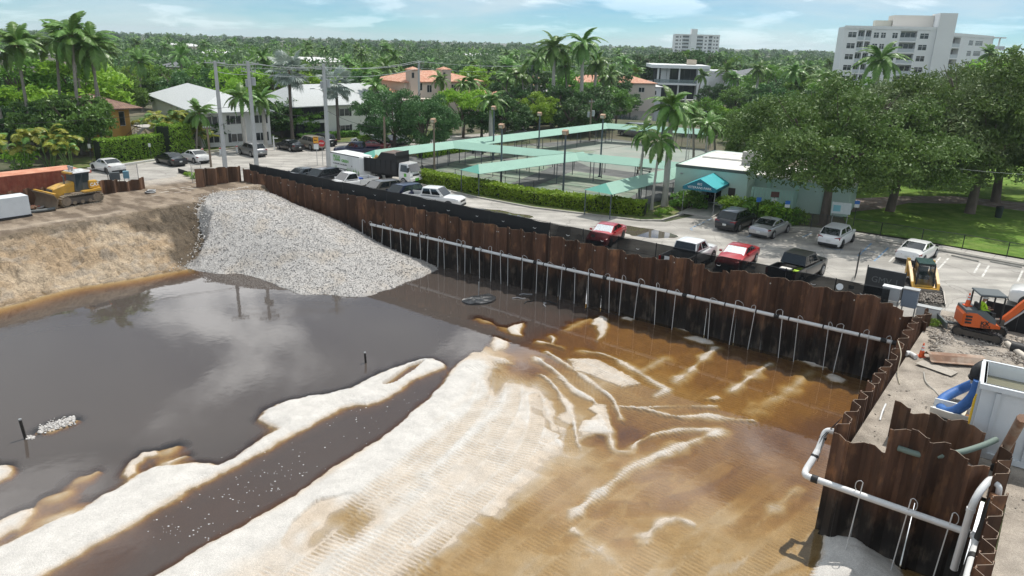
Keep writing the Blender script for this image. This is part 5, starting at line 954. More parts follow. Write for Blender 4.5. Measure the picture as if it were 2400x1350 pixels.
for a,b_ in ((0,4),(1,5),(2,6),(3,7),(4,5),(5,6),(6,7),(7,4),(0,1)): fr.tube([cbv[a],cbv[b_]],.05,6)
fr.build('cab_frame',M_trim,sk); MB().hexa([(x,y,z) for x,y,z in cbv[4:]] + [(x*1.02,y*1.06,z + .10) for x,y,z in cbv[4:]]).build('cab_roof',M_grn,sk)
for s in (0,1):
    a,b_,c_,e = (cbv[1],cbv[2],cbv[6],cbv[5]) if s else (cbv[0],cbv[3],cbv[7],cbv[4]); MB().add([a,b_,c_,e],[(0,1,2,3)]).build('side_glass',M_cabg,sk)
MB().add([cbv[0],cbv[1],cbv[5],cbv[4]],[(0,1,2,3)]).build('front_door',mat('clear_pane',(.04,.06,.06),.06,alpha=.45,spec=.8),sk)
MB().box((-.2,0,1.05),(.6,.6,.5)).box((-.45,0,1.45),(.15,.55,.6)).build('seat',M_trim,sk)
for s in (-1,1):
    MB().box((-1.35,s*.72,1.35),(.42,.16,1.25),ry=R(-8)).build('tower',M_cat,sk); MB().tube([(-1.4,s*.72,1.85),(-.3,s*.74,1.45),(.7,s*.74,.95),(1.15,s*.66,.45)],[.11,.12,.12,.10],4).build('lift_arm',M_cat,sk); MB().tube([(-1.0,s*.72,.8),(.2,s*.74,1.1)],.05,8).build('ram',M_rim,sk)
MB().box((1.0,0,.6),(.18,1.25,.28)).build('cross_beam',M_cat,sk)
bk_ = MB(); prof = [(1.25,.75),(1.2,.3),(1.32,.12),(1.55,.06),(2.25,.05)]
bk_.loft([[(x,y,z) for x,z in prof] + [(x - .04 if i < 3 else x,y,z - .035) for i,(x,z) in enumerate(prof)][::-1] for y in (-.98,.98)])
for s in (-1,1): bk_.prism([(1.25,s*.98,.75),(1.2,s*.98,.3),(1.32,s*.98,.12),(1.55,s*.98,.06),(2.25,s*.98,.06),(2.2,s*.98,.2)],(0,-s*.04,0))
bk_.build('bucket',mat('bucket_steel',(.33,.31,.28),.5,var=.2,scale=3,metal=.4),sk)
rs = np.random.RandomState(31); q = np.c_[1.32 + .85*rs.rand(420),-.9 + 1.8*rs.rand(420),np.zeros(420)]; q[:,2] = .55 - .42*(q[:,0] - 1.3) + .05*rs.rand(420); tag(stones('load_of_stones',q,.04,.1,M_stone2,8,sk),kind='stuff')
# ------------------------------------------------------------------ mini excavator and its driver
ctr = gp(2292,790); hd_ = R(-12); ex = thing('excavator','orange mini excavator with open canopy digging at the right edge','excavator',(ctr.x,ctr.y,.08),hd_)
tz = R(-28)
for s in (-1,1):
    c = crawler(ex,0,0,2.35,.56,.36,0,M_trim,True,M_track); c.location = (math.cos(tz)*.0 - math.sin(tz)*s*.74,math.sin(tz)*0 + math.cos(tz)*s*.74,0); c.rotation_euler = (0,0,tz)
MB().box((0,0,.42),(1.1,1.2,.3),tz).cyl((0,0,.62),.45,.14,'Z',20).build('undercarriage',M_track,ex)
bd = MB(); bd.hexa([(-1.85*math.cos(tz) + x,-1.85*math.sin(tz) + y,z) for x,y,z in [(-.05,-.85,.2),(.05,-.85,.2),(.05,.85,.2),(-.05,.85,.2),(-.1,-.85,.58),(0,-.85,.58),(0,.85,.58),(-.1,.85,.58)]]); bd.tube([(-1.8*math.cos(tz),-1.8*math.sin(tz),.38),(-.6*math.cos(tz),-.6*math.sin(tz),.42)],.09,6); bd.build('dozer_blade',M_dgrey,ex)
MB().loft([[(x,-.78*k,.72),(x,.78*k,.72),(x,.78*k,z),(x,-.78*k,z)] for x,k,z in ((-1.2,.72,1.35),(-1.1,.88,1.5),(-.6,1,1.5),(.1,1,1.05),(.65,.95,.85))]).build('house',M_kub,ex,30)
MB().loft([[(x,y0*k,z0),(x,y1*k,z0),(x,y1*k*.9,z),(x,y0*k*.9,z)] for x,y0,y1,k,z0,z in ((-1.12,-.7,.7,1,1.45,1.62),(-.55,-.76,.76,1,1.45,1.66),(.0,-.76,-.05,1,1.0,1.5),(.4,-.76,-.2,1,.9,1.2))]).build('engine_cover',M_dgrey,ex,30)
for z in (.95,1.12,1.29):
    MB().box((-.95,-.72,z),(.3,.1,.09)).build('vent',M_trim,ex)
letters('KX',.30,_blk,ex,(-.15,-.795,.98),(R(90),0,0),.01); letters('040-4',.22,_blk,ex,(-.1,-.795,.80),(R(90),0,0))
cp = [(-.55,-.62),(-.55,.55),(.62,.55),(.62,-.62)]; fr = MB()
for x,y in cp: fr.tube([(x,y,1.0),(x,y,2.4),(x*.93,y*.93,2.48)],.045,6)
for i in range(4): a,b_ = cp[i],cp[(i + 1) % 4]; fr.tube([(a[0]*.95,a[1]*.95,2.46),(b_[0]*.95,b_[1]*.95,2.46)],.045,6)
fr.build('canopy_frame',M_trim,ex); MB().box((.03,-.03,2.52),(1.35,1.3,.07),top=(.95,.95)).build('canopy_roof',M_dgrey,ex)
MB().box((-.2,-.05,1.3),(.5,.5,.14)).box((-.45,-.05,1.6),(.12,.5,.6)).build('seat',M_trim,ex); MB().box((.3,.3,1.25),(.2,.2,.5)).box((.3,-.4,1.25),(.2,.2,.5)).build('control_box',M_trim,ex)
BY = .12
def beam(pts,w0,w1,wd):
    P = catmull(pts,5); b = MB(); rings = []
    for i,p in enumerate(P):
        t = (P[min(i + 1,len(P) - 1)] - P[max(i - 1,0)]).normalized(); nn = Vector((-t.z,0,t.x)); f = i/(len(P) - 1); hh_ = (w0 + (w1 - w0)*f + .10*math.sin(math.pi*f))/2; rings.append([p + nn*hh_ + Vector((0,wd/2,0)),p + nn*hh_ - Vector((0,wd/2,0)),p - nn*hh_ - Vector((0,wd/2,0)),p - nn*hh_ + Vector((0,wd/2,0))])
    return b.loft(rings)
MB().box((.85,BY,.85),(.5,.3,.35)).build('boom_swing',M_track,ex)
beam([(1.0,BY,.95),(1.45,BY,1.45),(2.0,BY,2.15),(2.6,BY,2.45),(3.3,BY,2.42)],.26,.20,.2).build('boom',M_kub,ex,30)
beam([(3.15,BY,2.55),(3.35,BY,1.9),(3.5,BY,.95)],.26,.16,.17).build('dipper',M_kub,ex,30)
MB().tube([(1.15,BY,.75),(2.3,BY,1.95)],.06,8).build('boom_ram',M_rim,ex); MB().tube([(2.1,BY,2.5),(3.1,BY,2.75)],.055,8).build('arm_ram',M_dgrey,ex); letters('Kubota',.2,_white,ex,(2.45,BY - .115,2.44),(R(90),R(-16),0))
bkt = MB(); pr = [(3.35,.95),(3.15,.7),(3.1,.45),(3.22,.22),(3.5,.12),(3.8,.2)]; bkt.loft([[(x,BY + y,z) for x,z in pr] + [(x + .03,BY + y,z + .04) for x,z in pr][::-1] for y in (-.32,.32)])
for s in (-1,1): bkt.prism([(x,BY + s*.32,z) for x,z in pr],(0,-s*.03,0))
bkt.build('bucket',M_track,ex)
def person(name,label,J,E,skin,parts,loc,rz,scale=1.0):
    root = thing(name,label,'person',loc,rz)
    me = bpy.data.meshes.new('body'); me.from_pydata([j[0] for j in J],E,[]); o = link('body',me,root)
    sk_ = o.modifiers.new('skin','SKIN'); 
    if not me.skin_vertices: pass
    for i,j in enumerate(J): me.skin_vertices[0].data[i].radius = (j[1],j[1] if len(j) < 3 else j[2])
    me.skin_vertices[0].data[0].use_root = True; sk_.use_smooth_shade = True; sb = o.modifiers.new('sub','SUBSURF'); sb.levels = sb.render_levels = 2
    me.materials.append(skin); return root,o
M_vest = mat('hi_vis_shirt',(.50,.80,.03),.8); M_skin = mat('skin',(.36,.20,.13),.6); M_jean = mat('work_trousers',(.035,.045,.06),.9); M_hat = mat('hard_hat',(.72,.72,.70),.4)
J = [((0,0,.1),.17,.14),((0,0,.32),.17,.12),((.03,0,.52),.19,.12),((.05,0,.62),.07),((.07,0,.74),.095,.11),((.09,0,.84),.085,.1),
     ((.05,.2,.55),.07),((.17,.27,.34),.055),((.40,.2,.28),.042),((.47,.19,.28),.04),((.05,-.2,.55),.07),((.17,-.27,.34),.055),((.40,-.22,.28),.042),((.47,-.21,.28),.04),
     ((.1,.1,.08),.11),((.45,.12,.12),.09),((.5,.12,-.28),.06),((.6,.12,-.33),.045),((.1,-.1,.08),.11),((.45,-.12,.12),.09),((.5,-.12,-.28),.06),((.6,-.12,-.33),.045)]
Ed = [(0,1),(1,2),(2,3),(3,4),(4,5),(2,6),(6,7),(7,8),(8,9),(2,10),(10,11),(11,12),(12,13),(0,14),(14,15),(15,16),(16,17),(0,18),(18,19),(19,20),(20,21)]
def clothed():
    m = bpy.data.materials.new('operator_skin_and_clothes'); m.use_nodes = True; nt = m.node_tree; N = nt.nodes; L = nt.links; b = N['Principled BSDF']; b.inputs['Roughness'].default_value = .8
    tc = N.new('ShaderNodeTexCoord'); sp = N.new('ShaderNodeSeparateXYZ'); L.new(tc.outputs['Object'],sp.inputs[0])
    def step(o,v,gt=True):
        k = N.new('ShaderNodeMath'); k.operation = 'GREATER_THAN' if gt else 'LESS_THAN'; L.new(o,k.inputs[0]); k.inputs[1].default_value = v; return k.outputs[0]
    def mx(f,a,c):
        x = N.new('ShaderNodeMix'); x.data_type = 'RGBA'; L.new(f,x.inputs[0]); (L.new(a,x.inputs[6]) if not isinstance(a,tuple) else setattr(x.inputs[6],'default_value',(*a,1))); x.inputs[7].default_value = (*c,1); return x.outputs[2]
    c = mx(step(sp.outputs[2],.17),(.035,.045,.06),(.50,.80,.03)); c = mx(step(sp.outputs[2],.625),c,(.36,.20,.13))
    a = N.new('ShaderNodeMath'); a.operation = 'MULTIPLY'; L.new(step(sp.outputs[0],.20),a.inputs[0]); L.new(step(sp.outputs[2],.2),a.inputs[1]); c = mx(a.outputs[0],c,(.36,.20,.13)); L.new(c,b.inputs['Base Color']); return m
w_ = ex.matrix_world if False else Matrix.Translation(ex.location) @ Matrix.Rotation(hd_,4,'Z'); pl = w_ @ Vector((-.2,-.05,1.36))
op,ob = person('person','excavator operator in a lime hi-vis shirt sitting under the canopy',J,Ed,clothed(),[],pl,hd_)
MB().lathe([(.14,0),(.135,.06),(.11,.12),(.06,.15),(.0,.16)],(.09,0,.83),14).box((.2,0,.835),(.12,.2,.02)).build('hard_hat',M_hat,op,50)
MB().box((.185,0,.76),(.03,.035,.05),top=(.4,.7)).box((.17,.04,.79),(.02,.03,.012)).box((.17,-.04,.79),(.02,.03,.012)).box((.172,0,.70),(.02,.05,.012)).build('face',mat('face_shade',(.25,.13,.085),.6),op)
for s in (-1,1):
    hnd = MB(); y0 = .19*s
    for k,(l,dy) in enumerate(((.06,-.03),(.075,-.01),(.07,.01),(.055,.03))): hnd.tube([(.46,y0 + dy,.285),(.46 + l*.6,y0 + dy,.30),(.46 + l,y0 + dy*.9,.27)],.011,6)
    hnd.tube([(.44,y0 - .04*s,.28),(.48,y0 - .065*s,.27)],.012,6); hnd.build('hand',M_skin,op)
# ------------------------------------------------------------------ traffic cones
M_cone = mat('cone_orange',(.85,.13,.03),.5); M_refl = mat('reflective_white',(.8,.8,.8),.4)
def cone(label,loc,h=.72):
    r = thing('traffic_cone',label,'cone',loc,0,'orange traffic cones'); MB().box((0,0,.02),(.36,.36,.04)).build('base',M_cone,r); MB().lathe([(.14,.04),(.03,h)],n=14).build('body',M_cone,r,50)
    for a,b_ in ((.45,.62),(.70,.82)): MB().lathe([(.14 - .11*a + .004,.04 + (h - .04)*a),(.14 - .11*b_ + .004,.04 + (h - .04)*b_)],n=14).build('band',M_refl,r,50)
    return r
cone('orange cone standing on the sand beside the pile wall corner',gp(2159,836,.08),.75)
for k,(x,y) in enumerate(((-.62,-.35),(.5,.72))):
    q = w_ @ Vector((x*1.5,y*1.6,1.45 if False else .0)); 
cone('banded orange cone strapped at the back of the excavator canopy',w_ @ Vector((-.85,.1,1.64))); cone('banded orange cone standing behind the operator seat beside the canopy post',w_ @ Vector((.15,.75,1.25)),.8)
MB().box((.2,.72,1.17),(.5,.4,.1)).build('side_shelf',M_trim,ex)
# ------------------------------------------------------------------ shuffleboard courts
M_court = mat('court_dark',(.10,.105,.10),.9,var=.2,scale=.6,col2=(.16,.16,.15)); M_lane = mat('court_lane_green',(.175,.235,.165),.85,var=.2,scale=.9,col2=(.25,.27,.21)); M_far = mat('court_grey',(.24,.275,.235),.9,var=.12,scale=.3,col2=(.29,.30,.26)); M_teal = mat('teal_canvas',(.24,.41,.33),.75,var=.07,scale=.5); M_tealD = mat('teal_canvas_end',(.10,.33,.26),.75); M_pole = mat('blue_grey_pole',(.075,.095,.115),.5,var=.1); M_lampbox = mat('lamp_housing',(.40,.26,.17),.7,var=.2)
def q2(P): return [(p.x,p.y) for p in P]
tag(polysheet('court_ground',q2(px([(975,412),(1120,436),(1330,466),(1500,486),(1575,462),(1700,392),(1660,352),(1428,326),(1300,334),(1150,346),(1000,362),(905,378)])),.075,M_court),kind='structure')
def lanes(name,c00,c10,c11,c01,n,m,z,gap=.12):
    root = tag(polysheet(name,q2([c00,c10,c11,c01]),z,M_court),kind='structure')
    for i in range(n):
        a,b = (i + gap/2)/n,(i + 1 - gap/2)/n; p = [c00.lerp(c01,a),c10.lerp(c11,a),c10.lerp(c11,b),c00.lerp(c01,b)]
        polysheet('court_lane',q2(p),z + .006,m,parent=root)
    return root
lanes('court_ground',gp(990,411),gp(1175,441),gp(1295,392),gp(1105,366),9,M_lane,.083)
lanes('court_ground',gp(1225,450),gp(1450,482),gp(1535,428),gp(1345,402),8,M_lane,.083)
lanes('court_ground',gp(1120,363),gp(1290,386),gp(1400,356),gp(1240,342),5,M_lane,.083)
tag(polysheet('court_ground',q2(px([(1270,347),(1428,330),(1640,352),(1690,380),(1600,420),(1380,392)])),.084,M_far),kind='structure')
def canopy(label,a,b,wd=3.0,ez=2.3,rz_=2.95,hip0=1.2,hip1=0.0):
    A,B = gp(*a,2.8),gp(*b,2.8); d = Vector((B.x - A.x,B.y - A.y,0)); L = d.length; r = thing('shade_canopy',label,'canopy',(A.x,A.y,0),math.atan2(d.y,d.x),'teal shade canopies over the courts'); w = wd/2
    n = max(2,int(L/4.5))
    for i in range(n):
        x0,x1 = L*i/n,L*(i + 1)/n; r0 = hip0 if i == 0 else x0; r1 = L - hip1 if i == n - 1 else x1
        for s in (-1,1): MB().add([(x0,s*w,ez),(x1,s*w,ez),(x1 if i < n - 1 or not hip1 else r1,0,rz_),(r0,0,rz_),(x0,s*w,ez - .04),(x1,s*w,ez - .04),(x1 if i < n - 1 or not hip1 else r1,0,rz_ - .04),(r0,0,rz_ - .04)],[(0,1,2,3),(7,6,5,4),(0,4,5,1),(2,6,7,3),(1,5,6,2),(3,7,4,0)]).build('canvas_panel',M_teal,r)
    for x0,h in ((0,hip0),(L,-hip1)):
        if h: MB().add([(x0,-w,ez),(x0,w,ez),(x0 + h,0,rz_)],[(0,1,2)]).build('canvas_end',M_tealD,r)
    for i in range(n + 1):
        for s in (-1,1): MB().tube([(min(max(L*i/n,.1),L - .1),s*(w - .15),.05),(min(max(L*i/n,.1),L - .1),s*(w - .15),ez + .03)],.05,6).build('post',M_pole,r)
    return r
canopy('long teal canopy running along the left side of the courts to the far corner',(858,357),(1420,290))
canopy('teal canopy closing the far end of the courts toward the lattice mast',(1424,291),(1668,306),hip0=0,hip1=1.2)
canopy('teal canopy across the middle of the courts up to the mint building',(1062,333),(1600,384),hip0=0,hip1=0)
canopy('teal canopy between the two front courts with a pointed free end',(1100,391),(1366,358))
canopy('short teal canopy nearest the mint building, tip over the hedge',(1402,437),(1592,393))
M_bench = mat('dark_green_bench',(.02,.035,.03),.6)
for i,(x,y) in enumerate([(1121,424),(1155,416),(1184,411),(1240,406),(1274,398),(1295,393),(1320,388)]):
    p = gp(x,y); tag(MB().box((0,0,1.35),(.5,.12,.75)).tube([(0,0,.05),(0,0,1.2)],.04,6).build('score_board',M_bench,None,None,(p.x,p.y,0),(0,0,R(-30))),'dark score board number %s from the left beneath the pointed middle canopy' % ['one','two','three','four','five','six','seven'][i],'score board','score boards by the courts')
def bench(label,p,rz):
    r = thing('bench',label,'bench',(p.x,p.y,.08),rz,'benches in the courts')
    for k in range(3): MB().box((0,-.2 + .15*k,.45),(1.8,.11,.04)).build('slat',M_bench,r)
    for k in range(3): MB().box((0,.24,.62 + .14*k),(1.8,.03,.1)).build('slat',M_bench,r)
    for x in (-.75,.75): MB().box((x,0,.22),(.06,.5,.44)).build('leg',M_bench,r)
bench('dark bench at the right end of the front court',gp(1508,410),R(-30)); bench('bench under the junction of the left and middle canopies',gp(1120,362),R(-30)); bench('bench further right under the middle canopy junction',gp(1148,360),R(-30))
def wire_mat():
    m = bpy.data.materials.new('chain_link'); m.use_nodes = True; nt = m.node_tree; N = nt.nodes; L = nt.links; b = N['Principled BSDF']; b.inputs['Base Color'].default_value = (.05,.055,.055,1); tr = N.new('ShaderNodeBsdfTransparent'); mx = N.new('ShaderNodeMixShader'); mx.inputs[0].default_value = .16; L.new(tr.outputs[0],mx.inputs[1]); L.new(b.outputs[0],mx.inputs[2]); L.new(mx.outputs[0],N['Material Output'].inputs['Surface']); return m
M_wire = wire_mat()
def wire_fence(label,pts,h,step,z0=.05,rails=2,m=M_post):
    P = [gp(*p) if len(p) == 2 else Vector(p) for p in pts]; r = thing('wire_fence',label,'fence',(P[0].x,P[0].y,0)); o = P[0]
    for a,b in zip(P,P[1:]):
        n = max(1,int((b - a).length/step))
        for i in range(n):
            p,q = a.lerp(b,i/n) - o,a.lerp(b,(i + 1)/n) - o; p.z = q.z = 0; up = Vector((0,0,h)); zz = Vector((0,0,z0))
            MB().tube([p + zz,p + up],.035,6).build('post',m,r); MB().tube([p + up,q + up],.022,5).build('top_rail',m,r); MB().add([p + zz,q + zz,q + up,p + up],[(0,1,2,3)]).build('mesh_panel',M_wire,r)
        MB().tube([(b - o) + Vector((0,0,z0 - b.z)),(b - o) + Vector((0,0,h - b.z))],.035,6).build('post',m,r)
    return r
wire_fence('low wire fence between the clipped hedge and the front courts',[(968,402),(1120,430),(1320,459),(1490,480)],1.15,3.0)
wire_fence('wire fence in front of the grey far court',[(1210,352),(1345,398),(1570,422)],1.5,3.2)
wire_fence('wire fence round the far end of the courts',[(1190,342),(1425,323),(1660,350)],1.9,3.6)
wire_fence('black wire fence along the lawn beside the parking bays',[(1900,535),(1935,537),(2062,556),(2158,572),(2254,586),(2358,605),(2480,626)],1.25,3.2)
wire_fence('short black wire gate between the tall palms and the mint building',[(1513,470),(1552,476),(1574,474)],1.9,1.3)
# ------------------------------------------------------------------ mint community building
M_mint = mat('mint_stucco',(.52,.66,.59),.9,var=.05,scale=.8,bump=.15,bscale=40); M_mintL = mat('mint_trim',(.45,.66,.57),.85); M_wroof = mat('white_roof',(.74,.72,.68),.9,var=.06,scale=.5); M_fascia = mat('dark_fascia',(.12,.13,.12),.7); M_awn = mat('blue_teal_awning',(.03,.40,.44),.7); M_awnD = mat('awning_valance',(.015,.16,.22),.7); M_dglass = mat('dark_door_glass',(.015,.02,.022),.06,spec=.8)
A,B = gp(1577,474),gp(1743,496); d = (B - A); d.z = 0; LB = d.length; rz = math.atan2(d.y,d.x); mb = thing('community_building','mint green flat-roofed building with white roof and teal entrance awning','building',(A.x,A.y,0),rz); HB = 3.75; DB = 13.0
def wallbox(name,x0,x1,y0,y1,z0,z1,m,par=mb): return MB().box(((x0 + x1)/2,(y0 + y1)/2,(z0 + z1)/2),(x1 - x0,y1 - y0,z1 - z0)).build(name,m,par)
dx0,dx1 = 3.15,4.65
wallbox('wall',0,dx0 - .5,0,.25,0,HB,M_mint); wallbox('wall',dx1,LB,0,.25,0,HB,M_mint); wallbox('wall',dx0 - .5,dx1,0,.25,2.5,HB,M_mint); wallbox('wall',0,.25,.26,DB,0,HB,M_mint); wallbox('wall',LB - .25,LB,.26,7,0,HB,M_mint); wallbox('wall',.26,LB - .26,DB - .25,DB,0,HB,M_mint)
wallbox('roof',.02,LB - .02,.02,DB - .02,HB - .28,HB - .02,M_wroof); rf_ = wallbox('parapet',-.06,LB + .06,-.06,.0,HB - .22,HB + .06,M_fascia); wallbox('parapet',-.06,-.0,.02,DB,HB - .22,HB + .06,M_fascia)
wallbox('roof_unit',5.2,6.6,4.2,5.8,HB - .02,HB + 1.25,mat('roof_unit_grey',(.45,.44,.42),.8,var=.1)); wallbox('roof_kerb',.6,LB - .5,6.4,6.6,HB - .02,HB + .16,M_wroof)
dr = wallbox('recess_floor',dx0 - .5,dx1,.25,1.6,0,.1,M_conc); wallbox('recess_wall',dx0 - .5,dx0 - .42,.26,1.6,.1,2.5,M_mint); wallbox('recess_wall',dx1 - .02,dx1 - .003,.26,1.6,.1,2.5,M_mint)
wallbox('door_frame',dx0 - .4,dx1 - .03,1.5,1.56,.1,2.5,mat('pale_frame',(.5,.6,.54),.6))
for k in range(2): dd = wallbox('door',dx0 - .3 + .88*k,dx0 + .5 + .88*k,1.44,1.49,.25,2.35,M_dglass)
wallbox('notice_case',5.3,5.95,-.06,-.003,1.35,2.1,mat('notice_case',(.06,.05,.045),.4)); wallbox('wall_lamp',.5,.75,-.18,-.003,2.9,3.0,M_galv)
aw = 1.55; al = 4.3; cx = 3.75; ez,rz2 = 2.55,3.35
for s in (-1,1):
    MB().add([(cx,-.02,rz2),(cx,-al,rz2),(cx + s*aw,-al,ez),(cx + s*aw,-.02,ez)],[(0,1,2,3)]).build('awning_panel',M_awn,mb); MB().hexa([(cx + s*aw - .015,-al,ez - .28),(cx + s*aw + .015,-al,ez - .28),(cx + s*aw + .015,-.02,ez - .28),(cx + s*aw - .015,-.02,ez - .28),(cx + s*aw - .015,-al,ez),(cx + s*aw + .015,-al,ez),(cx + s*aw + .015,-.02,ez),(cx + s*aw - .015,-.02,ez)]).build('valance',M_awnD,mb)
    MB().tube([(cx + s*(aw - .1),-al + .1,0),(cx + s*(aw - .1),-al + .1,ez)],.03,6).build('awning_post',M_galv,mb)
ga = MB().prism([(cx - aw,-al - .01,ez - .28),(cx + aw,-al - .01,ez - .28),(cx + aw,-al - .01,ez),(cx,-al - .01,rz2),(cx - aw,-al - .01,ez)],(0,.02,0)).build('awning_front',M_awnD,mb)
letters('802',.30,_white,ga,(cx,-al - .025,ez + .32),(R(90),0,0)); letters('VETERANS PARK',.30,_white,ga,(cx,-al - .025,ez - .02),(R(90),0,0))
wallbox('walk',cx - aw,cx + aw,-al - .3,1.4,.0,.095,M_conc)
wallbox('wing_wall',LB - .02,LB + 8.6,3.2,3.45,0,2.9,M_mint); wallbox('wing_wall',LB + 8.35,LB + 8.6,3.46,9,0,2.9,M_mint); wallbox('wing_roof',LB + .02,LB + 8.9,3.0,10,2.9,3.1,M_wroof)
for k in range(3): wallbox('pilaster',LB + 1.2 + 2.6*k,LB + 1.5 + 2.6*k,3.0,3.19,0,2.9,M_mintL)
sc_ = thing('slatted_screen','mint slatted timber screen beside the wing of the mint building','screen',mb.matrix_world @ Vector((0,0,0)),rz); sc_.location = A + Matrix.Rotation(rz,3,'Z') @ Vector((LB + .3,.6,0))
for k in range(15): MB().box((.13 + .26*k,0,1.2),(.19,.05,2.3)).build('slat',M_mintL,sc_)
for z in (.5,1.9): MB().box((2.0,.06,z),(4.0,.06,.1)).build('rail',M_mintL,sc_)
sb_ = thing('sandwich_board','white notice board standing beside the awning','sign',gp(1682,491),rz); MB().box((0,0,.72),(.55,.04,.62)).build('panel',mat('white_board',(.7,.71,.7),.6),sb_); MB().box((-.22,.02,.25),(.03,.03,.5)).box((.22,.02,.25),(.03,.03,.5)).build('stand',M_galv,sb_)
nb = thing('noticeboard','white noticeboard with a pale blue map on posts by the oak','noticeboard',gp(1964,534),R(-18)); bp_ = MB().box((0,0,1.75),(1.55,.06,1.0)).build('panel',mat('map_panel',(.62,.68,.67),.5,var=.1,scale=3),nb); MB().box((-.35,-.036,1.72),(.6,.01,.55)).build('map_print',mat('map_blue',(.22,.5,.55),.5),bp_)
for x in (-.6,.6): MB().box((x,.03,.6),(.07,.07,1.25)).build('post',M_galv,nb)
# ------------------------------------------------------------------ houses
M_stucco = mat('white_stucco',(.70,.70,.68),.9,var=.04,scale=.6); M_croof = mat('pale_flat_tile',(.50,.52,.52),.85,var=.08,scale=8,col2=(.43,.45,.45)); M_win = mat('house_glass',(.03,.038,.042),.08,spec=.7); M_frame = mat('window_frame',(.66,.66,.65),.6); M_shut = mat('dark_shutter',(.035,.04,.045),.6); M_dark = mat('porch_recess_shade',(.025,.028,.03),.8)  # near-black colour paints the porch recess's shade onto its back and screens
def tile_mat(name,c1,c2):
    m = mat(name,c1,.85,var=.18,scale=2.5,col2=c2,lo=.4,hi=.6); nt = m.node_tree; N = nt.nodes; L = nt.links; b = N['Principled BSDF']; tc = N.new('ShaderNodeTexCoord'); w = N.new('ShaderNodeTexWave'); w.inputs['Scale'].default_value = 1.6; w.bands_direction = 'X'; L.new(tc.outputs['Object'],w.inputs['Vector']); bp = N.new('ShaderNodeBump'); bp.inputs['Strength'].default_value = .6; bp.inputs['Distance'].default_value = .08; L.new(w.outputs['Fac'],bp.inputs['Height']); L.new(bp.outputs[0],b.inputs['Normal']); return m
M_tile = tile_mat('terracotta_tile',(.52,.235,.15),(.62,.36,.25)); M_btile = tile_mat('brown_tile',(.20,.12,.09),(.28,.17,.12))
def win(par,x,y,z,w,h,ax='y',shutters=True,n=2,s=-1,m=M_win):
    """window on a wall whose outside is -y (ax='y') or +/-x (ax='x')"""
    def bx_(x0,z0,ww,hh,t,mat_,nm,p,off):
        c = (x + x0,y + s*off,z + z0) if ax == 'y' else (x + s*off,y + x0,z + z0); dd = (ww,t,hh) if ax == 'y' else (t,ww,hh); return MB().box(c,dd).build(nm,mat_,p)
    f = bx_(0,0,w,h,.06,M_frame,'window',par,.03)
    for k in range(n): bx_(-w/2 + (k + .5)*w/n,0,w/n - .09,h - .12,.02,m,'pane',f,.068)
    if shutters:
        for q in (-1,1): bx_(q*(w/2 + .22),0,.36,h + .05,.05,M_shut,'shutter',f,.03)
    return f
def hip_roof(par,x0,x1,y0,y1,z,h,ov,m,name='roof',ridge='x',cut=None):
    x0 -= ov; x1 += ov; y0 -= ov; y1 += ov; b = MB(); e = (y1 - y0)/2 if ridge == 'x' else (x1 - x0)/2
    if cut is not None: e = cut
    if ridge == 'x': r0,r1 = (x0 + e,(y0 + y1)/2,z + h),(x1 - e,(y0 + y1)/2,z + h)
    else: r0,r1 = ((x0 + x1)/2,y0 + e,z + h),((x0 + x1)/2,y1 - e,z + h)
    P = [(x0,y0,z),(x1,y0,z),(x1,y1,z),(x0,y1,z),r0,r1,(x0,y0,z - .15),(x1,y0,z - .15),(x1,y1,z - .15),(x0,y1,z - .15)]
    F = [(0,1,5,4),(1,2,5),(2,3,4,5),(3,0,4)] if ridge == 'x' else [(0,1,4),(1,2,5,4),(2,3,5),(3,0,4,5)]
    b.add(P,F + [(6,7,1,0),(7,8,2,1),(8,9,3,2),(9,6,0,3),(9,8,7,6)]); return b.build(name,m,par)
def house(name,label,a,b,cat='building'):
    A,B = gp(*a),gp(*b); d = B - A; d.z = 0; r = thing(name,label,cat,(A.x,A.y,-.03),math.atan2(d.y,d.x)); return r,d.length
def blk(par,name,x0,x1,y0,y1,z0,z1,m): return MB().box(((x0 + x1)/2,(y0 + y1)/2,(z0 + z1)/2),(x1 - x0,y1 - y0,z1 - z0)).build(name,m,par)
r,L_ = house('apartment_house','long white apartment house with pale roof behind the two concrete poles',(474,347),(637,338)); blk(r,'wall',0,L_,0,34,0,4.7,M_stucco); hip_roof(r,0,L_,0,34,4.7,2.2,.6,M_croof,ridge='y',cut=7)
for x in (L_*.17,L_*.5,L_*.84):
    for z in (1.2,3.6): win(r,x,0,z,1.5,1.15)
for y in (2.5,6.5): win(r,L_,y,3.7,1.3,1.1,'x',True,2,1); win(r,L_,y,1.2,1.3,1.1,'x',True,2,1)
r,L_ = house('apartment_house','white apartment house with dark recessed porch left of the round oak',(700,328),(905,312)); blk(r,'wall',5.0,L_ + 3,0,12,0,4.9,M_stucco); blk(r,'porch_back',.0,4.99,2.5,12,0,4.9,M_dark); hip_roof(r,0,L_ + 3,0,12,4.9,2.7,.7,M_croof,cut=3.2)
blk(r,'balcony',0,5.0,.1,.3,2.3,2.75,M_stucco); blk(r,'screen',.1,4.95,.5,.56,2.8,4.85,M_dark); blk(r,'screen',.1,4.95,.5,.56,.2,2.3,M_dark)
for k in range(5): blk(r,'mullion',.1 + 1.18*k,.18 + 1.18*k,.42,.49,.2,4.8,M_shut)
for x in (8.0,11.6,15.0):
    for z in (1.2,3.7): win(r,x,0,z,1.7,1.15)
r,L_ = house('mustard_house','mustard yellow two-storey house with outside stair behind the hedge',(232,352),(308,346)); M_must = mat('mustard_stucco',(.50,.29,.075),.9,var=.06,scale=1); blk(r,'wall',-3,L_ - 1.0,0,9,0,5.2,M_must); hip_roof(r,-3,L_ + 1.5,0,9,5.2,1.6,.5,M_btile)
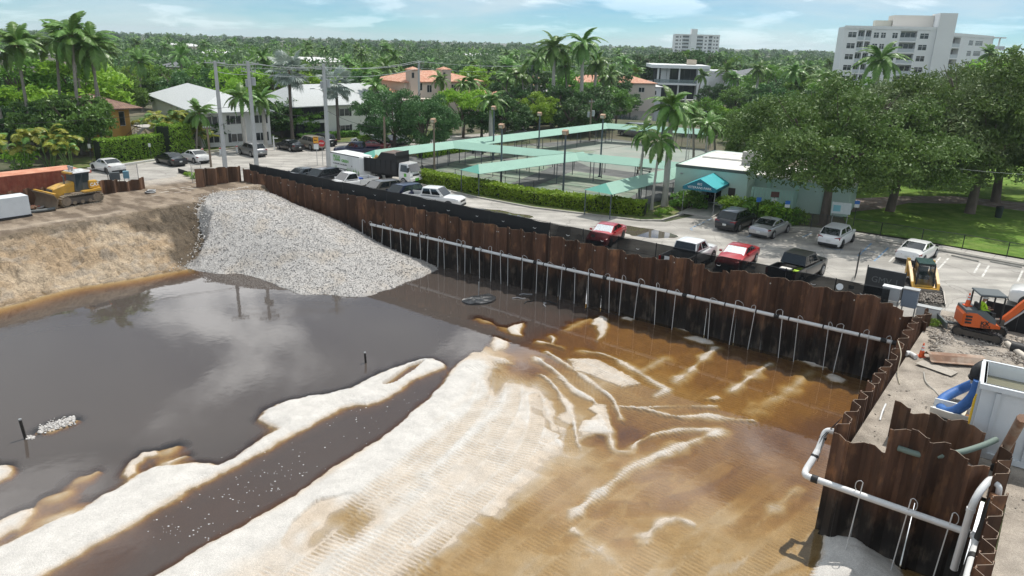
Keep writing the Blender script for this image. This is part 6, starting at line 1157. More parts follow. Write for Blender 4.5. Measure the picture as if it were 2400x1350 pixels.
blk(r,'wall',L_ - .99,L_ + 1.2,2.5,9,0,5.2,M_must); win(r,L_ + .1,2.5,3.6,.9,1.9,'y',False,1); MB().ball((L_ - 2.2,-.08,4.4),.12,8,5).build('wall_lamp',M_trim,r)
st_ = MB()
for k in range(11): st_.box((L_ - 1.6 + .28*k,-.55,.28 + .22*k),(.32,1.0,.07))
st_.prism([(L_ - 1.75,-1.06,.0),(L_ - 1.45,-1.06,0),(L_ + 1.55,-1.06,2.4),(L_ + 1.55,-1.06,2.75)],(0,.06,0)); st_.build('stair',mat('stair_concrete',(.45,.43,.4),.9),r); blk(r,'landing',L_ + 1.4,L_ + 3.4,-1.05,2.4,2.5,2.68,MATS['stair_concrete']); MB().tube([(L_ - 1.7,-1.05,1.1),(L_ + 1.4,-1.05,3.55),(L_ + 3.3,-1.05,3.6)],.03,5).build('handrail',M_trim,r)
for k in range(9): MB().tube([(L_ - 1.5 + .36*k,-1.05,.4 + .283*k),(L_ - 1.5 + .36*k,-1.05,1.25 + .283*k)],.016,4).build('baluster',M_trim,r)
r,L_ = house('tiled_house','brown tiled house cut by the left edge of the frame',(-160,368),(8,360)); blk(r,'wall',0,L_ - .4,0,10,0,5.4,mat('tan_stucco',(.42,.30,.19),.9)); hip_roof(r,0,L_ - .4,0,10,5.4,1.9,.5,M_btile); win(r,L_ - 2,0,3.9,1.3,1.1,'y',False)
r,L_ = house('villa','cream villa with terracotta roofs and two square chimneys',(880,277),(1180,264)); M_cream = mat('cream_stucco',(.66,.58,.50),.9,var=.05,scale=.7); M_crm2 = mat('chimney_stucco',(.62,.50,.42),.9)
blk(r,'wall',7.5,25.5,2,14,0,6.6,M_cream); hip_roof(r,7.5,25.5,2,14,6.6,1.9,.7,M_tile); blk(r,'side_wing',0,7.4,4,15,0,4.5,M_cream); hip_roof(r,0,7.4,4,15,4.5,1.6,.6,M_tile,ridge='y'); blk(r,'side_wing',21,31,-1.5,1.9,0,3.6,M_cream); hip_roof(r,21,31,-1.5,1.9,3.6,1.2,.5,M_tile)
blk(r,'terrace',4.6,12,-1.5,1.95,0,3.5,M_cream)
for k in range(4): blk(r,'lattice_panel',5.0 + 1.7*k,6.3 + 1.7*k,-1.58,-1.51,2.75,3.35,mat('brown_lattice',(.16,.07,.045),.8))
for x in (8.2,15.4): c_ = blk(r,'chimney',x,x + 2.1,.6,2.6,3.4,9.0,M_crm2); hip_roof(c_,x,x + 2.1,.6,2.6,9.0,.5,.15,M_tile,'cap'); blk(c_,'louvre',x + .25,x + .75,.54,.595,7.4,8.4,M_shut)
for x,z in ((11,5.6),(13.2,5.2),(19,5.2),(21.5,5.2),(24,5.0)): win(r,x,2,z,1.1,1.5,'y',False,2)
win(r,11,-1.5,1.5,1.6,1.8,'y',False); blk(r,'arched_door',23,24.4,-1.6,-1.51,0,2.6,mat('dark_timber',(.09,.045,.03),.6)); blk(r,'garden_wall',26,33,-7,-6.7,0,1.6,M_cream); blk(r,'gate_pier',25.4,26.0,-7.2,-6.6,0,2.3,M_cream)
p = ay(1190,175,185); r = thing('tiled_house','small pale house with pink tiled roof in the trees right of the villa','house',(p.x,p.y,0),R(8)); blk(r,'wall',-6,6,0,8,0,6.5,M_cream); hip_roof(r,-6,6,0,8,6.5,1.6,.6,M_tile); [win(r,x,0,5.2,1.2,1.1,'y',False) for x in (-3,0,3)]
r,L_ = house('modern_house','white flat-roofed modern house with deep glazed balconies on the far bank',(1524,232),(1655,236)); M_mw = mat('modern_white',(.72,.74,.74),.7); H1,H2 = 4.3,8.6; D = 14
blk(r,'wall',0,.5,0,D,0,H1,M_mw); blk(r,'wall',L_ - 3.2,L_,-.5,D,0,H2,M_mw); blk(r,'glazing',.5,L_ - 3.2,2.5,2.6,0,H2,M_win); blk(r,'floor_slab',-.6,L_ - 3.3,-.8,D,H1 - .2,H1 + .3,M_mw); blk(r,'roof_slab',-2.0 + 1.5,L_ + .0,-1.2,D,H2,H2 + .9,M_mw); blk(r,'wall',2.6,5.2,2.4,2.48,H1,H2,M_mw) ; blk(r,'column',7.4,7.8,.2,.6,0,H2,M_mw); blk(r,'column',1.4,1.9,.0,.5,H1,H2,M_mw); blk(r,'chimney',10.5,13,6,8,H2 + .9,H2 + 2.3,mat('buff_block',(.5,.42,.33),.9)); blk(r,'wall',L_ + .01,L_ + 11,4,D + 4,0,7.6,M_mw); blk(r,'roof_slab',L_ + .5,L_ + 12,3.4,D + 5,7.6,8.2,M_mw)
for k in range(7): blk(r,'mullion',.9 + (L_ - 4)*k/7,1.0 + (L_ - 4)*k/7,2.4,2.49,0,H2,M_shut)
blk(r,'rail',.5,L_ - 3.3,-.7,-.65,H1 + .3,H1 + 1.3,mat('rail_glass',(.25,.32,.33),.1,alpha=.5))
p = ay(1768,220,205); r = thing('grey_house','white house with dark grey hip roof right of the modern house','house',(p.x,p.y,0),R(-8)); M_slate_ = mat('slate_roof',(.15,.16,.17),.8,var=.1); blk(r,'wall',-7,7,0,12,0,7.2,M_mw); hip_roof(r,-7,7,0,12,7.2,2.0,.9,M_slate_); blk(r,'side_wing',7.01,14,-2,9,0,5.2,M_mw); hip_roof(r,7.2,14,-2,9,5.2,1.5,.5,M_slate_)
for x in (-4.8,0.2,4.6): win(r,x,0,5.2,2.2,2.4,'y',False,2); win(r,x,0,1.8,2.2,2.4,'y',False,2)
win(r,10.5,-2,2.4,1.6,1.6,'y',False)
M_sea = mat('dock_concrete',(.42,.41,.39),.9,var=.12)
A,B = gp(1448,232),gp(1640,240); d = B - A; r = thing('dock','concrete dock with white mooring posts before the modern house','dock',(A.x,A.y,0),math.atan2(d.y,d.x)); L_ = d.length
blk(r,'deck',0,L_,0,2.4,.25,.55,M_sea); blk(r,'sea_wall',0,L_ + 30,2.6,3.0,-.02,.5,M_sea)
for k in range(9): MB().cyl((1.5 + k*(L_ - 3)/8,-.25,.6),.25,2.4,'Z',8).build('mooring_post',mat('post_white',(.66,.66,.64),.8),r,40)
M_canal = mat('canal_water',(.018,.028,.034),.08,spec=.6,bump=.35,bscale=1.2,coords='Object')
tag(polysheet('water',q2(px([(1290,262),(1420,240),(1448,233),(1640,241),(1720,258),(1850,255),(1900,262),(1790,300),(1700,297),(1600,287),(1440,279),(1380,285)])),-.012,M_canal),kind='structure')
# ------------------------------------------------------------------ apartment towers
M_hr = mat('tower_white',(.78,.79,.79),.85,var=.03,scale=.2); M_hr2 = mat('tower_cream',(.70,.66,.60),.85); M_bal = mat('balcony_rail',(.50,.54,.56),.6); M_rec = mat('balcony_shade',(.18,.20,.22),.8)
def tower(name,label,pts,Y,floors,fh,cells,zt):
    pass
YT = 218.0
def tw(px_,y=YT): q = ay(px_,150,y); return Vector((q.x,q.y,0))
r = thing('apartment_tower','white seven-storey apartment tower with rows of balconies on the right','tower',tw(1968,214),0); o = r.location.copy(); P1 = tw(1968,214) - o; P2 = tw(2180,208) - o; P3 = tw(2316,240) - o
zt = hz(tw(1975,214),62); fh = 2.88; nf = 8
def facade(par,a,b,z0,zt,cells,nf,fh,m=M_hr,depth=14.0):
    d = (b - a); L = d.length; t = d.normalized(); nrm = Vector((t.y,-t.x,0)); rz = math.atan2(t.y,t.x); R3 = Matrix.Rotation(rz,3,'Z')
    def B_(nm,x0,x1,y0,y1,z0_,z1_,m_,p=par): c = a + R3 @ Vector(((x0 + x1)/2,(y0 + y1)/2,0)); return MB().box((c.x,c.y,(z0_ + z1_)/2),(x1 - x0,y1 - y0,z1_ - z0_),rz).build(nm,m_,p)
    B_('wall',0,L,1.5,depth,z0,zt,m)
    xs = [0]; 
    for c0,c1,kind in cells: xs += [c0*L,c1*L]
    xs.append(L)
    for i in range(0,len(xs),2):
        if xs[i + 1] - xs[i] > .05: B_('pier',xs[i],xs[i + 1],0,1.49,z0,zt,m)
    for k in range(nf):
        zf = zt - .9 - (k + 1)*fh
        for c0,c1,kind in cells:
            x0,x1 = c0*L + .004,c1*L - .004
            if kind == 'b':
                B_('balcony_slab',x0,x1,-.05,1.48,zf,zf + .35,m); B_('balcony_rail',x0,x1,-.02,.05,zf + .35,zf + 1.3,M_bal); w_ = B_('window',x0 + .2,x1 - .2,1.40,1.47,zf + .36,zf + 2.5,M_win)
                nn = max(2,int((x1 - x0)/1.2)); [B_('mullion',x0 + (x1 - x0)*j/nn - .05,x0 + (x1 - x0)*j/nn + .05,1.34,1.39,zf + .36,zf + 2.5,M_frame,w_) for j in range(1,nn)]
            else:
                B_('spandrel',x0,x1,0,1.48,zf,zf + 1.0,m); B_('lintel',x0,x1,0,1.48,zf + 2.35,zf + fh,m); w_ = B_('window',x0,x1,.12,.2,zf + 1.0,zf + 2.35,M_win)
                nn = max(2,int((x1 - x0)/.95)); [B_('mullion',x0 + (x1 - x0)*j/nn - .05,x0 + (x1 - x0)*j/nn + .05,.06,.115,zf + 1.0,zf + 2.35,M_frame,w_) for j in range(1,nn)]; B_('transom',x0,x1,.06,.115,zf + 1.85,zf + 1.93,M_frame,w_)
    B_('parapet',-.15,L + .15,-.12,-.003,zt - .55,zt + .25,m); B_('parapet',-.1,L + .1,.05,1.48,zt - .9,zt,m)
    return B_
B_ = facade(r,P1,P2,0,zt,[(.045,.135,'w'),(.155,.225,'b'),(.24,.30,'b'),(.33,.385,'w'),(.41,.46,'w'),(.535,.59,'w'),(.62,.80,'b'),(.835,.925,'w')],nf,fh)
ztc = hz(tw(2200,212),33); ztd = hz(tw(2100,214),28)
LT_ = (P2 - P1).length; B_('lift_core',LT_ + .01,LT_ + 4.2,-.6,8,0,ztc,M_hr); B_('roof_house',12.6,LT_ - .05,5,13,zt,ztd - .8,M_hr2); B_('roof_plant',8.3,12.4,6,10,zt,zt + 1.9,mat('plant_louvre',(.50,.49,.42),.9))
C_ = facade(r,P2 + Vector((3.4,.8,0)),P3,0,zt - 1.2,[(.06,.28,'b'),(.46,.55,'w'),(.60,.76,'w')],nf - 1,fh)
for k in range(nf - 2):
    z = zt - 2.1 - (k + 1)*fh; c = P3 + Vector((1.6,.5,0)); MB().box((c.x,c.y,z),(4.2,3.0,.3),R(40)).build('corner_balcony',M_hr,r); MB().box((c.x + 1.5,c.y + .6,z + .65),(.08,2.8,1.0),R(40)).build('balcony_rail',M_bal,r)
MB().box((P3.x + 2.9,P3.y + 1.6,(zt - 1.5)/2),(.35,.35,zt - 1.5)).build('column',M_hr,r); c = P3 + Vector((1.6,.5,0)); MB().box((c.x,c.y,zt - 1.4),(4.4,3.2,.35),R(40)).build('roof_frame',M_hr,r)
YF = 680.0; q = ay(1577,130,YF); r = thing('apartment_tower','distant white apartment tower above the treetops at the horizon','tower',(q.x,q.y,0),0); o = r.location.copy(); a = Vector((0,0,0)); b = Vector((ay(1680,130,YF).x - o.x,-4,0)); zt = hz((q.x,q.y),80)
B_ = facade(r,a,b,0,zt,[(.03,.09,'w'),(.12,.15,'w'),(.18,.33,'b'),(.50,.64,'b'),(.68,.72,'w'),(.76,.84,'b'),(.87,.90,'w'),(.93,.97,'w')],5,2.9); B_('lift_core',14.2,19.2,-1.2,8,0,hz((q.x,q.y),67),M_hr)
_r = random.Random(5)
for i,(x,y,Y,w,lab) in enumerate([(412,104,420,22,'long flat white roof in the woods beyond the left palms'),(500,120,300,12,'white gabled house among trees above the first concrete pole'),(690,138,260,34,'long pale roof low in the trees left of the villa'),(640,122,420,12,'small white house in trees above the silver palm'),(1440,185,175,20,'pale villa behind the two tall royal palms'),(1500,195,190,12,'white boathouse left of the modern house'),(1120,128,420,26,'white house roofs near the horizon right of the villa'),(1270,190,165,12,'cream house behind palms right of the villa'),(1310,205,160,9,'small white cabana under the royal palms'),(1830,205,190,14,'white low house behind the palms left of the big oak'),(430,150,210,14,'blue-grey house in the trees left of the first pole'),(2330,180,300,16,'cream apartment block behind the oak at the far right'),(30,118,190,16,'grey roofed house behind the palms at the left edge')]):
    p = ay(x,y,Y); z = max(3.5,p.z); r = thing('background_house',lab,'house',(p.x,p.y,0),R(_r.uniform(-20,20)),'houses among the trees'); blk(r,'wall',-w/2,w/2,0,9,0,z - .8,M_mw if i % 2 else M_cream)
    hip_roof(r,-w/2,w/2,0,9,z - .8,1.4,.4,mat('white_house_roof',(.66,.66,.65),.8) if i not in (4,7,10) else (M_tile if i != 10 else M_slate_)); [win(r,-w/2 + w*(k + .5)/3,0,z - 2.3,1.4,1.1,'y',False) for k in range(3)]
# ------------------------------------------------------------------ leaves
def leaf_quads(C,size,rs,elong=1.5,up=0.0,droop=0.0):
    """one quad per centre, random facing"""
    n = len(C); a = rs.normal(size=(n,3)); a[:,2] += up; a /= np.linalg.norm(a,axis=1)[:,None] + 1e-9
    b = rs.normal(size=(n,3)); b -= a*(a*b).sum(1)[:,None]; b /= np.linalg.norm(b,axis=1)[:,None] + 1e-9; c = np.cross(a,b); s = size*(.7 + .6*rs.rand(n))[:,None]
    p,q = b*s*elong/2,c*s/2
    V = np.stack([C - p - q*.6,C + p*.9 - q*.5,C + p*1.1 + q*.5,C - p*.8 + q*.7],1).reshape(-1,3); return V,np.arange(4*n).reshape(-1,4)
def clump_cloud(centers,radii,per,size,rs,flat=.85,up=.5,shell=.55):
    out = []
    for c,r in zip(centers,radii):
        k = max(6,int(per*(r**2))); d = rs.normal(size=(k,3)); d /= np.linalg.norm(d,axis=1)[:,None]; d[:,2] = np.where(d[:,2] < -.35,-d[:,2]*.6,d[:,2]); rad = r*(shell + (1 - shell)*rs.rand(k)**.6)*(1 + .12*rs.randn(k)); p = d*rad[:,None]; p[:,2] *= flat; out.append(p + c)
    C = np.vstack(out); return leaf_quads(C,size,rs,up=up)
def crown_mesh(name,rx,rz,zc,nclump,cr,per,size,m,seed,flat=.85,bottom=-.55,lobes=5,lob=.3,inner=.45):
    rs = np.random.RandomState(seed); cs = []; lb = rs.rand(lobes)*6.28; la = rs.rand(lobes)
    while len(cs) < nclump:
        d = rs.normal(size=3); d /= np.linalg.norm(d)
        if d[2] < bottom: continue
        az = math.atan2(d[1],d[0]); k = 1 + lob*sum(a_*math.cos(2*(az - b_)) + .6*a_*math.cos(3*az + b_) for a_,b_ in zip(la,lb))/lobes*1.6; f = inner + (1 - inner)*rs.rand()**.5
        cs.append((d[0]*rx*k*f,d[1]*rx*k*f,zc + d[2]*rz*f*(1 + .15*rs.randn())))
    cs = np.array(cs); V,F = clump_cloud(cs,cr*(.5 + .95*rs.rand(nclump)**1.4),per,size,rs); return npmesh(name,V,F,m),cs
M_bark = mat('oak_bark',(.13,.105,.085),.95,var=.35,scale=3,bump=.7,bscale=10,stretch=(1,1,.3)); M_pbark = mat('palm_bark',(.26,.235,.20),.9,var=.25,scale=4,stretch=(1,1,3)); M_royal = mat('royal_trunk',(.42,.40,.36),.85,var=.15,scale=3,stretch=(1,1,.4)); M_shaft = mat('crownshaft',(.12,.21,.05),.5)
G = dict(oak=leafmat('oak_leaves',(0.090,0.170,0.041),(0.140,0.235,0.053),.22),oak2=leafmat('oak_leaves_pale',(0.128,0.198,0.077),(0.186,0.255,0.098),.22),mid=leafmat('broad_leaves',(0.117,0.250,0.044),(0.179,0.330,0.054),.28),bright=leafmat('bright_leaves',(0.211,0.400,0.041),(0.291,0.479,0.050),.35),dark=leafmat('dark_leaves',(0.057,0.133,0.041),(0.091,0.181,0.054),.2),almond=leafmat('almond_leaves',(0.098,0.211,0.044),(0.160,0.291,0.058),.25,.35),hedge=leafmat('hedge_leaves',(0.168,0.330,0.035),(0.249,0.414,0.043),.28),clip=leafmat('clipped_leaves',(0.188,0.338,0.029),(0.302,0.457,0.039),.28),grey=leafmat('greyish_leaves',(0.217,0.297,0.164),(0.309,0.375,0.216),.25),
         palm=leafmat('palm_leaflets',(0.126,0.255,0.059),(0.201,0.341,0.084),.25,.35),yellow=leafmat('areca_leaflets',(0.251,0.304,0.047),(0.397,0.393,0.067),.3,.4),silver=leafmat('silver_fan',(.22,.28,.24),(.42,.48,.43),.15,.45),dead=leafmat('dead_frond',(.16,.10,.055),(.33,.24,.15),.2),far=leafmat('far_leaves',(0.103,0.185,0.079),(0.149,0.234,0.099),.2),red=leafmat('red_flowers',(.22,.035,.05),(.40,.10,.11),.3))
def limb_tree(h,r,spread,seed,n=6,m=M_bark,zf=.35):
    r_ = random.Random(seed); b = MB(); t0 = Vector((0,0,-.1)); fork = Vector((r_.uniform(-.3,.3),r_.uniform(-.3,.3),h*zf)); b.tube([t0,t0 + Vector((0,0,.25)),fork*.55,fork],[r*1.6,r*1.15,r*.95,r*.85],9)
    for k in range(n):
        a = 2*math.pi*(k + r_.random()*.6)/n; e = Vector((math.cos(a)*spread*r_.uniform(.5,.95),math.sin(a)*spread*r_.uniform(.5,.95),h*r_.uniform(.6,.88))); md = fork.lerp(e,.5) + Vector((0,0,-h*.04*r_.random() + .3)); P = catmull([fork,md,e],3); b.tube(P,[r*.5*(1 - .8*i/(len(P) - 1)) + .02 for i in range(len(P))],6)
        e2 = e + Vector((r_.uniform(-1,1),r_.uniform(-1,1),.6))*spread*.25; b.tube([md,e2],[r*.22,.02],5)
    return b.mesh('trunk',m,60)
TREES = {}
def tree_kind(key,h,r,spread,crown,trunk_zf=.35,nl=6):
    TREES[key] = (limb_tree(h,r,spread,hash(key) % 97 if False else len(TREES) + 3,nl,zf=trunk_zf),crown,h)
tree_kind('oakA',13.0,.42,7,crown_mesh('crown',8.8,5.4,6.7,125,1.5,150,.185,G['oak'],11,inner=.38,bottom=-.75,lob=.55)[0],.26)
tree_kind('oakB',13.2,.42,7,crown_mesh('crown',8.2,5.5,6.8,120,1.5,150,.185,G['oak2'],12,inner=.38,bottom=-.7,lob=.55)[0],.28)
tree_kind('oakC',9.8,.32,5,crown_mesh('crown',5.9,4.0,4.9,105,1.1,200,.18,G['dark'],13,bottom=-.8,inner=.5)[0],.2)
tree_kind('round',8.2,.22,3,crown_mesh('crown',3.9,2.9,4.7,70,.95,120,.24,G['bright'],14,bottom=-.7)[0])
tree_kind('umbrella',7.7,.2,3.4,crown_mesh('crown',4.2,1.7,5.2,60,.9,120,.24,G['bright'],15,bottom=-.3)[0],.3)
tree_kind('almond',10.6,.3,6,crown_mesh('crown',6.6,3.9,5.6,95,1.15,70,.36,G['almond'],16,bottom=-.8,inner=.4)[0])
tree_kind('broadA',9.9,.28,4,crown_mesh('crown',5.0,3.6,5.2,60,1.25,70,.32,G['mid'],17,bottom=-.75)[0])
tree_kind('broadB',10.1,.28,4,crown_mesh('crown',4.6,4.0,5.0,60,1.2,70,.32,G['dark'],18,bottom=-.8)[0])
tree_kind('broadC',9.9,.28,4,crown_mesh('crown',5.4,3.4,5.4,60,1.2,70,.32,G['bright'],19,bottom=-.7)[0])
tree_kind('bush',2.0,.06,.9,crown_mesh('crown',1.25,.95,.95,22,.5,160,.17,G['hedge'],20,bottom=-.9)[0],.2,4)
tree_kind('greybush',3.4,.09,1.6,crown_mesh('crown',2.1,1.5,1.8,34,.65,150,.19,G['grey'],21,bottom=-.9)[0],.2,4)
tree_kind('darkbush',2.0,.06,.9,crown_mesh('crown',1.3,.95,.95,22,.5,150,.2,G['mid'],22,bottom=-.9)[0],.2,4)
def put_tree(key,name,label,cat,base,height,rz=None,group=None,wide=1.0):
    tm,cm,h = TREES[key]; s = height/h; r = thing(name,label,cat,(base[0],base[1],base[2] if len(base) > 2 else 0),rnd.uniform(0,6.28) if rz is None else rz,group); r.scale = (s*wide,s*wide,s)
    link('trunk',tm,r); link('crown',cm,r); return r
def at(px_,py_top,Y):
    p = ay(px_,py_top,Y); return Vector((p.x,p.y,0)),max(1.0,p.z)
# ------------------------------------------------------------------ palms
def frond(L,up,droop,nleaf,ll,wd,m,seed,hang=.5,twist=.0):
    r_ = random.Random(seed); b = MB(); pts = []
    for i in range(9):
        t = i/8; pts.append(Vector((L*(t*math.cos(up) + .0) * (1 - .12*t*t),twist*t*t,L*(t*math.sin(up) - droop*t**2.1))))
    b.tube(pts,[.045*(1 - .85*i/8) + .006 for i in range(9)],4)
    for k in range(nleaf):
        t = .16 + .84*k/(nleaf - 1); i = min(7,int(t*8)); f = t*8 - i; p = pts[i].lerp(pts[i + 1],f); tg = (pts[i + 1] - pts[i]).normalized(); l = ll*(math.sin(math.pi*(.12 + .80*t)))*r_.uniform(.85,1.1)
        sd = Vector((-tg.y,tg.x,0)); sd = sd.normalized() if sd.length > .01 else Vector((0,1,0)); upv = sd.cross(tg) if sd.cross(tg).z > 0 else tg.cross(sd)
        for s in (-1,1):
            d = (sd*s + tg*.55 - Vector((0,0,hang))*r_.uniform(.6,1.3)).normalized(); e = p + d*l; w = tg*wd/2; mid_ = p + d*l*.5 + Vector((0,0,.04*l)); b.add([p - w,p + w,mid_ + w*1.1,e,mid_ - w*1.1],[(0,1,2,3,4)])
    return b.mesh('frond',m)
FR = dict(coco=[frond(3.3,.55,.55,26,.80,.14,G['palm'],1),frond(3.1,.5,.75,26,.75,.14,G['palm'],2,.8),frond(2.9,.7,.35,24,.7,.11,G['palm'],3,.3)],
          royal=[frond(3.4,.5,.62,32,.66,.15,G['palm'],4,.5),frond(3.2,.45,.85,30,.64,.15,G['palm'],5,.8)],areca=[frond(2.3,.9,.62,22,.52,.09,G['yellow'],6,.35),frond(2.0,1.0,.8,20,.5,.09,G['yellow'],7,.5),frond(2.2,.95,.7,22,.5,.09,G['palm'],8,.4)],dead=[frond(2.4,.1,.6,16,.4,.10,G['dead'],9,1.2)])
def fan_mesh(m,R_=1.05,seed=1):
    b = MB(); r_ = random.Random(seed); b.tube([(0,0,0),(.6,0,.1),(1.25,0,.05)],[.04,.03,.02],4); c = Vector((1.25,0,.05)); n = 22
    for k in range(n):
        a = R(-125 + 250*k/(n - 1)); d = Vector((math.cos(a),math.sin(a),0)); l = R_*(1 - .18*abs(k - n/2)/(n/2))*r_.uniform(.9,1.05); q = Vector((-d.y,d.x,0))*.085; fold = Vector((0,0,.06 if k % 2 else -.0)); tip = c + d*l - Vector((0,0,.22*l*l)); b.add([c,c + d*l*.6 - q + fold - Vector((0,0,.04)),tip,c + d*l*.6 + q - fold*.2 - Vector((0,0,.04))],[(0,1,2,3)])
    return b.mesh('fan_leaf',m)
FAN = [fan_mesh(G['silver'],1.15,1),fan_mesh(G['silver'],1.0,2)]
def crown_set(meshes,n,seed,lo,hi,sc=1.0):
    """poses for n leaves: (mesh, rotation, scale), steep young ones in the middle, drooping old ones outside"""
    r_ = random.Random(seed); out = []
    for k in range(n):
        f = k/(n - 1); el = hi + (lo - hi)*f**.85 + r_.uniform(-.1,.1); az = k*2.399 + r_.uniform(-.25,.25); out.append((meshes[k % len(meshes)],(0,-el,az),sc*r_.uniform(.85,1.08)))
    return out
def merge_crown(name,poses,extra=()):
    V,F,n,mi = [],[],0,[]
    mats_ = []
    for me,rot,s in poses:
        M_ = Matrix.Rotation(rot[2],3,'Z') @ Matrix.Rotation(rot[1],3,'Y'); mm = me.materials[0]
        if mm not in mats_: mats_.append(mm)
        V += [M_ @ (v.co*s) for v in me.vertices]; F += [tuple(i + n for i in p.vertices) for p in me.polygons]; mi += [mats_.index(mm)]*len(me.polygons); n += len(me.vertices)
    o = bpy.data.meshes.new(name); o.from_pydata(V,[],F); [o.materials.append(m) for m in mats_]; o.polygons.foreach_set('material_index',mi); o.update(); return o
def trunk_mesh(h,r0,r1,lean,m,bulge=0.0,seg=8):
    pts = [Vector((lean[0]*(t**1.6),lean[1]*(t**1.6),h*t)) for t in [i/seg for i in range(seg + 1)]]; pts[0].z = -.1; return MB().tube(pts,[(r0*1.5 if i == 0 else r0 + (r1 - r0)*i/seg + bulge*math.sin(math.pi*min(1,i/seg*1.2))) for i in range(seg + 1)],8).mesh('trunk',m,60)
PALM = {}
def palm_kind(key,poses,h,r0,r1,lean,m,shaft=False,bulge=0.0): PALM[key] = (trunk_mesh(h,r0,r1,lean,m,bulge),merge_crown('crown',poses),poses,h,lean,shaft)
palm_kind('coco1',crown_set(FR['coco'],26,1,-.95,1.05),9.0,.19,.13,(.9,.2),M_pbark); palm_kind('coco2',crown_set(FR['coco'],23,2,-.9,.95),9.0,.18,.12,(-.5,.7),M_pbark); palm_kind('royal',crown_set(FR['royal'],24,3,-.85,1.15),12.0,.26,.2,(.1,.1),M_royal,True,.06); palm_kind('royal2',crown_set(FR['royal'],21,4,-.85,1.1),12.0,.25,.2,(-.2,.1),M_royal,True,.05)
palm_kind('silver',crown_set(FAN,28,5,-.9,1.05,1.45),7.5,.24,.2,(.1,.1),mat('silver_palm_trunk',(.12,.10,.085),.95,var=.3,scale=4)); palm_kind('foxtail',crown_set(FR['royal'],16,6,-1.05,.9,.85),7.0,.14,.1,(.3,.1),M_royal,True)
SHAFT = MB().lathe([(.2,-1.3),(.23,-1.1),(.19,-.4),(.1,.1)],n=10).mesh('crownshaft',M_shaft,60); BOOT = MB().lathe([(.12,-.5),(.24,-.25),(.22,.05),(.1,.15)],n=9).mesh('crown_boot',mat('palm_boot',(.20,.14,.09),.9),60)
def put_palm(key,label,base,height,rz=None,group=None,split=False,csize=1.0,name=None):
    tm,cm,poses,h,lean,shaft = PALM[key]; r = thing(name or {'silver': 'silver_palm','royal': 'royal_palm','royal2': 'royal_palm'}.get(key,'palm_tree'),label,'palm',(base[0],base[1],base[2] if len(base) > 2 else 0),rnd.uniform(0,6.28) if rz is None else rz,group)
    ct = csize; hh_ = max(.5,height - 1.9*csize*(1.0 if key != 'silver' else 1.0)); link('trunk',tm,r,scale=((ct + 1)/2,(ct + 1)/2,hh_/h)); top = (lean[0]*(ct + 1)/2,lean[1]*(ct + 1)/2,hh_)
    link('crownshaft',SHAFT,r,top,scale=(ct,)*3) if shaft else link('crown_boot',BOOT,r,top,scale=(ct,)*3)
    if split:
        for me,rot,s in poses: link('frond',me,r,(top[0],top[1],top[2] + .05),rot,(s*ct,)*3)
    else: link('crown',cm,r,(top[0],top[1],top[2] + .05),None,(ct,)*3)
    return r
gA = 'palms between the courts and the mint building'
put_palm('foxtail','ragged palm with a dead frond, leftmost of three beside the short canopy',gp(1496,473),hz(gp(1496,473),268),.9,gA,True,.9); put_palm('foxtail','leaning palm, middle of three beside the short canopy',gp(1527,493),hz(gp(1527,493),285),.1,gA,True,.95); put_palm('royal','tallest straight palm, rightmost of three beside the short canopy',gp(1557,484),hz(gp(1557,484),205),2,gA,True,1.0)
p = gp(1496,473); link('hanging_frond',FR['dead'][0],None,(0,0,0)); _d = bpy.data.objects['hanging_frond']; _pp = [o for o in bpy.data.objects if o.get('label','').startswith('ragged palm')][0]; _d.parent = _pp; _d.location = (.3,.1,hz(p,350)); _d.rotation_euler = (0,1.35,0); _d.scale = (.9,)*3
b,h = at(1665,255,84); put_palm('foxtail','drooping palm behind the mint building roof',b,h,1,gA,True,.95); b,h = at(1640,240,92); put_palm('coco1','leafy palm behind the lattice mast',b,h,2.2,gA,True,.75)
b,h = at(1690,268,88); put_palm('coco2','low bushy palm at the corner of the mint building roof',b,h,1.2,gA,True,.8)
put_palm('silver','large silver-blue fan palm left of the third concrete pole',gp(686,333),hz(gp(686,333),132),0,'silver fan palms before the white apartments',True,1.05); put_palm('silver','silver-blue fan palm with straight trunk right of the third concrete pole',gp(794,329),hz(gp(794,329),168),1,'silver fan palms before the white apartments',True,.95)
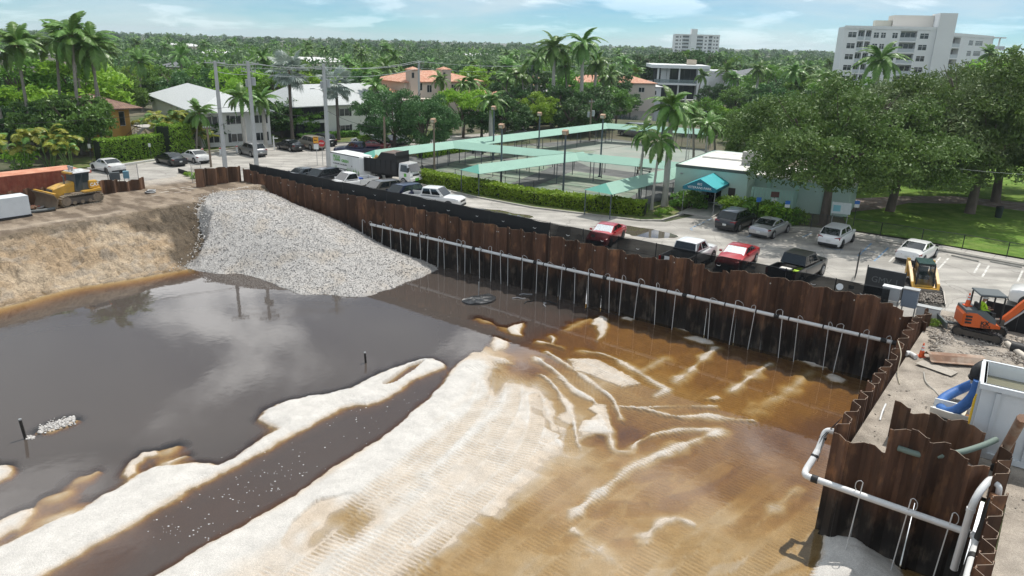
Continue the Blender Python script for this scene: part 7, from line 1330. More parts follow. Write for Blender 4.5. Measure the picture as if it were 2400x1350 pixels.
for x,yt,Y,k,cs,lab in [(562,196,98,'royal2',.95,'palm right beside the first concrete pole'),(612,205,102,'royal',.9,'palm between the second pole and the silver fan palm'),(447,232,96,'coco2',.95,'young coconut palm at the end of the clipped hedge'),(866,172,122,'coco1',1.0,'coconut palm at the left edge of the terracotta villa'),(1030,165,128,'royal2',.8,'small palm in front of the villa chimneys'),(1106,172,125,'royal',.8,'slim palm before the right end of the villa'),(1086,180,122,'royal2',.65,'little palm beside the bright umbrella tree'),(1152,206,106,'royal',.95,'palm standing behind the left court lamp'),(1180,160,140,'coco1',1.0,'coconut palm right of the villa roof'),(1303,74,136,'royal',1.5,'tall royal palm, left of the pair above the horizon'),(1372,64,136,'royal2',1.5,'tallest royal palm, right of the pair above the horizon'),(1262,108,150,'royal2',1.2,'royal palm left of the tall pair'),(1338,128,140,'coco1',1.1,'shorter palm between the tall royal pair'),(1398,122,142,'royal',1.1,'royal palm just right of the tall pair'),(1235,150,132,'coco2',1.0,'coconut palm above the bright round tree'),(1432,150,160,'coco1',1.0,'palm behind the far lamp standard by the canal'),(1482,150,185,'coco2',1.1,'palm left of the modern house'),(1462,128,200,'royal',1.1,'thin palm above the far canal bank'),(1640,160,196,'coco2',1.0,'coconut palm against the wall of the modern house'),(1730,166,190,'coco1',1.0,'dark palm clump right of the modern house'),(1755,205,165,'coco1',1.0,'palm on the near canal bank below the grey house'),(2072,98,122,'royal',1.55,'large palm in front of the white apartment tower'),(1922,170,130,'coco1',1.2,'palm left of the tower behind the oak'),(2335,104,190,'coco1',1.3,'palm right of the tower'),(2392,104,170,'coco2',1.2,'palm at the right edge of the frame'),(2350,128,160,'coco1',1.0,'lower palm near the right edge above the oak')]:
    b,h = at(x,yt,Y); put_palm(k,lab,b,h,None,'palms in the neighbourhood',Y < 112,cs)
for i,(x,yt,Y,cs) in enumerate([(28,55,92,1.3),(104,48,96,1.35),(142,28,92,1.45),(196,52,95,1.3),(78,66,112,1.2),(216,85,99,1.2),(-30,75,90,1.3),(170,75,108,1.1)]):
    b,h = at(x,yt,Y); put_palm(('coco1','coco2')[i % 2],['coconut palm nearest the left edge above the trees','coconut palm just left of the tallest one in the upper left cluster','tallest coconut palm of the upper left cluster','coconut palm right of the tallest one in the upper left cluster','rear coconut palm deep in the upper left cluster','rightmost coconut palm of the upper left cluster with browning fronds','coconut palm cut by the left edge','rear right coconut palm behind the upper left cluster'][i],b,h,None,'coconut palms at the upper left',True,cs)
def areca(label,base,h,seed,n=9,brown=False):
    r_ = random.Random(seed); r = thing('areca_palm',label,'palm',(base[0],base[1],0),r_.uniform(0,6),'clumping palms by the hedge')
    for k in range(n):
        a = r_.uniform(0,6.28); d = r_.uniform(.1,1.0)*h*.22; hh_ = h*r_.uniform(.25,.62); e = Vector((math.cos(a)*d*1.6,math.sin(a)*d*1.6,hh_)); MB().tube([(math.cos(a)*d*.4,math.sin(a)*d*.4,-.1),e],[.06,.04],5).build('stem',M_shaft,r)
        for j in range(6): link('frond',FR['areca'][(k + j) % 3],r,e,(0,r_.uniform(-.35,.45),a + r_.uniform(-1.9,1.9)),(h/4.6*r_.uniform(.75,1.1),)*3)
    return r
for i,(x,yt,Y,lab) in enumerate([(30,268,80,'yellowing areca clump behind the orange container, left'),(95,262,82,'areca clump with brown tips above the container'),(150,285,82,'areca clump at the right end of the container'),(372,222,97,'areca clump over the hedge beside the mustard house stair'),(412,230,97,'tall areca clump over the middle of the hedge'),(480,262,99,'areca clump at the corner of the white apartment house'),(352,236,106,'areca clump hiding the pale roof edge')]):
    b,h = at(x,yt,Y); areca(lab,b,h,40 + i,9 if i < 3 else 8)
# ------------------------------------------------------------------ broadleaf trees
put_tree('oakA','oak_tree','big live oak overhanging the mint building, trunk by the noticeboard','tree',gp(1930,527),12.3,1.0,'live oaks in the park',1.02)
put_tree('oakB','oak_tree','live oak with trunk standing left on the lawn','tree',gp(2085,497),12.6,2.4,'live oaks in the park',.98); put_tree('oakA','oak_tree','live oak with thick pale trunk right of centre on the lawn','tree',gp(2272,502),14.4,4.0,'live oaks in the park',.92)
put_tree('oakB','oak_tree','live oak behind the thick pale trunk near the right edge','tree',gp(2332,476),13.8,5.2,'live oaks in the park',.95); put_tree('oakB','oak_tree','live oak at the right edge of the frame','tree',gp(2440,470),13.6,.6,'live oaks in the park'); put_tree('oakA','oak_tree','live oak behind the wing of the mint building','tree',at(1985,220,84)[0],11.0,3.3,'live oaks in the park',.9)
put_tree('oakB','oak_tree','pale live oak in front of the tower base','tree',at(2180,165,92)[0],12.6,2.0,'live oaks in the park'); put_tree('oakA','oak_tree','leafy oak between the mint roof and the canal','tree',at(1790,230,88)[0],8.4,1.0,'live oaks in the park',.8)
put_tree('oakC','oak_tree','round dark oak standing between the white apartments and the courts','tree',gp(925,347),8.9,.5); put_tree('oakC','oak_tree','second dark oak crown merging with the round oak on its right','tree',at(995,205,101)[0],8.2,2.6,None,.9)
put_tree('round','shade_tree','bright green round tree behind the left of the courts','tree',*(lambda b,h: (b,h))(*at(1264,212,124)),.3); put_tree('umbrella','shade_tree','bright umbrella-shaped tree before the villa gate','tree',*at(1086,202,118),1.2)
put_tree('almond','almond_tree','glossy spreading almond tree left of the mustard house','tree',*at(150,203,90),.4); put_tree('almond','almond_tree','spreading almond tree behind the container at the left','tree',*at(95,218,95),2.0); put_tree('broadC','shade_tree','bright mound-shaped tree under the upper left palms','tree',*at(170,122,112),.2,None,1.25); put_tree('broadA','shade_tree','green tree at the left edge under the palms','tree',*at(40,130,108),1.0,None,1.2)
put_tree('broadA','shade_tree','green tree behind the mustard house','tree',*at(262,165,124),1.3)
_labs = {'broadA': 'mid green','broadB': 'dark green','broadC': 'yellow-green','almond': 'glossy green'}
mids = [(330,140,165,'broadC'),(300,168,150,'broadB'),(375,150,150,'broadA'),(420,160,140,'broadB'),(470,150,150,'broadA'),(520,150,140,'broadB'),(560,150,135,'broadC'),(600,150,140,'broadB'),(655,165,135,'broadA'),(735,165,135,'broadC'),(815,150,150,'broadC'),(850,155,140,'broadB'),(780,150,160,'broadB'),(700,140,170,'broadA'),(905,135,175,'broadA'),(960,128,185,'broadB'),(1060,140,180,'broadB'),(1120,148,170,'broadC'),(1150,140,185,'broadB'),(1210,150,150,'broadB'),(1225,190,132,'broadB'),(1315,190,132,'broadB'),(1355,200,130,'broadB'),(1395,195,133,'broadB'),(1340,160,150,'broadA'),(1285,160,155,'broadB'),(1420,190,140,'almond'),(1440,150,175,'broadB'),(1505,205,180,'broadB'),(1480,215,170,'broadB'),
        (1520,122,240,'broadB'),(1560,112,235,'broadB'),(1600,116,245,'broadA'),(1640,108,235,'broadB'),(1680,116,240,'broadB'),(1720,130,230,'broadA'),(1750,140,225,'broadB'),(1700,190,185,'broadB'),(1730,200,178,'broadA'),(1665,195,188,'broadB'),(1800,150,180,'broadA'),(1850,165,160,'broadB'),(1890,170,150,'broadA'),(1830,190,140,'broadB'),(1700,245,130,'broadC'),(1745,240,120,'broadA'),(1800,240,110,'broadB'),(1650,225,130,'broadA'),(1900,200,110,'broadB'),(1960,180,120,'broadA'),(2330,130,150,'broadC'),(2280,150,140,'broadB'),(2390,140,130,'broadC'),(2420,160,110,'broadA'),(2140,175,135,'broadB'),(2050,180,130,'broadA'),(2230,160,125,'broadA'),(250,130,175,'broadB'),(210,140,150,'broadA'),(-40,170,110,'broadB'),(20,165,125,'broadB'),(130,160,130,'broadB'),(60,190,104,'broadC'),(1185,215,118,'broadB'),(1130,215,118,'broadB'),(1400,225,127,'broadB'),(1240,225,128,'broadB'),(1340,225,124,'broadB'),(655,225,112,'broadB'),(700,240,113,'broadA'),(500,250,103,'broadB'),(430,250,103,'broadB'),(40,235,92,'broadB'),(130,245,90,'broadA'),(-30,230,92,'broadB')]
for i,(x,yt,Y,k) in enumerate(mids):
    b,h = at(x,yt,Y); side = 'far left' if x < 300 else 'left' if x < 660 else 'centre left' if x < 1100 else 'centre' if x < 1480 else 'centre right' if x < 1800 else 'right'
    near = 'behind the houses' if Y < 125 else 'in second row' if Y < 170 else 'in rear treeline'
    put_tree(k,'shade_tree','%s tree %s at the %s' % (_labs[k],near,side),'tree',b,h,None,'%s trees %s, %s' % (_labs[k],near,side),rnd.uniform(.95,1.25))
_r = random.Random(77)
for i in range(84):
    x = _r.uniform(230,1480) if i < 66 else _r.uniform(1690,2000); Y = _r.uniform(140,420); hl = 95.5 + (x - 1200)*.0262; b,h = at(x,0,Y); h = _r.uniform(8.5,12.5) + (1.0 if Y > 250 else 0)
    side = 'left of the villa' if x < 880 else 'behind the villa' if x < 1200 else 'behind the courts' if x < 1500 else 'beside the tower'
    put_palm(('coco1','coco2','royal','royal2')[i % 4],'palm in the rear treeline %s' % side,b,h,None,'palms of the rear treeline ' + side,False,_r.uniform(.95,1.35))
# ------------------------------------------------------------------ hedges and shrubs
def hedge(label,line,w,h,m,seed,per=260,size=.13,bumpy_=.12,z0=0.0):
    rs = np.random.RandomState(seed); P = [gp(*p) for p in line]; r = thing('hedge',label,'hedge',(P[0].x,P[0].y,z0)); out = []; core = MB(); o = P[0]
    for a,b in zip(P,P[1:]):
        d = b - a; d.z = 0; L = d.length; t = d/L; nrm = Vector((-t.y,t.x,0)); k = int(per*L); u_ = rs.rand(k)*L; side = rs.rand(k); top = side < w/(w + 2*h); y_ = np.where(top,(rs.rand(k) - .5)*w,np.where(rs.rand(k) < .5,-w/2,w/2)); z_ = np.where(top,h,rs.rand(k)*h); wob = bumpy_*fbm(u_*1.2,z_*1.2 + y_,seed % 7,3); y_ = y_*(1 + wob) + .05*rs.randn(k); z_ = z_ + np.where(top,wob*1.2,0) + .05*rs.randn(k); X = (a.x - o.x) + t.x*u_ + nrm.x*y_; Yy = (a.y - o.y) + t.y*u_ + nrm.y*y_; out.append(np.c_[X,Yy,np.maximum(z_,.05)])
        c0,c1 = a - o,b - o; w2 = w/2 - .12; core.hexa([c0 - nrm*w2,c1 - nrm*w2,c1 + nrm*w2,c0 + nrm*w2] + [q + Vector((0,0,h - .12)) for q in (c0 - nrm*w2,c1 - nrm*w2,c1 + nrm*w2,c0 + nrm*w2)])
    V,F = leaf_quads(np.vstack(out),size,rs,up=.6); link('foliage',npmesh('foliage',V,F,m),r); core.build('shade_core',mat('hedge_inner_shade',(.012,.022,.008),.95),r); return r  # near-black core box paints the shade inside the hedge
hedge('long clipped hedge between the street and the shuffleboard courts',[(978,424),(1120,452),(1260,477),(1400,494),(1512,505)],1.5,1.25,G['clip'],3,620,.15)
hedge('tall clipped hedge behind the white and black sedans',[(232,383),(330,372),(392,363)],1.6,2.7,G['hedge'],4,620,.17); hedge('rounded taller end of the clipped hedge near the young coconut palm',[(388,366),(440,358)],2.3,3.7,G['hedge'],5,900,.18,.25)
hedge('dark garden hedge beyond the far canopy',[(1195,296),(1300,290),(1405,284)],2.0,3.0,G['dark'],6,260,.26); hedge('low foundation planting along the white apartment front',[(480,343),(560,341),(636,335)],.9,.8,G['grey'],7,220,.18); hedge('low planting before the porch of the second apartment house',[(700,330),(780,324),(840,320)],1.0,.9,G['mid'],8,240,.18); hedge('clipped garden hedge in front of the villa',[(1040,283),(1130,292),(1180,300)],1.2,1.3,G['dark'],9,240,.2); hedge('leafy hedge inside the left court fence',[(985,372),(1060,360),(1110,352)],.9,.9,G['clip'],10,260,.16)
for i,(x,y,h,k,lab) in enumerate([(1592,488,1.6,'darkbush','shrub at the left corner of the mint building'),(1614,489,1.8,'darkbush','shrub left of the awning post'),(1636,488,1.5,'darkbush','small shrub beside the entrance recess'),(1708,502,1.7,'bush','light green shrub behind the sandwich board'),(1735,506,1.8,'bush','light green shrub in front of the charcoal SUV'),(1762,512,1.9,'darkbush','shrub between the charcoal SUV and the screen'),(1788,518,1.9,'darkbush','shrub in front of the silver-grey sedan'),(1815,524,1.9,'bush','shrub right of the silver-grey sedan'),(1842,527,1.8,'darkbush','shrub by the first blue parking sign'),(1868,528,1.5,'darkbush','last shrub before the big oak trunk'),(212,362,3.6,'greybush','grey-green rounded shrub left of the clipped hedge'),(52,398,2.2,'bush','light green shrub behind the container'),(858,342,1.6,'bush','small spiky palm shrub on the apartment verge'),(725,335,1.2,'bush','round shrub by the lawn of the second apartment house'),(640,333,1.0,'darkbush','low shrub at the corner of the white apartment house'),(1140,300,2.6,'greybush','rounded shrub by the villa gate'),(1720,262,2.8,'darkbush','rounded shrub on the far canal bank'),(1545,508,.8,'bush','tuft of ground cover beside the tall palms'),(1565,503,.7,'bush','low tuft near the kerb corner before the mint building'),(1500,500,.9,'bush','low tuft at the hedge end'),(1880,480,2.0,'darkbush','shrub by the wheeled bins'),(2190,768,.5,'bush','small weed tuft on the stones near the cone'),(440,415,.6,'bush','weeds by the access gate'),(455,420,.7,'bush','weeds at the foot of the short pile return')]):
    put_tree(k,'shrub',lab,'shrub',gp(x,y),h,None,'shrubs')
# ------------------------------------------------------------------ the far woods: nobody could count these
rs = np.random.RandomState(99); n = 2600; pxs = rs.uniform(-500,2900,n); Y = 190*np.exp(rs.rand(n)*2.25); h = 6.0 + 4.5*rs.rand(n)**1.5 + np.where(Y > 700,1.5,0); cs,rr = [],[]
for x,y,hh_ in zip(pxs,Y,h):
    d = ray(x,140); k = y/d.y; c = np.array((d.x*k,y)); 
    if 1440 < x < 1760 and y < 225: continue
    if 1900 < x < 2330 and y < 260: continue
    for j in range(5): cs.append((c[0] + rs.randn()*2.2,c[1] + rs.randn()*2.2,hh_*(.45 + .5*rs.rand()))); rr.append(2.0 + 1.4*rs.rand())
cs = np.array(cs); rr = np.array(rr); dist = cs[:,1]; out = []
kk = np.clip((30 - dist/60),8,30).astype(int); C_all = np.repeat(cs,kk,0); R_all = np.repeat(rr,kk); d = rs.normal(size=C_all.shape); d /= np.linalg.norm(d,axis=1)[:,None]; d[:,2] = np.abs(d[:,2])*.9 - .15; C_all = C_all + d*(R_all*(.6 + .5*rs.rand(len(R_all))))[:,None]
V,F = leaf_quads(C_all,.95,rs,up=.8); V = V.reshape(-1,4,3); sz = np.clip(C_all[:,1]/420,.75,2.6)[:,None,None]; V = (V - C_all[:,None,:])*sz + C_all[:,None,:]
fw = npmesh('far_woods',V.reshape(-1,3),F,G['far']); fw.materials.append(G['dark']); fw.materials.append(G['mid']); fw.polygons.foreach_set('material_index',np.repeat(np.repeat(rs.choice([0,0,0,1,1,2],len(cs)//5 + 1),5)[:len(cs)],kk).astype(np.int32))
tag(link('far_woods',fw),'distant green woods running along the whole horizon','woods',kind='stuff')
# ------------------------------------------------------------------ utility poles and lines
M_cpole = mat('concrete_pole',(.44,.45,.45),.85,var=.08,scale=1.5); M_wpole = mat('timber_pole',(.20,.155,.115),.9,var=.25,scale=3,stretch=(1,1,.2)); M_cable = mat('cable',(.55,.56,.56),.5); M_dcable = mat('dark_cable',(.04,.04,.04),.6); M_ins = mat('insulator',(.36,.37,.38),.3)
def pole(label,base,ytop,m,r0,r1,arms=(),trans=False,square=False,lamp=None,rz=.6):
    h = hz(base,ytop); r = thing('utility_pole',label,'pole',(base.x,base.y,0),rz,'utility poles'); n = 4 if square else 10; MB().tube([(0,0,-.2),(0,0,h)],[r0,r1],n).build('shaft',m,r,50)
    for dz,ln in arms:
        c = MB().box((0,0,h - dz),(ln,.1,.1)).build('cross_arm',m if square else M_wpole,r)
        for k in (-.46,-.2,.2,.46): MB().lathe([(.03,0),(.06,.05),(.04,.1),(.06,.15),(.02,.22)],(ln*k,0,h - dz + .05),8).build('insulator',M_ins,c)
    if trans: MB().cyl((.42,0,h - 2.2),.26,.85,'Z',12).cyl((-.1,.42,h - 2.4),.24,.8,'Z',12).build('transformer',mat('transformer_grey',(.36,.38,.39),.5),r,50)
    if lamp: MB().tube([(0,0,h - 3.2),(lamp*.5,0,h - 2.85),(lamp,0,h - 2.75)],.04,6).build('lamp_arm',M_galv,r); MB().box((lamp*1.15,0,h - 2.76),(.5,.18,.1)).build('lamp_head',M_galv,r)
    return Vector((base.x,base.y,h)),r
bA,bB,bC,bE = gp(528,392),gp(602,394),gp(771,390),gp(903,374)
tA,_ = pole('tall square concrete pole, leftmost of three by the corner',bA,143,M_cpole,.32,.2,((.18,2.2),),square=True); tB,_ = pole('tall concrete pole with wires and transformer, second from the left',bB,143,M_cpole,.30,.2,((.35,2.4),(1.1,1.6)),True,True); tC,_ = pole('tall square concrete pole behind the white trailer',bC,149,M_cpole,.31,.2,((.6,2.0),),True,True,-1.3)
tE,_ = pole('short timber pole in front of the round oak',bE,274,M_wpole,.15,.12); bD = ay(1418,262,160); tD,_ = pole('tall grey pole with street lamp at the far end of the courts',Vector((bD.x,bD.y,0)),148,M_cpole,.24,.16,((.1,1.6),),False,False,-2.0)
bF = ay(1245,215,150); tF,_ = pole('slim grey pole with cross arm left of the bright round tree',Vector((bF.x,bF.y,0)),152,M_cpole,.2,.14,((1.2,1.8),)); bG = ay(1384,285,118); tG,_ = pole('timber pole behind the far canopy carrying a transformer',Vector((bG.x,bG.y,0)),232,M_wpole,.15,.12,((.5,1.0),),True); bI = ay(983,260,118); tI,_ = pole('grey pole standing in front of the villa chimneys',Vector((bI.x,bI.y,0)),142,M_cpole,.2,.15,((.4,1.8),)); bJ = gp(495,392); tJ,_ = pole('thin timber pole just left of the first concrete pole',bJ,298,M_wpole,.13,.1,((.15,.9),)); bK = ay(1445,270,140); tK,_ = pole('short stub pole with white meter boxes by the canal',Vector((bK.x,bK.y,0)),228,M_wpole,.2,.18)
def wire(root,a,b,sagm,r=.02,m=M_cable):
    P = [a.lerp(b,k/12) - Vector((0,0,sagm*4*(k/12)*(1 - k/12))) for k in range(13)]; o = root.location; MB().tube([p - o for p in P],r,4).build('wire',m,root)
pl_ = thing('power_line','overhead power wires strung pole to pole across the view','power line',(0,0,0)); left = ay(-200,120,70); U3 = Vector((0,0,1))
for k,(o,dz) in enumerate([(Vector((-.5,.5,0)),-.1),(Vector((.5,-.5,0)),-.1),(Vector((0,0,0)),-1.1)]):
    wire(pl_,tB + o + U3*dz,tC + o + U3*(dz - .2),.35,.03); wire(pl_,tC + o + U3*(dz - .3),tI + o + U3*dz,.5,.03); wire(pl_,tI + o + U3*dz,tF + o + U3*dz,.4,.03); wire(pl_,tF + o + U3*dz,tD + o + U3*dz,.4,.03); wire(pl_,tA + o*.8 + U3*(dz),tB + o + U3*(dz - .3),.15,.03)
for a,b,s,m in [(tB - U3*4.5,tC - U3*5.2,1.0,M_dcable),(tB - U3*4.7,gp(-300,300,6.5),.5,M_dcable),(tC - U3*5.2,gp(905,300,4.9),.5,M_dcable),(tG - U3*.6,tD - U3*6,.3,M_cable),(tJ - U3*.2,tB - U3*5,.4,M_dcable),(tA - U3*.4,tC - U3*.5,.25,M_cable)]: wire(pl_,a,b,s,.026,m)
for tx in (tB,tC,tI):
    for k in range(3): q = Vector((.5*k - .5,.2*k,0)); MB().tube([p for p in catmull([tx + q - U3*.3,tx + q + Vector((.3,-.2,.15)),tx + q*.5 + Vector((.5,0,-.6)),tx + Vector((.3,.1,-1.7))],4)],.014,4).build('jumper',M_cable,pl_)
sw = thing('service_wire','single thin cable crossing the courts and the oaks to the right','cable',(0,0,0)); wire(sw,gp(1175,370,4.2),gp(1500,335,5.2),.25,.014,M_dcable); wire(sw,gp(1500,335,5.2),ay(2250,396,60),.4,.012,M_dcable); wire(sw,ay(2250,396,60),ay(2700,410,58),.3,.012,M_cable)
def lamp(label,b,ytop,m=M_pole):
    h = hz(b,ytop + 12); r = thing('court_lamp',label,'lamp',(b.x,b.y,0),R(-30),'lamp standards round the courts'); MB().tube([(0,0,-.05),(0,0,h)],[.12,.09],8).build('shaft',m,r,50); MB().box((0,-.1,h + .18),(.55,.4,.4),rx=R(18)).build('lamp_head',M_lampbox,r); MB().box((0,-.32,h + .10),(.42,.02,.28),rx=R(18)).build('lens',mat('lamp_lens',(.5,.44,.36),.2),r); MB().cyl((0,0,.12),.2,.2,'Z',10).build('foot',m,r)
for x,y,yt,lab in [(1018,407,274,'brown court lamp left of the pointed canopy end'),(1156,376,244,'thin court lamp behind the left front court'),(1174,433,287,'tall blue-grey court lamp beside the hedge, left of the front pair'),(1262,365,258,'court lamp between the two middle canopies'),(1319,463,302,'tall blue-grey court lamp beside the hedge, right of the front pair'),(1405,416,264,'court lamp before the grey far court'),(1544,396,268,'court lamp hidden behind the three palms')]: lamp(lab,gp(x,y),yt,M_wpole if x == 1018 else M_pole)
b = gp(1608,384); h = hz(b,262); r = thing('lattice_mast','grey lattice mast at the back corner of the mint building','mast',(b.x,b.y,0)); lg = [(.22*math.cos(a),.22*math.sin(a)) for a in (0,2.09,4.19)]
for x,y in lg: MB().tube([(x,y,0),(x,y,h)],.03,5).build('leg',M_galv,r)
bz = MB()
for k in range(int(h/.4)):
    for i in range(3): a,c = lg[i],lg[(i + 1) % 3]; bz.tube([(a[0],a[1],.4*k),(c[0],c[1],.4*k + .4)],.012,4)
tag(bz.build('bracing',M_galv,r),kind='stuff')
# ------------------------------------------------------------------ signs
M_sr = mat('stop_red',(.52,.02,.025),.5); M_org = mat('sign_orange',(.75,.34,.02),.5); M_swh = mat('sign_white',(.72,.73,.72),.5); M_sbl = mat('sign_blue',(.03,.16,.50),.5)
b = gp(757,388); r = thing('stop_sign','red STOP sign at the street corner','sign',(b.x,b.y,0),R(-12)); MB().tube([(0,0,0),(0,0,2.9)],.035,6).build('post',M_galv,r); pts = [(.42*math.cos(R(22.5 + 45*k)),0,2.65 + .42*math.sin(R(22.5 + 45*k))) for k in range(8)]; sp_ = MB().prism([(x,-.05,z) for x,y,z in pts],(0,.02,0)).build('plate',M_sr,r); letters('STOP',.25,_white,sp_,(0,-.06,2.65),(R(90),0,0),.006)
b = gp(744,388); r = thing('detour_sign','orange detour sign with black arrow above a white plate beside the stop sign','sign',(b.x,b.y,0),R(-12)); MB().tube([(0,0,0),(0,0,3.4)],.035,6).build('post',M_galv,r); o_ = MB().box((0,-.05,3.05),(.66,.02,.75)).build('orange_plate',M_org,r); MB().box((.05,-.065,3.0),(.3,.006,.08)).prism([(-.1,-.062,2.88),(-.1,-.062,3.12),(-.24,-.062,3.0)],(0,-.006,0)).build('arrow',_blk,o_); MB().box((0,-.065,3.32),(.5,.006,.06)).build('word_bar',_blk,o_); MB().box((0,-.05,2.25),(.62,.02,.6)).build('white_plate',M_swh,r)
def small_sign(label,b,h,plates,group='small street signs'):
    r = thing('street_sign',label,'sign',(b.x,b.y,0),R(-10),group); MB().tube([(0,0,0),(0,0,h)],.03,6).build('post',M_post,r)
    for z,w,hh_,m in plates: MB().box((0,-.045,z),(w,.02,hh_)).build('plate',m,r)
    return r
small_sign('white street sign on a timber post by the shrub left of the hedge',gp(216,384),2.9,[(2.05,.36,.5,M_swh)]); small_sign('small white notice fixed before the clipped hedge',gp(355,374),1.9,[(1.75,.32,.42,M_swh)])
small_sign('blue disabled bay sign beside the slatted screen',gp(1772,518),2.1,[(1.95,.42,.42,M_sbl)]); small_sign('brown and white notices on a post before the slatted screen',gp(1808,516),2.6,[(2.35,.7,.5,mat('sign_brown',(.12,.05,.04),.6)),(1.6,.42,.8,M_swh)]); small_sign('blue and white bay sign in front of the shrub row',gp(1838,530),2.3,[(2.1,.42,.32,M_sbl),(1.8,.42,.3,M_swh)]); small_sign('blue and white bay sign behind the noticeboard',gp(1999,532),2.4,[(2.2,.42,.32,M_sbl),(1.9,.42,.3,M_swh)])
for i,(x,y) in enumerate([(475,364),(517,362),(556,357)]):
    b = gp(x,y); r = thing('bollard','white bollard with red band, %s of three along the apartment verge' % ['left','middle','right'][i],'bollard',(b.x,b.y,0),0,'bollards on the verge'); MB().cyl((0,0,.45),.13,.9,'Z',10).build('post',M_swh,r,40); MB().cyl((0,0,.8),.135,.14,'Z',10).build('band',M_sr,r,40)
b = gp(643,352); r = thing('signpost','white timber cross-arm signpost on the apartment lawn','sign',(b.x,b.y,0)); MB().box((0,0,.95),(.12,.12,1.9)).box((.25,0,1.6),(.7,.1,.1)).build('post',M_swh,r)
for i,(x,y) in enumerate([(1872,482),(1886,486)]):
    b = gp(x,y); r = thing('wheeled_bin',['dark wheeled bin beside the mint wing','second wheeled bin nearer the oak trunk'][i],'bin',(b.x,b.y,0),R(-20),'wheeled bins'); MB().box((0,0,.55),(.55,.6,1.0),top=(1.1,1.15)).build('body',M_dgrey,r); MB().box((0,0,1.09),(.66,.74,.08)).build('lid',M_trim,r)
b = gp(2338,512); r = thing('litter_bin','dark cylindrical litter bin on the lawn near the thick oak trunk','bin',(b.x,b.y,.1)); MB().lathe([(.28,0),(.32,.9),(.34,.95)],n=14).build('body',M_bench,r,40); MB().lathe([(.34,.95),(.3,1.05),(.1,1.1)],n=14).build('lid',M_trim,r,40)
# ------------------------------------------------------------------ container, boxes and gear on the left
M_cont = mat('container_red',(.26,.062,.034),.7,var=.2,scale=2,col2=(.34,.11,.06)); M_ctop = mat('container_top',(.50,.20,.115),.8,var=.12,scale=1.5,col2=(.60,.30,.19))  # roof coloured paler than the side panels
b = uv(-70.2,14.4); ct = thing('shipping_container','rust red shipping container with paler top behind the bulldozer','container',(b.x,b.y,0),math.atan2(VA.y,VA.x)); LC,WC,HC = 12.2,2.44,2.6
def corr(L,H,n,depth=.045):
    b_ = MB(); P = []
    for k in range(n): x = L*k/n; w = L/n; P += [(x,0),(x + w*.35,0),(x + w*.5,depth),(x + w*.85,depth)]
    P.append((L,0)); m_ = len(P); b_.add([(x,-y,.12) for x,y in P] + [(x,-y,H) for x,y in P],[(i,i + 1,m_ + i + 1,m_ + i) for i in range(m_ - 1)]); return b_
z0 = -WC; 
corr(LC,HC,30).build('side_panel',M_cont,ct,None,(0,.0,0)); corr(LC,HC,30).build('side_panel',M_cont,ct,None,(LC,-z0*0 + WC,0),(0,0,math.pi)); corr(WC,HC,8).build('end_panel',M_cont,ct,None,(0,WC,0),(0,0,-math.pi/2)); MB().box((LC/2,WC/2,HC + .02),(LC - .04,WC,.05)).build('roof',M_ctop,ct); MB().box((LC/2,WC/2,.08),(LC,WC - .02,.12)).build('floor',M_trim,ct)
for x in (.05,LC - .05):
    for y in (.03,WC - .03): MB().box((x,y,HC/2),(.14,.14,HC + .1)).build('corner_post',M_cont,ct)
for y in (.0,WC): MB().box((LC/2,y,HC - .03),(LC,.1,.1)).build('top_rail',M_cont,ct)
b = gp(52,500,.1); gn = thing('generator_box','white generator box with blue stripe at the left edge beside the bulldozer blade','generator',(b.x,b.y,.08),math.atan2(VA.y,VA.x)); MB().box((1.6,.9,.98),(3.4,1.5,1.55)).build('cabinet',mat('generator_white',(.66,.69,.71),.45,var=.06,scale=2),gn,None); MB().box((.9,.135,1.0),(.22,.02,1.5)).build('stripe',M_sbl,gn); MB().box((1.6,.9,.12),(3.5,1.6,.18)).build('skid',M_trim,gn)
for k in range(4): MB().box((1.6,.138,.7 + .2*k),(.35,.015,.1)).build('label_plate',M_sbl if k % 2 else M_swh,gn)
MB().box((-.1,.6,.8),(.02,.35,.1)).build('handle',M_trim,gn)
b = gp(80,494,.1); hs_ = thing('hose_coil','grey flexible hose lying in front of the bulldozer blade','hose',(b.x,b.y,.1)); MB().tube(catmull([(1.5,.6,.12),(.6,-.6,.12),(-.6,-1.2,.12),(-2.2,-1.6,.12),(-5,-2.6,.12)],5),.13,8).build('hose',mat('grey_hose',(.12,.13,.13),.7),hs_,60)
_r = random.Random(3); b = gp(66,488,.1)
for i in range(9): tag(MB().box((0,0,.1),(_r.uniform(.2,.6),_r.uniform(.1,.4),_r.uniform(.08,.25)),_r.uniform(0,3),ry=_r.uniform(-.4,.4)).build('debris_piece',[mat('debris_red',(.35,.08,.05),.8),mat('debris_brown',(.22,.13,.08),.9),M_galv][i % 3],None,None,(b.x + _r.uniform(-.9,1.1),b.y + _r.uniform(-.5,.8),.1)),'scrap lying between the white generator box and the bulldozer blade','scrap','scrap beside the blade')
b = gp(352,452,.1); ch = thing('cable_heap','small heap of white and black cable at the end of the low sheet piles','cable',(b.x,b.y,.08))
for k in range(4): MB().tube([(.5*math.cos(a)*(1 - .1*k),.35*math.sin(a) + .1*k,.06 + .05*k) for a in np.linspace(0,6.2,14)],.035,5).build('coil',M_pvc if k % 2 else M_black,ch)
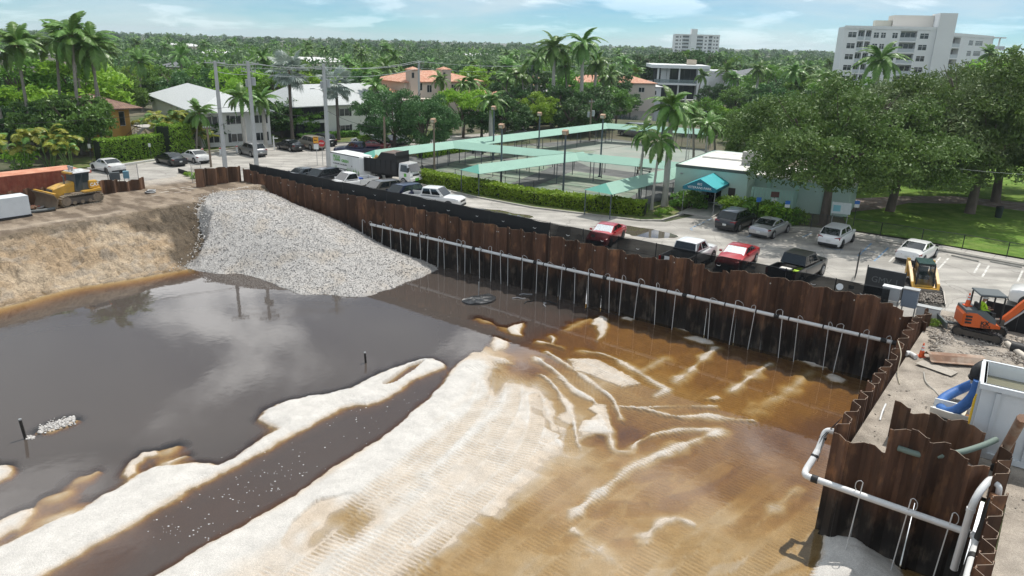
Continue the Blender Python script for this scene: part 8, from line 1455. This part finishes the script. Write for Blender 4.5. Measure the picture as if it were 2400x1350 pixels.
for i,(x,y,w,h,m,lab) in enumerate([(290,447,.9,1.0,M_dgrey,'grey control box behind the low sheet piles'),(302,445,.5,1.0,mat('faded_blue',(.15,.30,.38),.6),'faded blue box behind the low sheet piles')]):
    b = uv(-67.9,11.2 - 1.1*i); r = thing('control_box',lab,'box',(b.x,b.y,0),.6,'boxes behind the low piles'); MB().box((0,0,1.5),(w,.4,.7)).build('cabinet',m,r); MB().box((-w*.4,0,.6),(.06,.06,1.2)).box((w*.4,0,.6),(.06,.06,1.2)).build('stand',M_galv,r)
wire_fence('bare wire fence and gate frame beyond the low sheet piles',[tuple(uv(-68.4,14.5)),tuple(uv(-68.4,11.6)),tuple(uv(-68.6,8.6))],2.3,1.7,m=M_galv)
b = gp(452,432); r = thing('gate_frame','leaning galvanised gate frame at the left end of the short pile return','gate',(b.x,b.y,0),R(75)); MB().tube([(0,0,0),(0,0,2.0),(1.5,0,2.0),(1.5,0,.1),(0,0,.1)],.03,6).build('frame',M_galv,r); MB().add([(0,0,.1),(1.5,0,.1),(1.5,0,2.0),(0,0,2.0)],[(0,1,2,3)]).build('mesh_panel',M_wire,r)
for a,b_,lab in (((418,405),(440,412),'scrap of black silt screen beside the access gate'),): 
    A,B = gp(*a),gp(*b_); tag(MB().hexa([A,B,B + Vector((.0,.05,0)),A + Vector((0,.05,0))] + [p + Vector((0,0,.5)) for p in (A,B,B + Vector((0,.05,0)),A + Vector((0,.05,0)))]).build('silt_screen',M_solid),lab,'screen')
# ------------------------------------------------------------------ right-hand work area
def place(p): return (p.x,p.y,p.z)
M_tank = mat('tank_white',(.66,.69,.71),.5,var=.05,scale=1.5); M_tank2 = mat('tank_rib',(.60,.63,.65),.5)
b = gp(2328,1078,.1); fr_ = Vector((math.cos(R(-33)),math.sin(R(-33)),0)); tk_ = thing('settling_tank','big white open settling tank full of murky water at the right edge','tank',(b.x,b.y,.08),R(-33)); LT,WT,HT = 6.0,2.5,3.0
tx0 = -.9
for nm,c,d in (('side',(tx0 + LT/2,.04,HT/2),(LT,.08,HT)),('side',(tx0 + LT/2,WT - .04,HT/2),(LT,.08,HT)),('end',(tx0 + .04,WT/2,HT/2),(.08,WT - .17,HT)),('end',(tx0 + LT - .04,WT/2,HT/2),(.08,WT - .17,HT)),('floor',(tx0 + LT/2,WT/2,.06),(LT - .2,WT - .2,.08))): MB().box(c,d).build(nm,M_tank,tk_)
for k in range(5): MB().box((tx0 + .55 + 1.25*k,-.05,HT/2),(.16,.09,HT - .5)).build('rib',M_tank2,tk_)
for k in range(2): MB().box((tx0 - .05,.5 + 1.4*k,HT/2),(.09,.16,HT - .5)).build('rib',M_tank2,tk_)
for nm,c,d in (('top_rail',(tx0 + LT/2,-.02,HT - .1),(LT + .2,.22,.2)),('top_rail',(tx0 + LT/2,WT + .02,HT - .1),(LT + .2,.22,.2)),('top_rail',(tx0 - .02,WT/2,HT - .1),(.22,WT - .2,.2)),('base_rail',(tx0 + LT/2,-.04,.16),(LT + .1,.14,.22))): MB().box(c,d).build(nm,M_tank,tk_)
tag(MB().box((tx0 + LT/2,WT/2,HT - .55),(LT - .2,WT - .2,.03)).build('tank_water',mat('murky_water',(.20,.19,.13),.12,spec=.5,bump=.2,bscale=3),tk_))
for k in range(3): MB().cyl((tx0 - .1,.5 + .5*k,HT - 1.3 - .3*k),.05,1.2,'Z',8).build('yellow_handle',mat('handle_yellow',(.75,.48,.02),.5),tk_)
e0 = tk_.location + Matrix.Rotation(R(-33),3,'Z') @ Vector((tx0 - .12,1.9,2.2)); bh = thing('blue_hose','thick blue hose looping from the white tank down to the sand','hose',(0,0,0)); M_bh = mat('blue_canvas_hose',(.035,.13,.38),.6,var=.15,scale=5)
def hp_(x,y,z): return gp(x,y,z)
MB().tube(catmull([hp_(2295,893,2.2),hp_(2281,928,1.5),hp_(2250,957,.8),hp_(2222,966,.38),hp_(2206,958,.26),hp_(2205,942,.26),hp_(2220,928,.34),hp_(2252,912,.6),hp_(2285,898,1.2)],5),.21,12).build('hose',M_bh,bh,60)
MB().tube(catmull([hp_(2288,890,2.1),hp_(2294,868,2.5),hp_(2312,858,2.65),hp_(2330,862,2.6)],4),.27,12).build('elbow',M_black,bh,60); MB().tube([hp_(2290,900,1.95),hp_(2291,888,2.15)],.25,12).build('cuff',M_galv,bh,40); MB().tube([hp_(2290,887,2.16),hp_(2291,884,2.22)],.34,14).build('flange',M_black,bh,40)
b = gp(2262,990,.1); sf = thing('skiff','small white skiff wedged between the tank and the back row of piles','boat',(b.x,b.y,.1),R(-38)); prof = [(-1.3,.55),(-.6,.62),(.3,.58),(1.0,.36),(1.5,.04)]
hull = MB(); rings = [[(x,-w,.5 + .06*max(0,x)),(x,-w*.8,.15),(x,0,.04),(x,w*.8,.15),(x,w,.5 + .06*max(0,x)),(x,w*.86,.5 + .06*max(0,x)),(x,w*.7,.2),(x,0,.12),(x,-w*.7,.2),(x,-w*.86,.5 + .06*max(0,x))] for x,w in prof]; hull.loft(rings); hull.build('hull',mat('skiff_white',(.70,.70,.67),.5,var=.08,scale=3),sf,40); MB().box((-.2,0,.4),(.3,1.0,.06)).box((.6,0,.42),(.25,.8,.06)).build('thwart',mat('skiff_cream',(.62,.56,.42),.6),sf); MB().box((.1,.0,.22),(1.6,.7,.02)).build('rusty_water',mat('rusty_puddle',(.28,.13,.05),.3),sf)
def plate_thing(label,c,rz,L,W,prof,m,tilt=0.0):
    r = thing('steel_plate',label,'steel plate',c,rz,'steel offcuts on the sand'); o_ = MB(); P = [(y,z) for y,z in prof]; n = len(P); o_.loft([[(x,y,z) for y,z in P] + [(x,y,z - .025) for y,z in P[::-1]] for x in (-L/2,L/2)]); q = o_.build('plate',m,r); q.rotation_euler = (0,tilt,0); return r
M_offc = mat('rusty_offcut',(.24,.135,.085),.8,var=.25,scale=2.5,col2=(.34,.26,.20))
plate_thing('bent rusty sheet pile offcut lying by the cone',place(gp(2238,842,.3)),R(-8),2.6,1.2,[(-.6,.0),(-.4,.0),(-.15,.22),(.2,.24),(.5,.0),(.65,.0)],M_offc); plate_thing('flat pale steel plate lying before the bent offcut',place(gp(2195,862,.16)),R(-55),1.7,.7,[(-.35,0),(.35,.02)],mat('pale_plate',(.36,.32,.27),.7,var=.15))
def hose_thing(name,label,pts,r,m,cat='hose'): t = thing(name,label,cat,(0,0,0)); MB().tube(catmull(pts,5),r,8).build(name.split('_')[-1] if False else 'tube',m,t,60); return t
hose_thing('pvc_offcut','white pipe offcut with elbow beside the cone',[hp_(2122,828,.25),hp_(2132,828,.22),hp_(2147,837,.2)],.13,M_pvc,'pipe'); hose_thing('pvc_rod','thin white pipe leaning on the sand near the back row of piles',[hp_(2062,985,.1),hp_(2068,965,.25),hp_(2076,947,.4)],.04,M_pvc,'pipe'); hose_thing('sand_hose','thin grey hose snaking across the trampled sand',[hp_(2165,872,.12),hp_(2170,895,.12),hp_(2190,915,.12),hp_(2202,928,.12)],.03,mat('grey_tube',(.36,.34,.30),.7)); hose_thing('fire_hose','grey-green flat hose draped over the near pile tops',[hp_(2105,1050,1.1),hp_(2170,1068,1.15),hp_(2240,1062,1.3),hp_(2300,1045,1.4),hp_(2335,1030,1.5)],.11,mat('grey_green_hose',(.16,.21,.18),.7)); hose_thing('black_hose','thick dark hose running along the sand below the tank',[hp_(2330,1100,.2),hp_(2350,1080,.2),hp_(2390,1068,.2),hp_(2460,1070,.2)],.17,MATS['dark_hose']); hose_thing('wall_cable','pale cable looped over the right pile wall',[hp_(2105,800,1.1),hp_(2112,830,.9),hp_(2104,870,.3),hp_(2108,900,.1)],.025,mat('rope_pale',(.42,.37,.28),.9)); hose_thing('drain_pipe','cream drain pipe lying behind the excavator tracks',[hp_(2360,805,.2),hp_(2400,835,.2),hp_(2440,860,.2)],.16,mat('cream_pipe',(.62,.56,.48),.6),'pipe'); hose_thing('corrugated_pipe','black corrugated pipe under the excavator boom',[hp_(2370,812,.3),hp_(2400,820,.3),hp_(2450,835,.3)],.3,M_black,'pipe')
hose_thing('steel_prop','rusty hollow steel post leaning over the near piles',[hp_(2335,1085,.3),hp_(2368,1030,1.6),hp_(2396,980,2.9)],.17,M_offc,'post')
for i,(x,y,z0_,w,h,m,lab) in enumerate([(2078,700,1.35,.95,.75,mat('panel_grey',(.42,.44,.45),.5),'light grey electrical box on posts behind the right end of the wall'),(2102,702,1.3,.8,1.05,mat('panel_blue_grey',(.17,.21,.26),.5),'blue-grey electrical box next to the light grey one'),(2152,722,.55,1.2,.55,M_swh,'low white chest in front of the loader bucket')]):
    b = uv(-1.7 + 1.0*i,-1.75 if i < 2 else -2.2); r = thing('electrical_box',lab,'electrical box',(b.x,b.y,0),math.atan2(UA.y,UA.x),'electrical boxes'); MB().box((0,0,z0_),(w,.45,h)).build('cabinet',m,r); MB().box((0,-.01,z0_ + h/2 + .03),(w + .06,.52,.05)).build('lid',M_swh if i == 0 else M_galv,r)
    for s in (-1,1): MB().box((s*w*.42,.1,(z0_ - h/2)/2),(.07,.07,max(.1,z0_ - h/2))).build('leg',M_galv,r)
b = uv(.9,-1.0); r = thing('banner_fence','dark fence panel with faint painted letters at the right end of the wall','fence',place(gp(2066,700)),math.atan2(UA.y,UA.x)); MB().box((0,0,1.0),(2.2,.03,1.7)).build('screen',mat('banner_dark',(.03,.033,.036),.8),r); letters('GMV 1',.55,mat('faint_letters',(.11,.12,.125),.8),r,(0,-.025,1.15),(R(90),0,0))
for x in (-1.1,1.1): MB().tube([(x,0,0),(x,0,2.0)],.035,6).build('post',M_post,r)
MB().tube([(-1.1,0,1.88),(1.1,0,1.88)],.025,6).build('top_rail',M_galv,r)
r = thing('fence_gate','open chain-link gate leaf standing out toward the parking bays','gate',place(gp(2003,655)),R(62)); MB().tube([(0,0,.1),(0,0,1.9),(1.2,0,1.9),(1.2,0,.1),(0,0,.1)],.03,6).build('frame',M_post,r); MB().add([(0,0,.1),(1.2,0,.1),(1.2,0,1.9),(0,0,1.9)],[(0,1,2,3)]).build('mesh_panel',M_wire,r)
tag(MB().cyl((0,0,0),.2,.02,'Z',16).build('white_disc',M_swh,None,None,place(gw(1968,672,-.65))),'white round lid stuck on the fence screen near the wall end','lid')
bpy.data.objects['white_disc'].rotation_euler = (R(70),0,math.atan2(UA.y,UA.x))
A,B = gp(2300,762),gp(2460,800); r = thing('spoil_screen','black screened panel standing behind the excavator boom','screen',(A.x,A.y,0),math.atan2(B.y - A.y,B.x - A.x)); MB().box(((B - A).length/2,0,.75),((B - A).length,.05,1.5)).build('screen',M_solid,r)
for k in range(3): MB().tube([((B - A).length*k/2,0,0),((B - A).length*k/2,0,1.7)],.035,6).build('post',M_post,r)
# ------------------------------------------------------------------ things in the pond
def stake(label,x,y,yt,lean=(0,0),m=None,r_=.06):
    b = gp(x,y,WL); h = hz(b,yt) - WL; r = thing('stake',label,'stake',(b.x,b.y,WL)); MB().tube([(-lean[0]*.3,0,-1.0),(lean[0],lean[1],h)],r_,6).build('shaft',m or M_wpole,r); MB().tube([(lean[0],lean[1],h - .05),(lean[0],lean[1],h + .02)],r_*1.05,6).build('cap',M_galv,r)
M_stk = mat('dark_stake',(.03,.026,.022),.8); stake('dark leaning stake beside the small gravel island at the left',62,1028,983,(-.12,0),M_stk,.07); stake('short dark stake standing in the middle of the pond',858,850,826,(-.05,0),M_stk,.07); stake('thin stake beside the floating black sheet',1122,692,661,(0,0),M_galv,.04)
P = [gp(a,b,WL + .03) for a,b in smooth_line([(1082,706),(1100,698),(1130,692),(1150,691),(1166,700),(1150,711),(1120,714),(1095,714),(1082,706)],1)[:-1]]; c = sum(P,Vector())/len(P); ts = MB(); _r = random.Random(8); rings = []
for f in (1.0,.75,.5,.25): rings.append([c + (p - c)*f + Vector((0,0,.05 + .12*(1 - f) + .09*_r.random())) for p in P])
ts.loft([[p - Vector((0,0,.08)) for p in P]] + rings); tag(ts.build('black_sheet',mat('wet_black_sheet',(.03,.032,.035),.3,bump=.6,bscale=5)),'crumpled black plastic sheet floating in the brown shallows','plastic sheet')
for i,(x,y) in enumerate([(1216,700),(1240,708),(1278,714),(1292,709),(1232,690)]): b = gp(x,y,WL + .01); tag(MB().tube(catmull([(-.5,0,.02),(-.1,.12,.06),(.2,-.05,.03),(.5,.1,.0)],3),[.04]*9 + [.03],5).build('floating_scrap',M_solid if i % 2 else mat('grey_scrap',(.3,.3,.31),.5),None,None,(b.x,b.y,b.z),(0,0,i*.8)),'thin plastic scrap floating right of the crumpled black sheet','scrap','floating plastic scraps')
rs = np.random.RandomState(4); tpx = np.array([(430,1250),(560,1160),(700,1080),(820,1000),(930,930),(640,1120)]); pts = []
for k in range(190):
    a = tpx[rs.randint(len(tpx))]; q = gp(a[0] + rs.randn()*60,a[1] + rs.randn()*26,WL); zz = ground_z(q.x,q.y)
    if zz < WL - .06: pts.append((q.x,q.y,WL + .006))
fm = MB()
for x,y,z in pts:
    s = .01 + .018*rs.rand()**3; fm.add([(x + s*math.cos(a)*1.5,y + s*math.sin(a),z) for a in np.linspace(0,6.28,7)[:-1]],[tuple(range(6))])
tag(fm.build('foam',mat('foam_white',(.75,.74,.71),.8)),'white foam flecks drifting on the trench water','foam',kind='stuff')
q = [gp(90 + 86*rs.rand(),995 + 9*rs.randn(),WL) for k in range(1)]; P = []
for k in range(420):
    f = rs.rand(); g_ = gp(90 + 86*f,1009 - 24*f + 5*rs.randn(),WL); P.append((g_.x,g_.y,max(WL,ground_z(g_.x,g_.y)) + .02))
for k in range(60): g_ = gp(62 + 18*rs.rand(),1030 - 8*rs.rand(),WL); P.append((g_.x,g_.y,WL))
tag(stones('island_stones',np.array(P),.03,.1,M_stone,9),'pale stones heaped on the small gravel island in the pond','stones',kind='stuff')
# ------------------------------------------------------------------ summer haze
hzm = bpy.data.materials.new('haze'); hzm.use_nodes = True; _n = hzm.node_tree; _n.nodes.remove(_n.nodes['Principled BSDF']); _v = _n.nodes.new('ShaderNodeVolumePrincipled'); _v.inputs['Color'].default_value = (.80,.90,.97,1); _v.inputs['Density'].default_value = .00017; _v.inputs['Anisotropy'].default_value = .3; _n.links.new(_v.outputs[0],_n.nodes['Material Output'].inputs['Volume'])
tag(MB().box((0,0,14),(8800,8800,42)).build('haze',hzm),'thin summer haze over the whole place','haze',kind='stuff')
def pxcol(o):
    v = Vector(o.matrix_world.translation if o.parent else o.location) - CAM; return v.dot(RGT)/max(.1,v.dot(FWD))
_by = {}
for o in list(C.objects):
    if o.parent is None and o.get('label'): _by.setdefault(o['label'],[]).append(o)
_ones = ['','first','second','third','fourth','fifth','sixth','seventh','eighth','ninth','tenth','eleventh','twelfth','thirteenth','fourteenth','fifteenth','sixteenth','seventeenth','eighteenth','nineteenth']
def ordinal(n): return _ones[n] if n < 20 else {2: 'twent',3: 'thirt',4: 'fort'}[n//10] + ('ieth' if n % 10 == 0 else 'y-' + _ones[n % 10])
for lab,os_ in _by.items():
    if len(os_) > 1:
        for i,o in enumerate(sorted(os_,key=pxcol)): o['label'] = lab + ', ' + ('leftmost' if i == 0 else 'rightmost' if i == len(os_) - 1 else ordinal(i + 1) + ' from left')
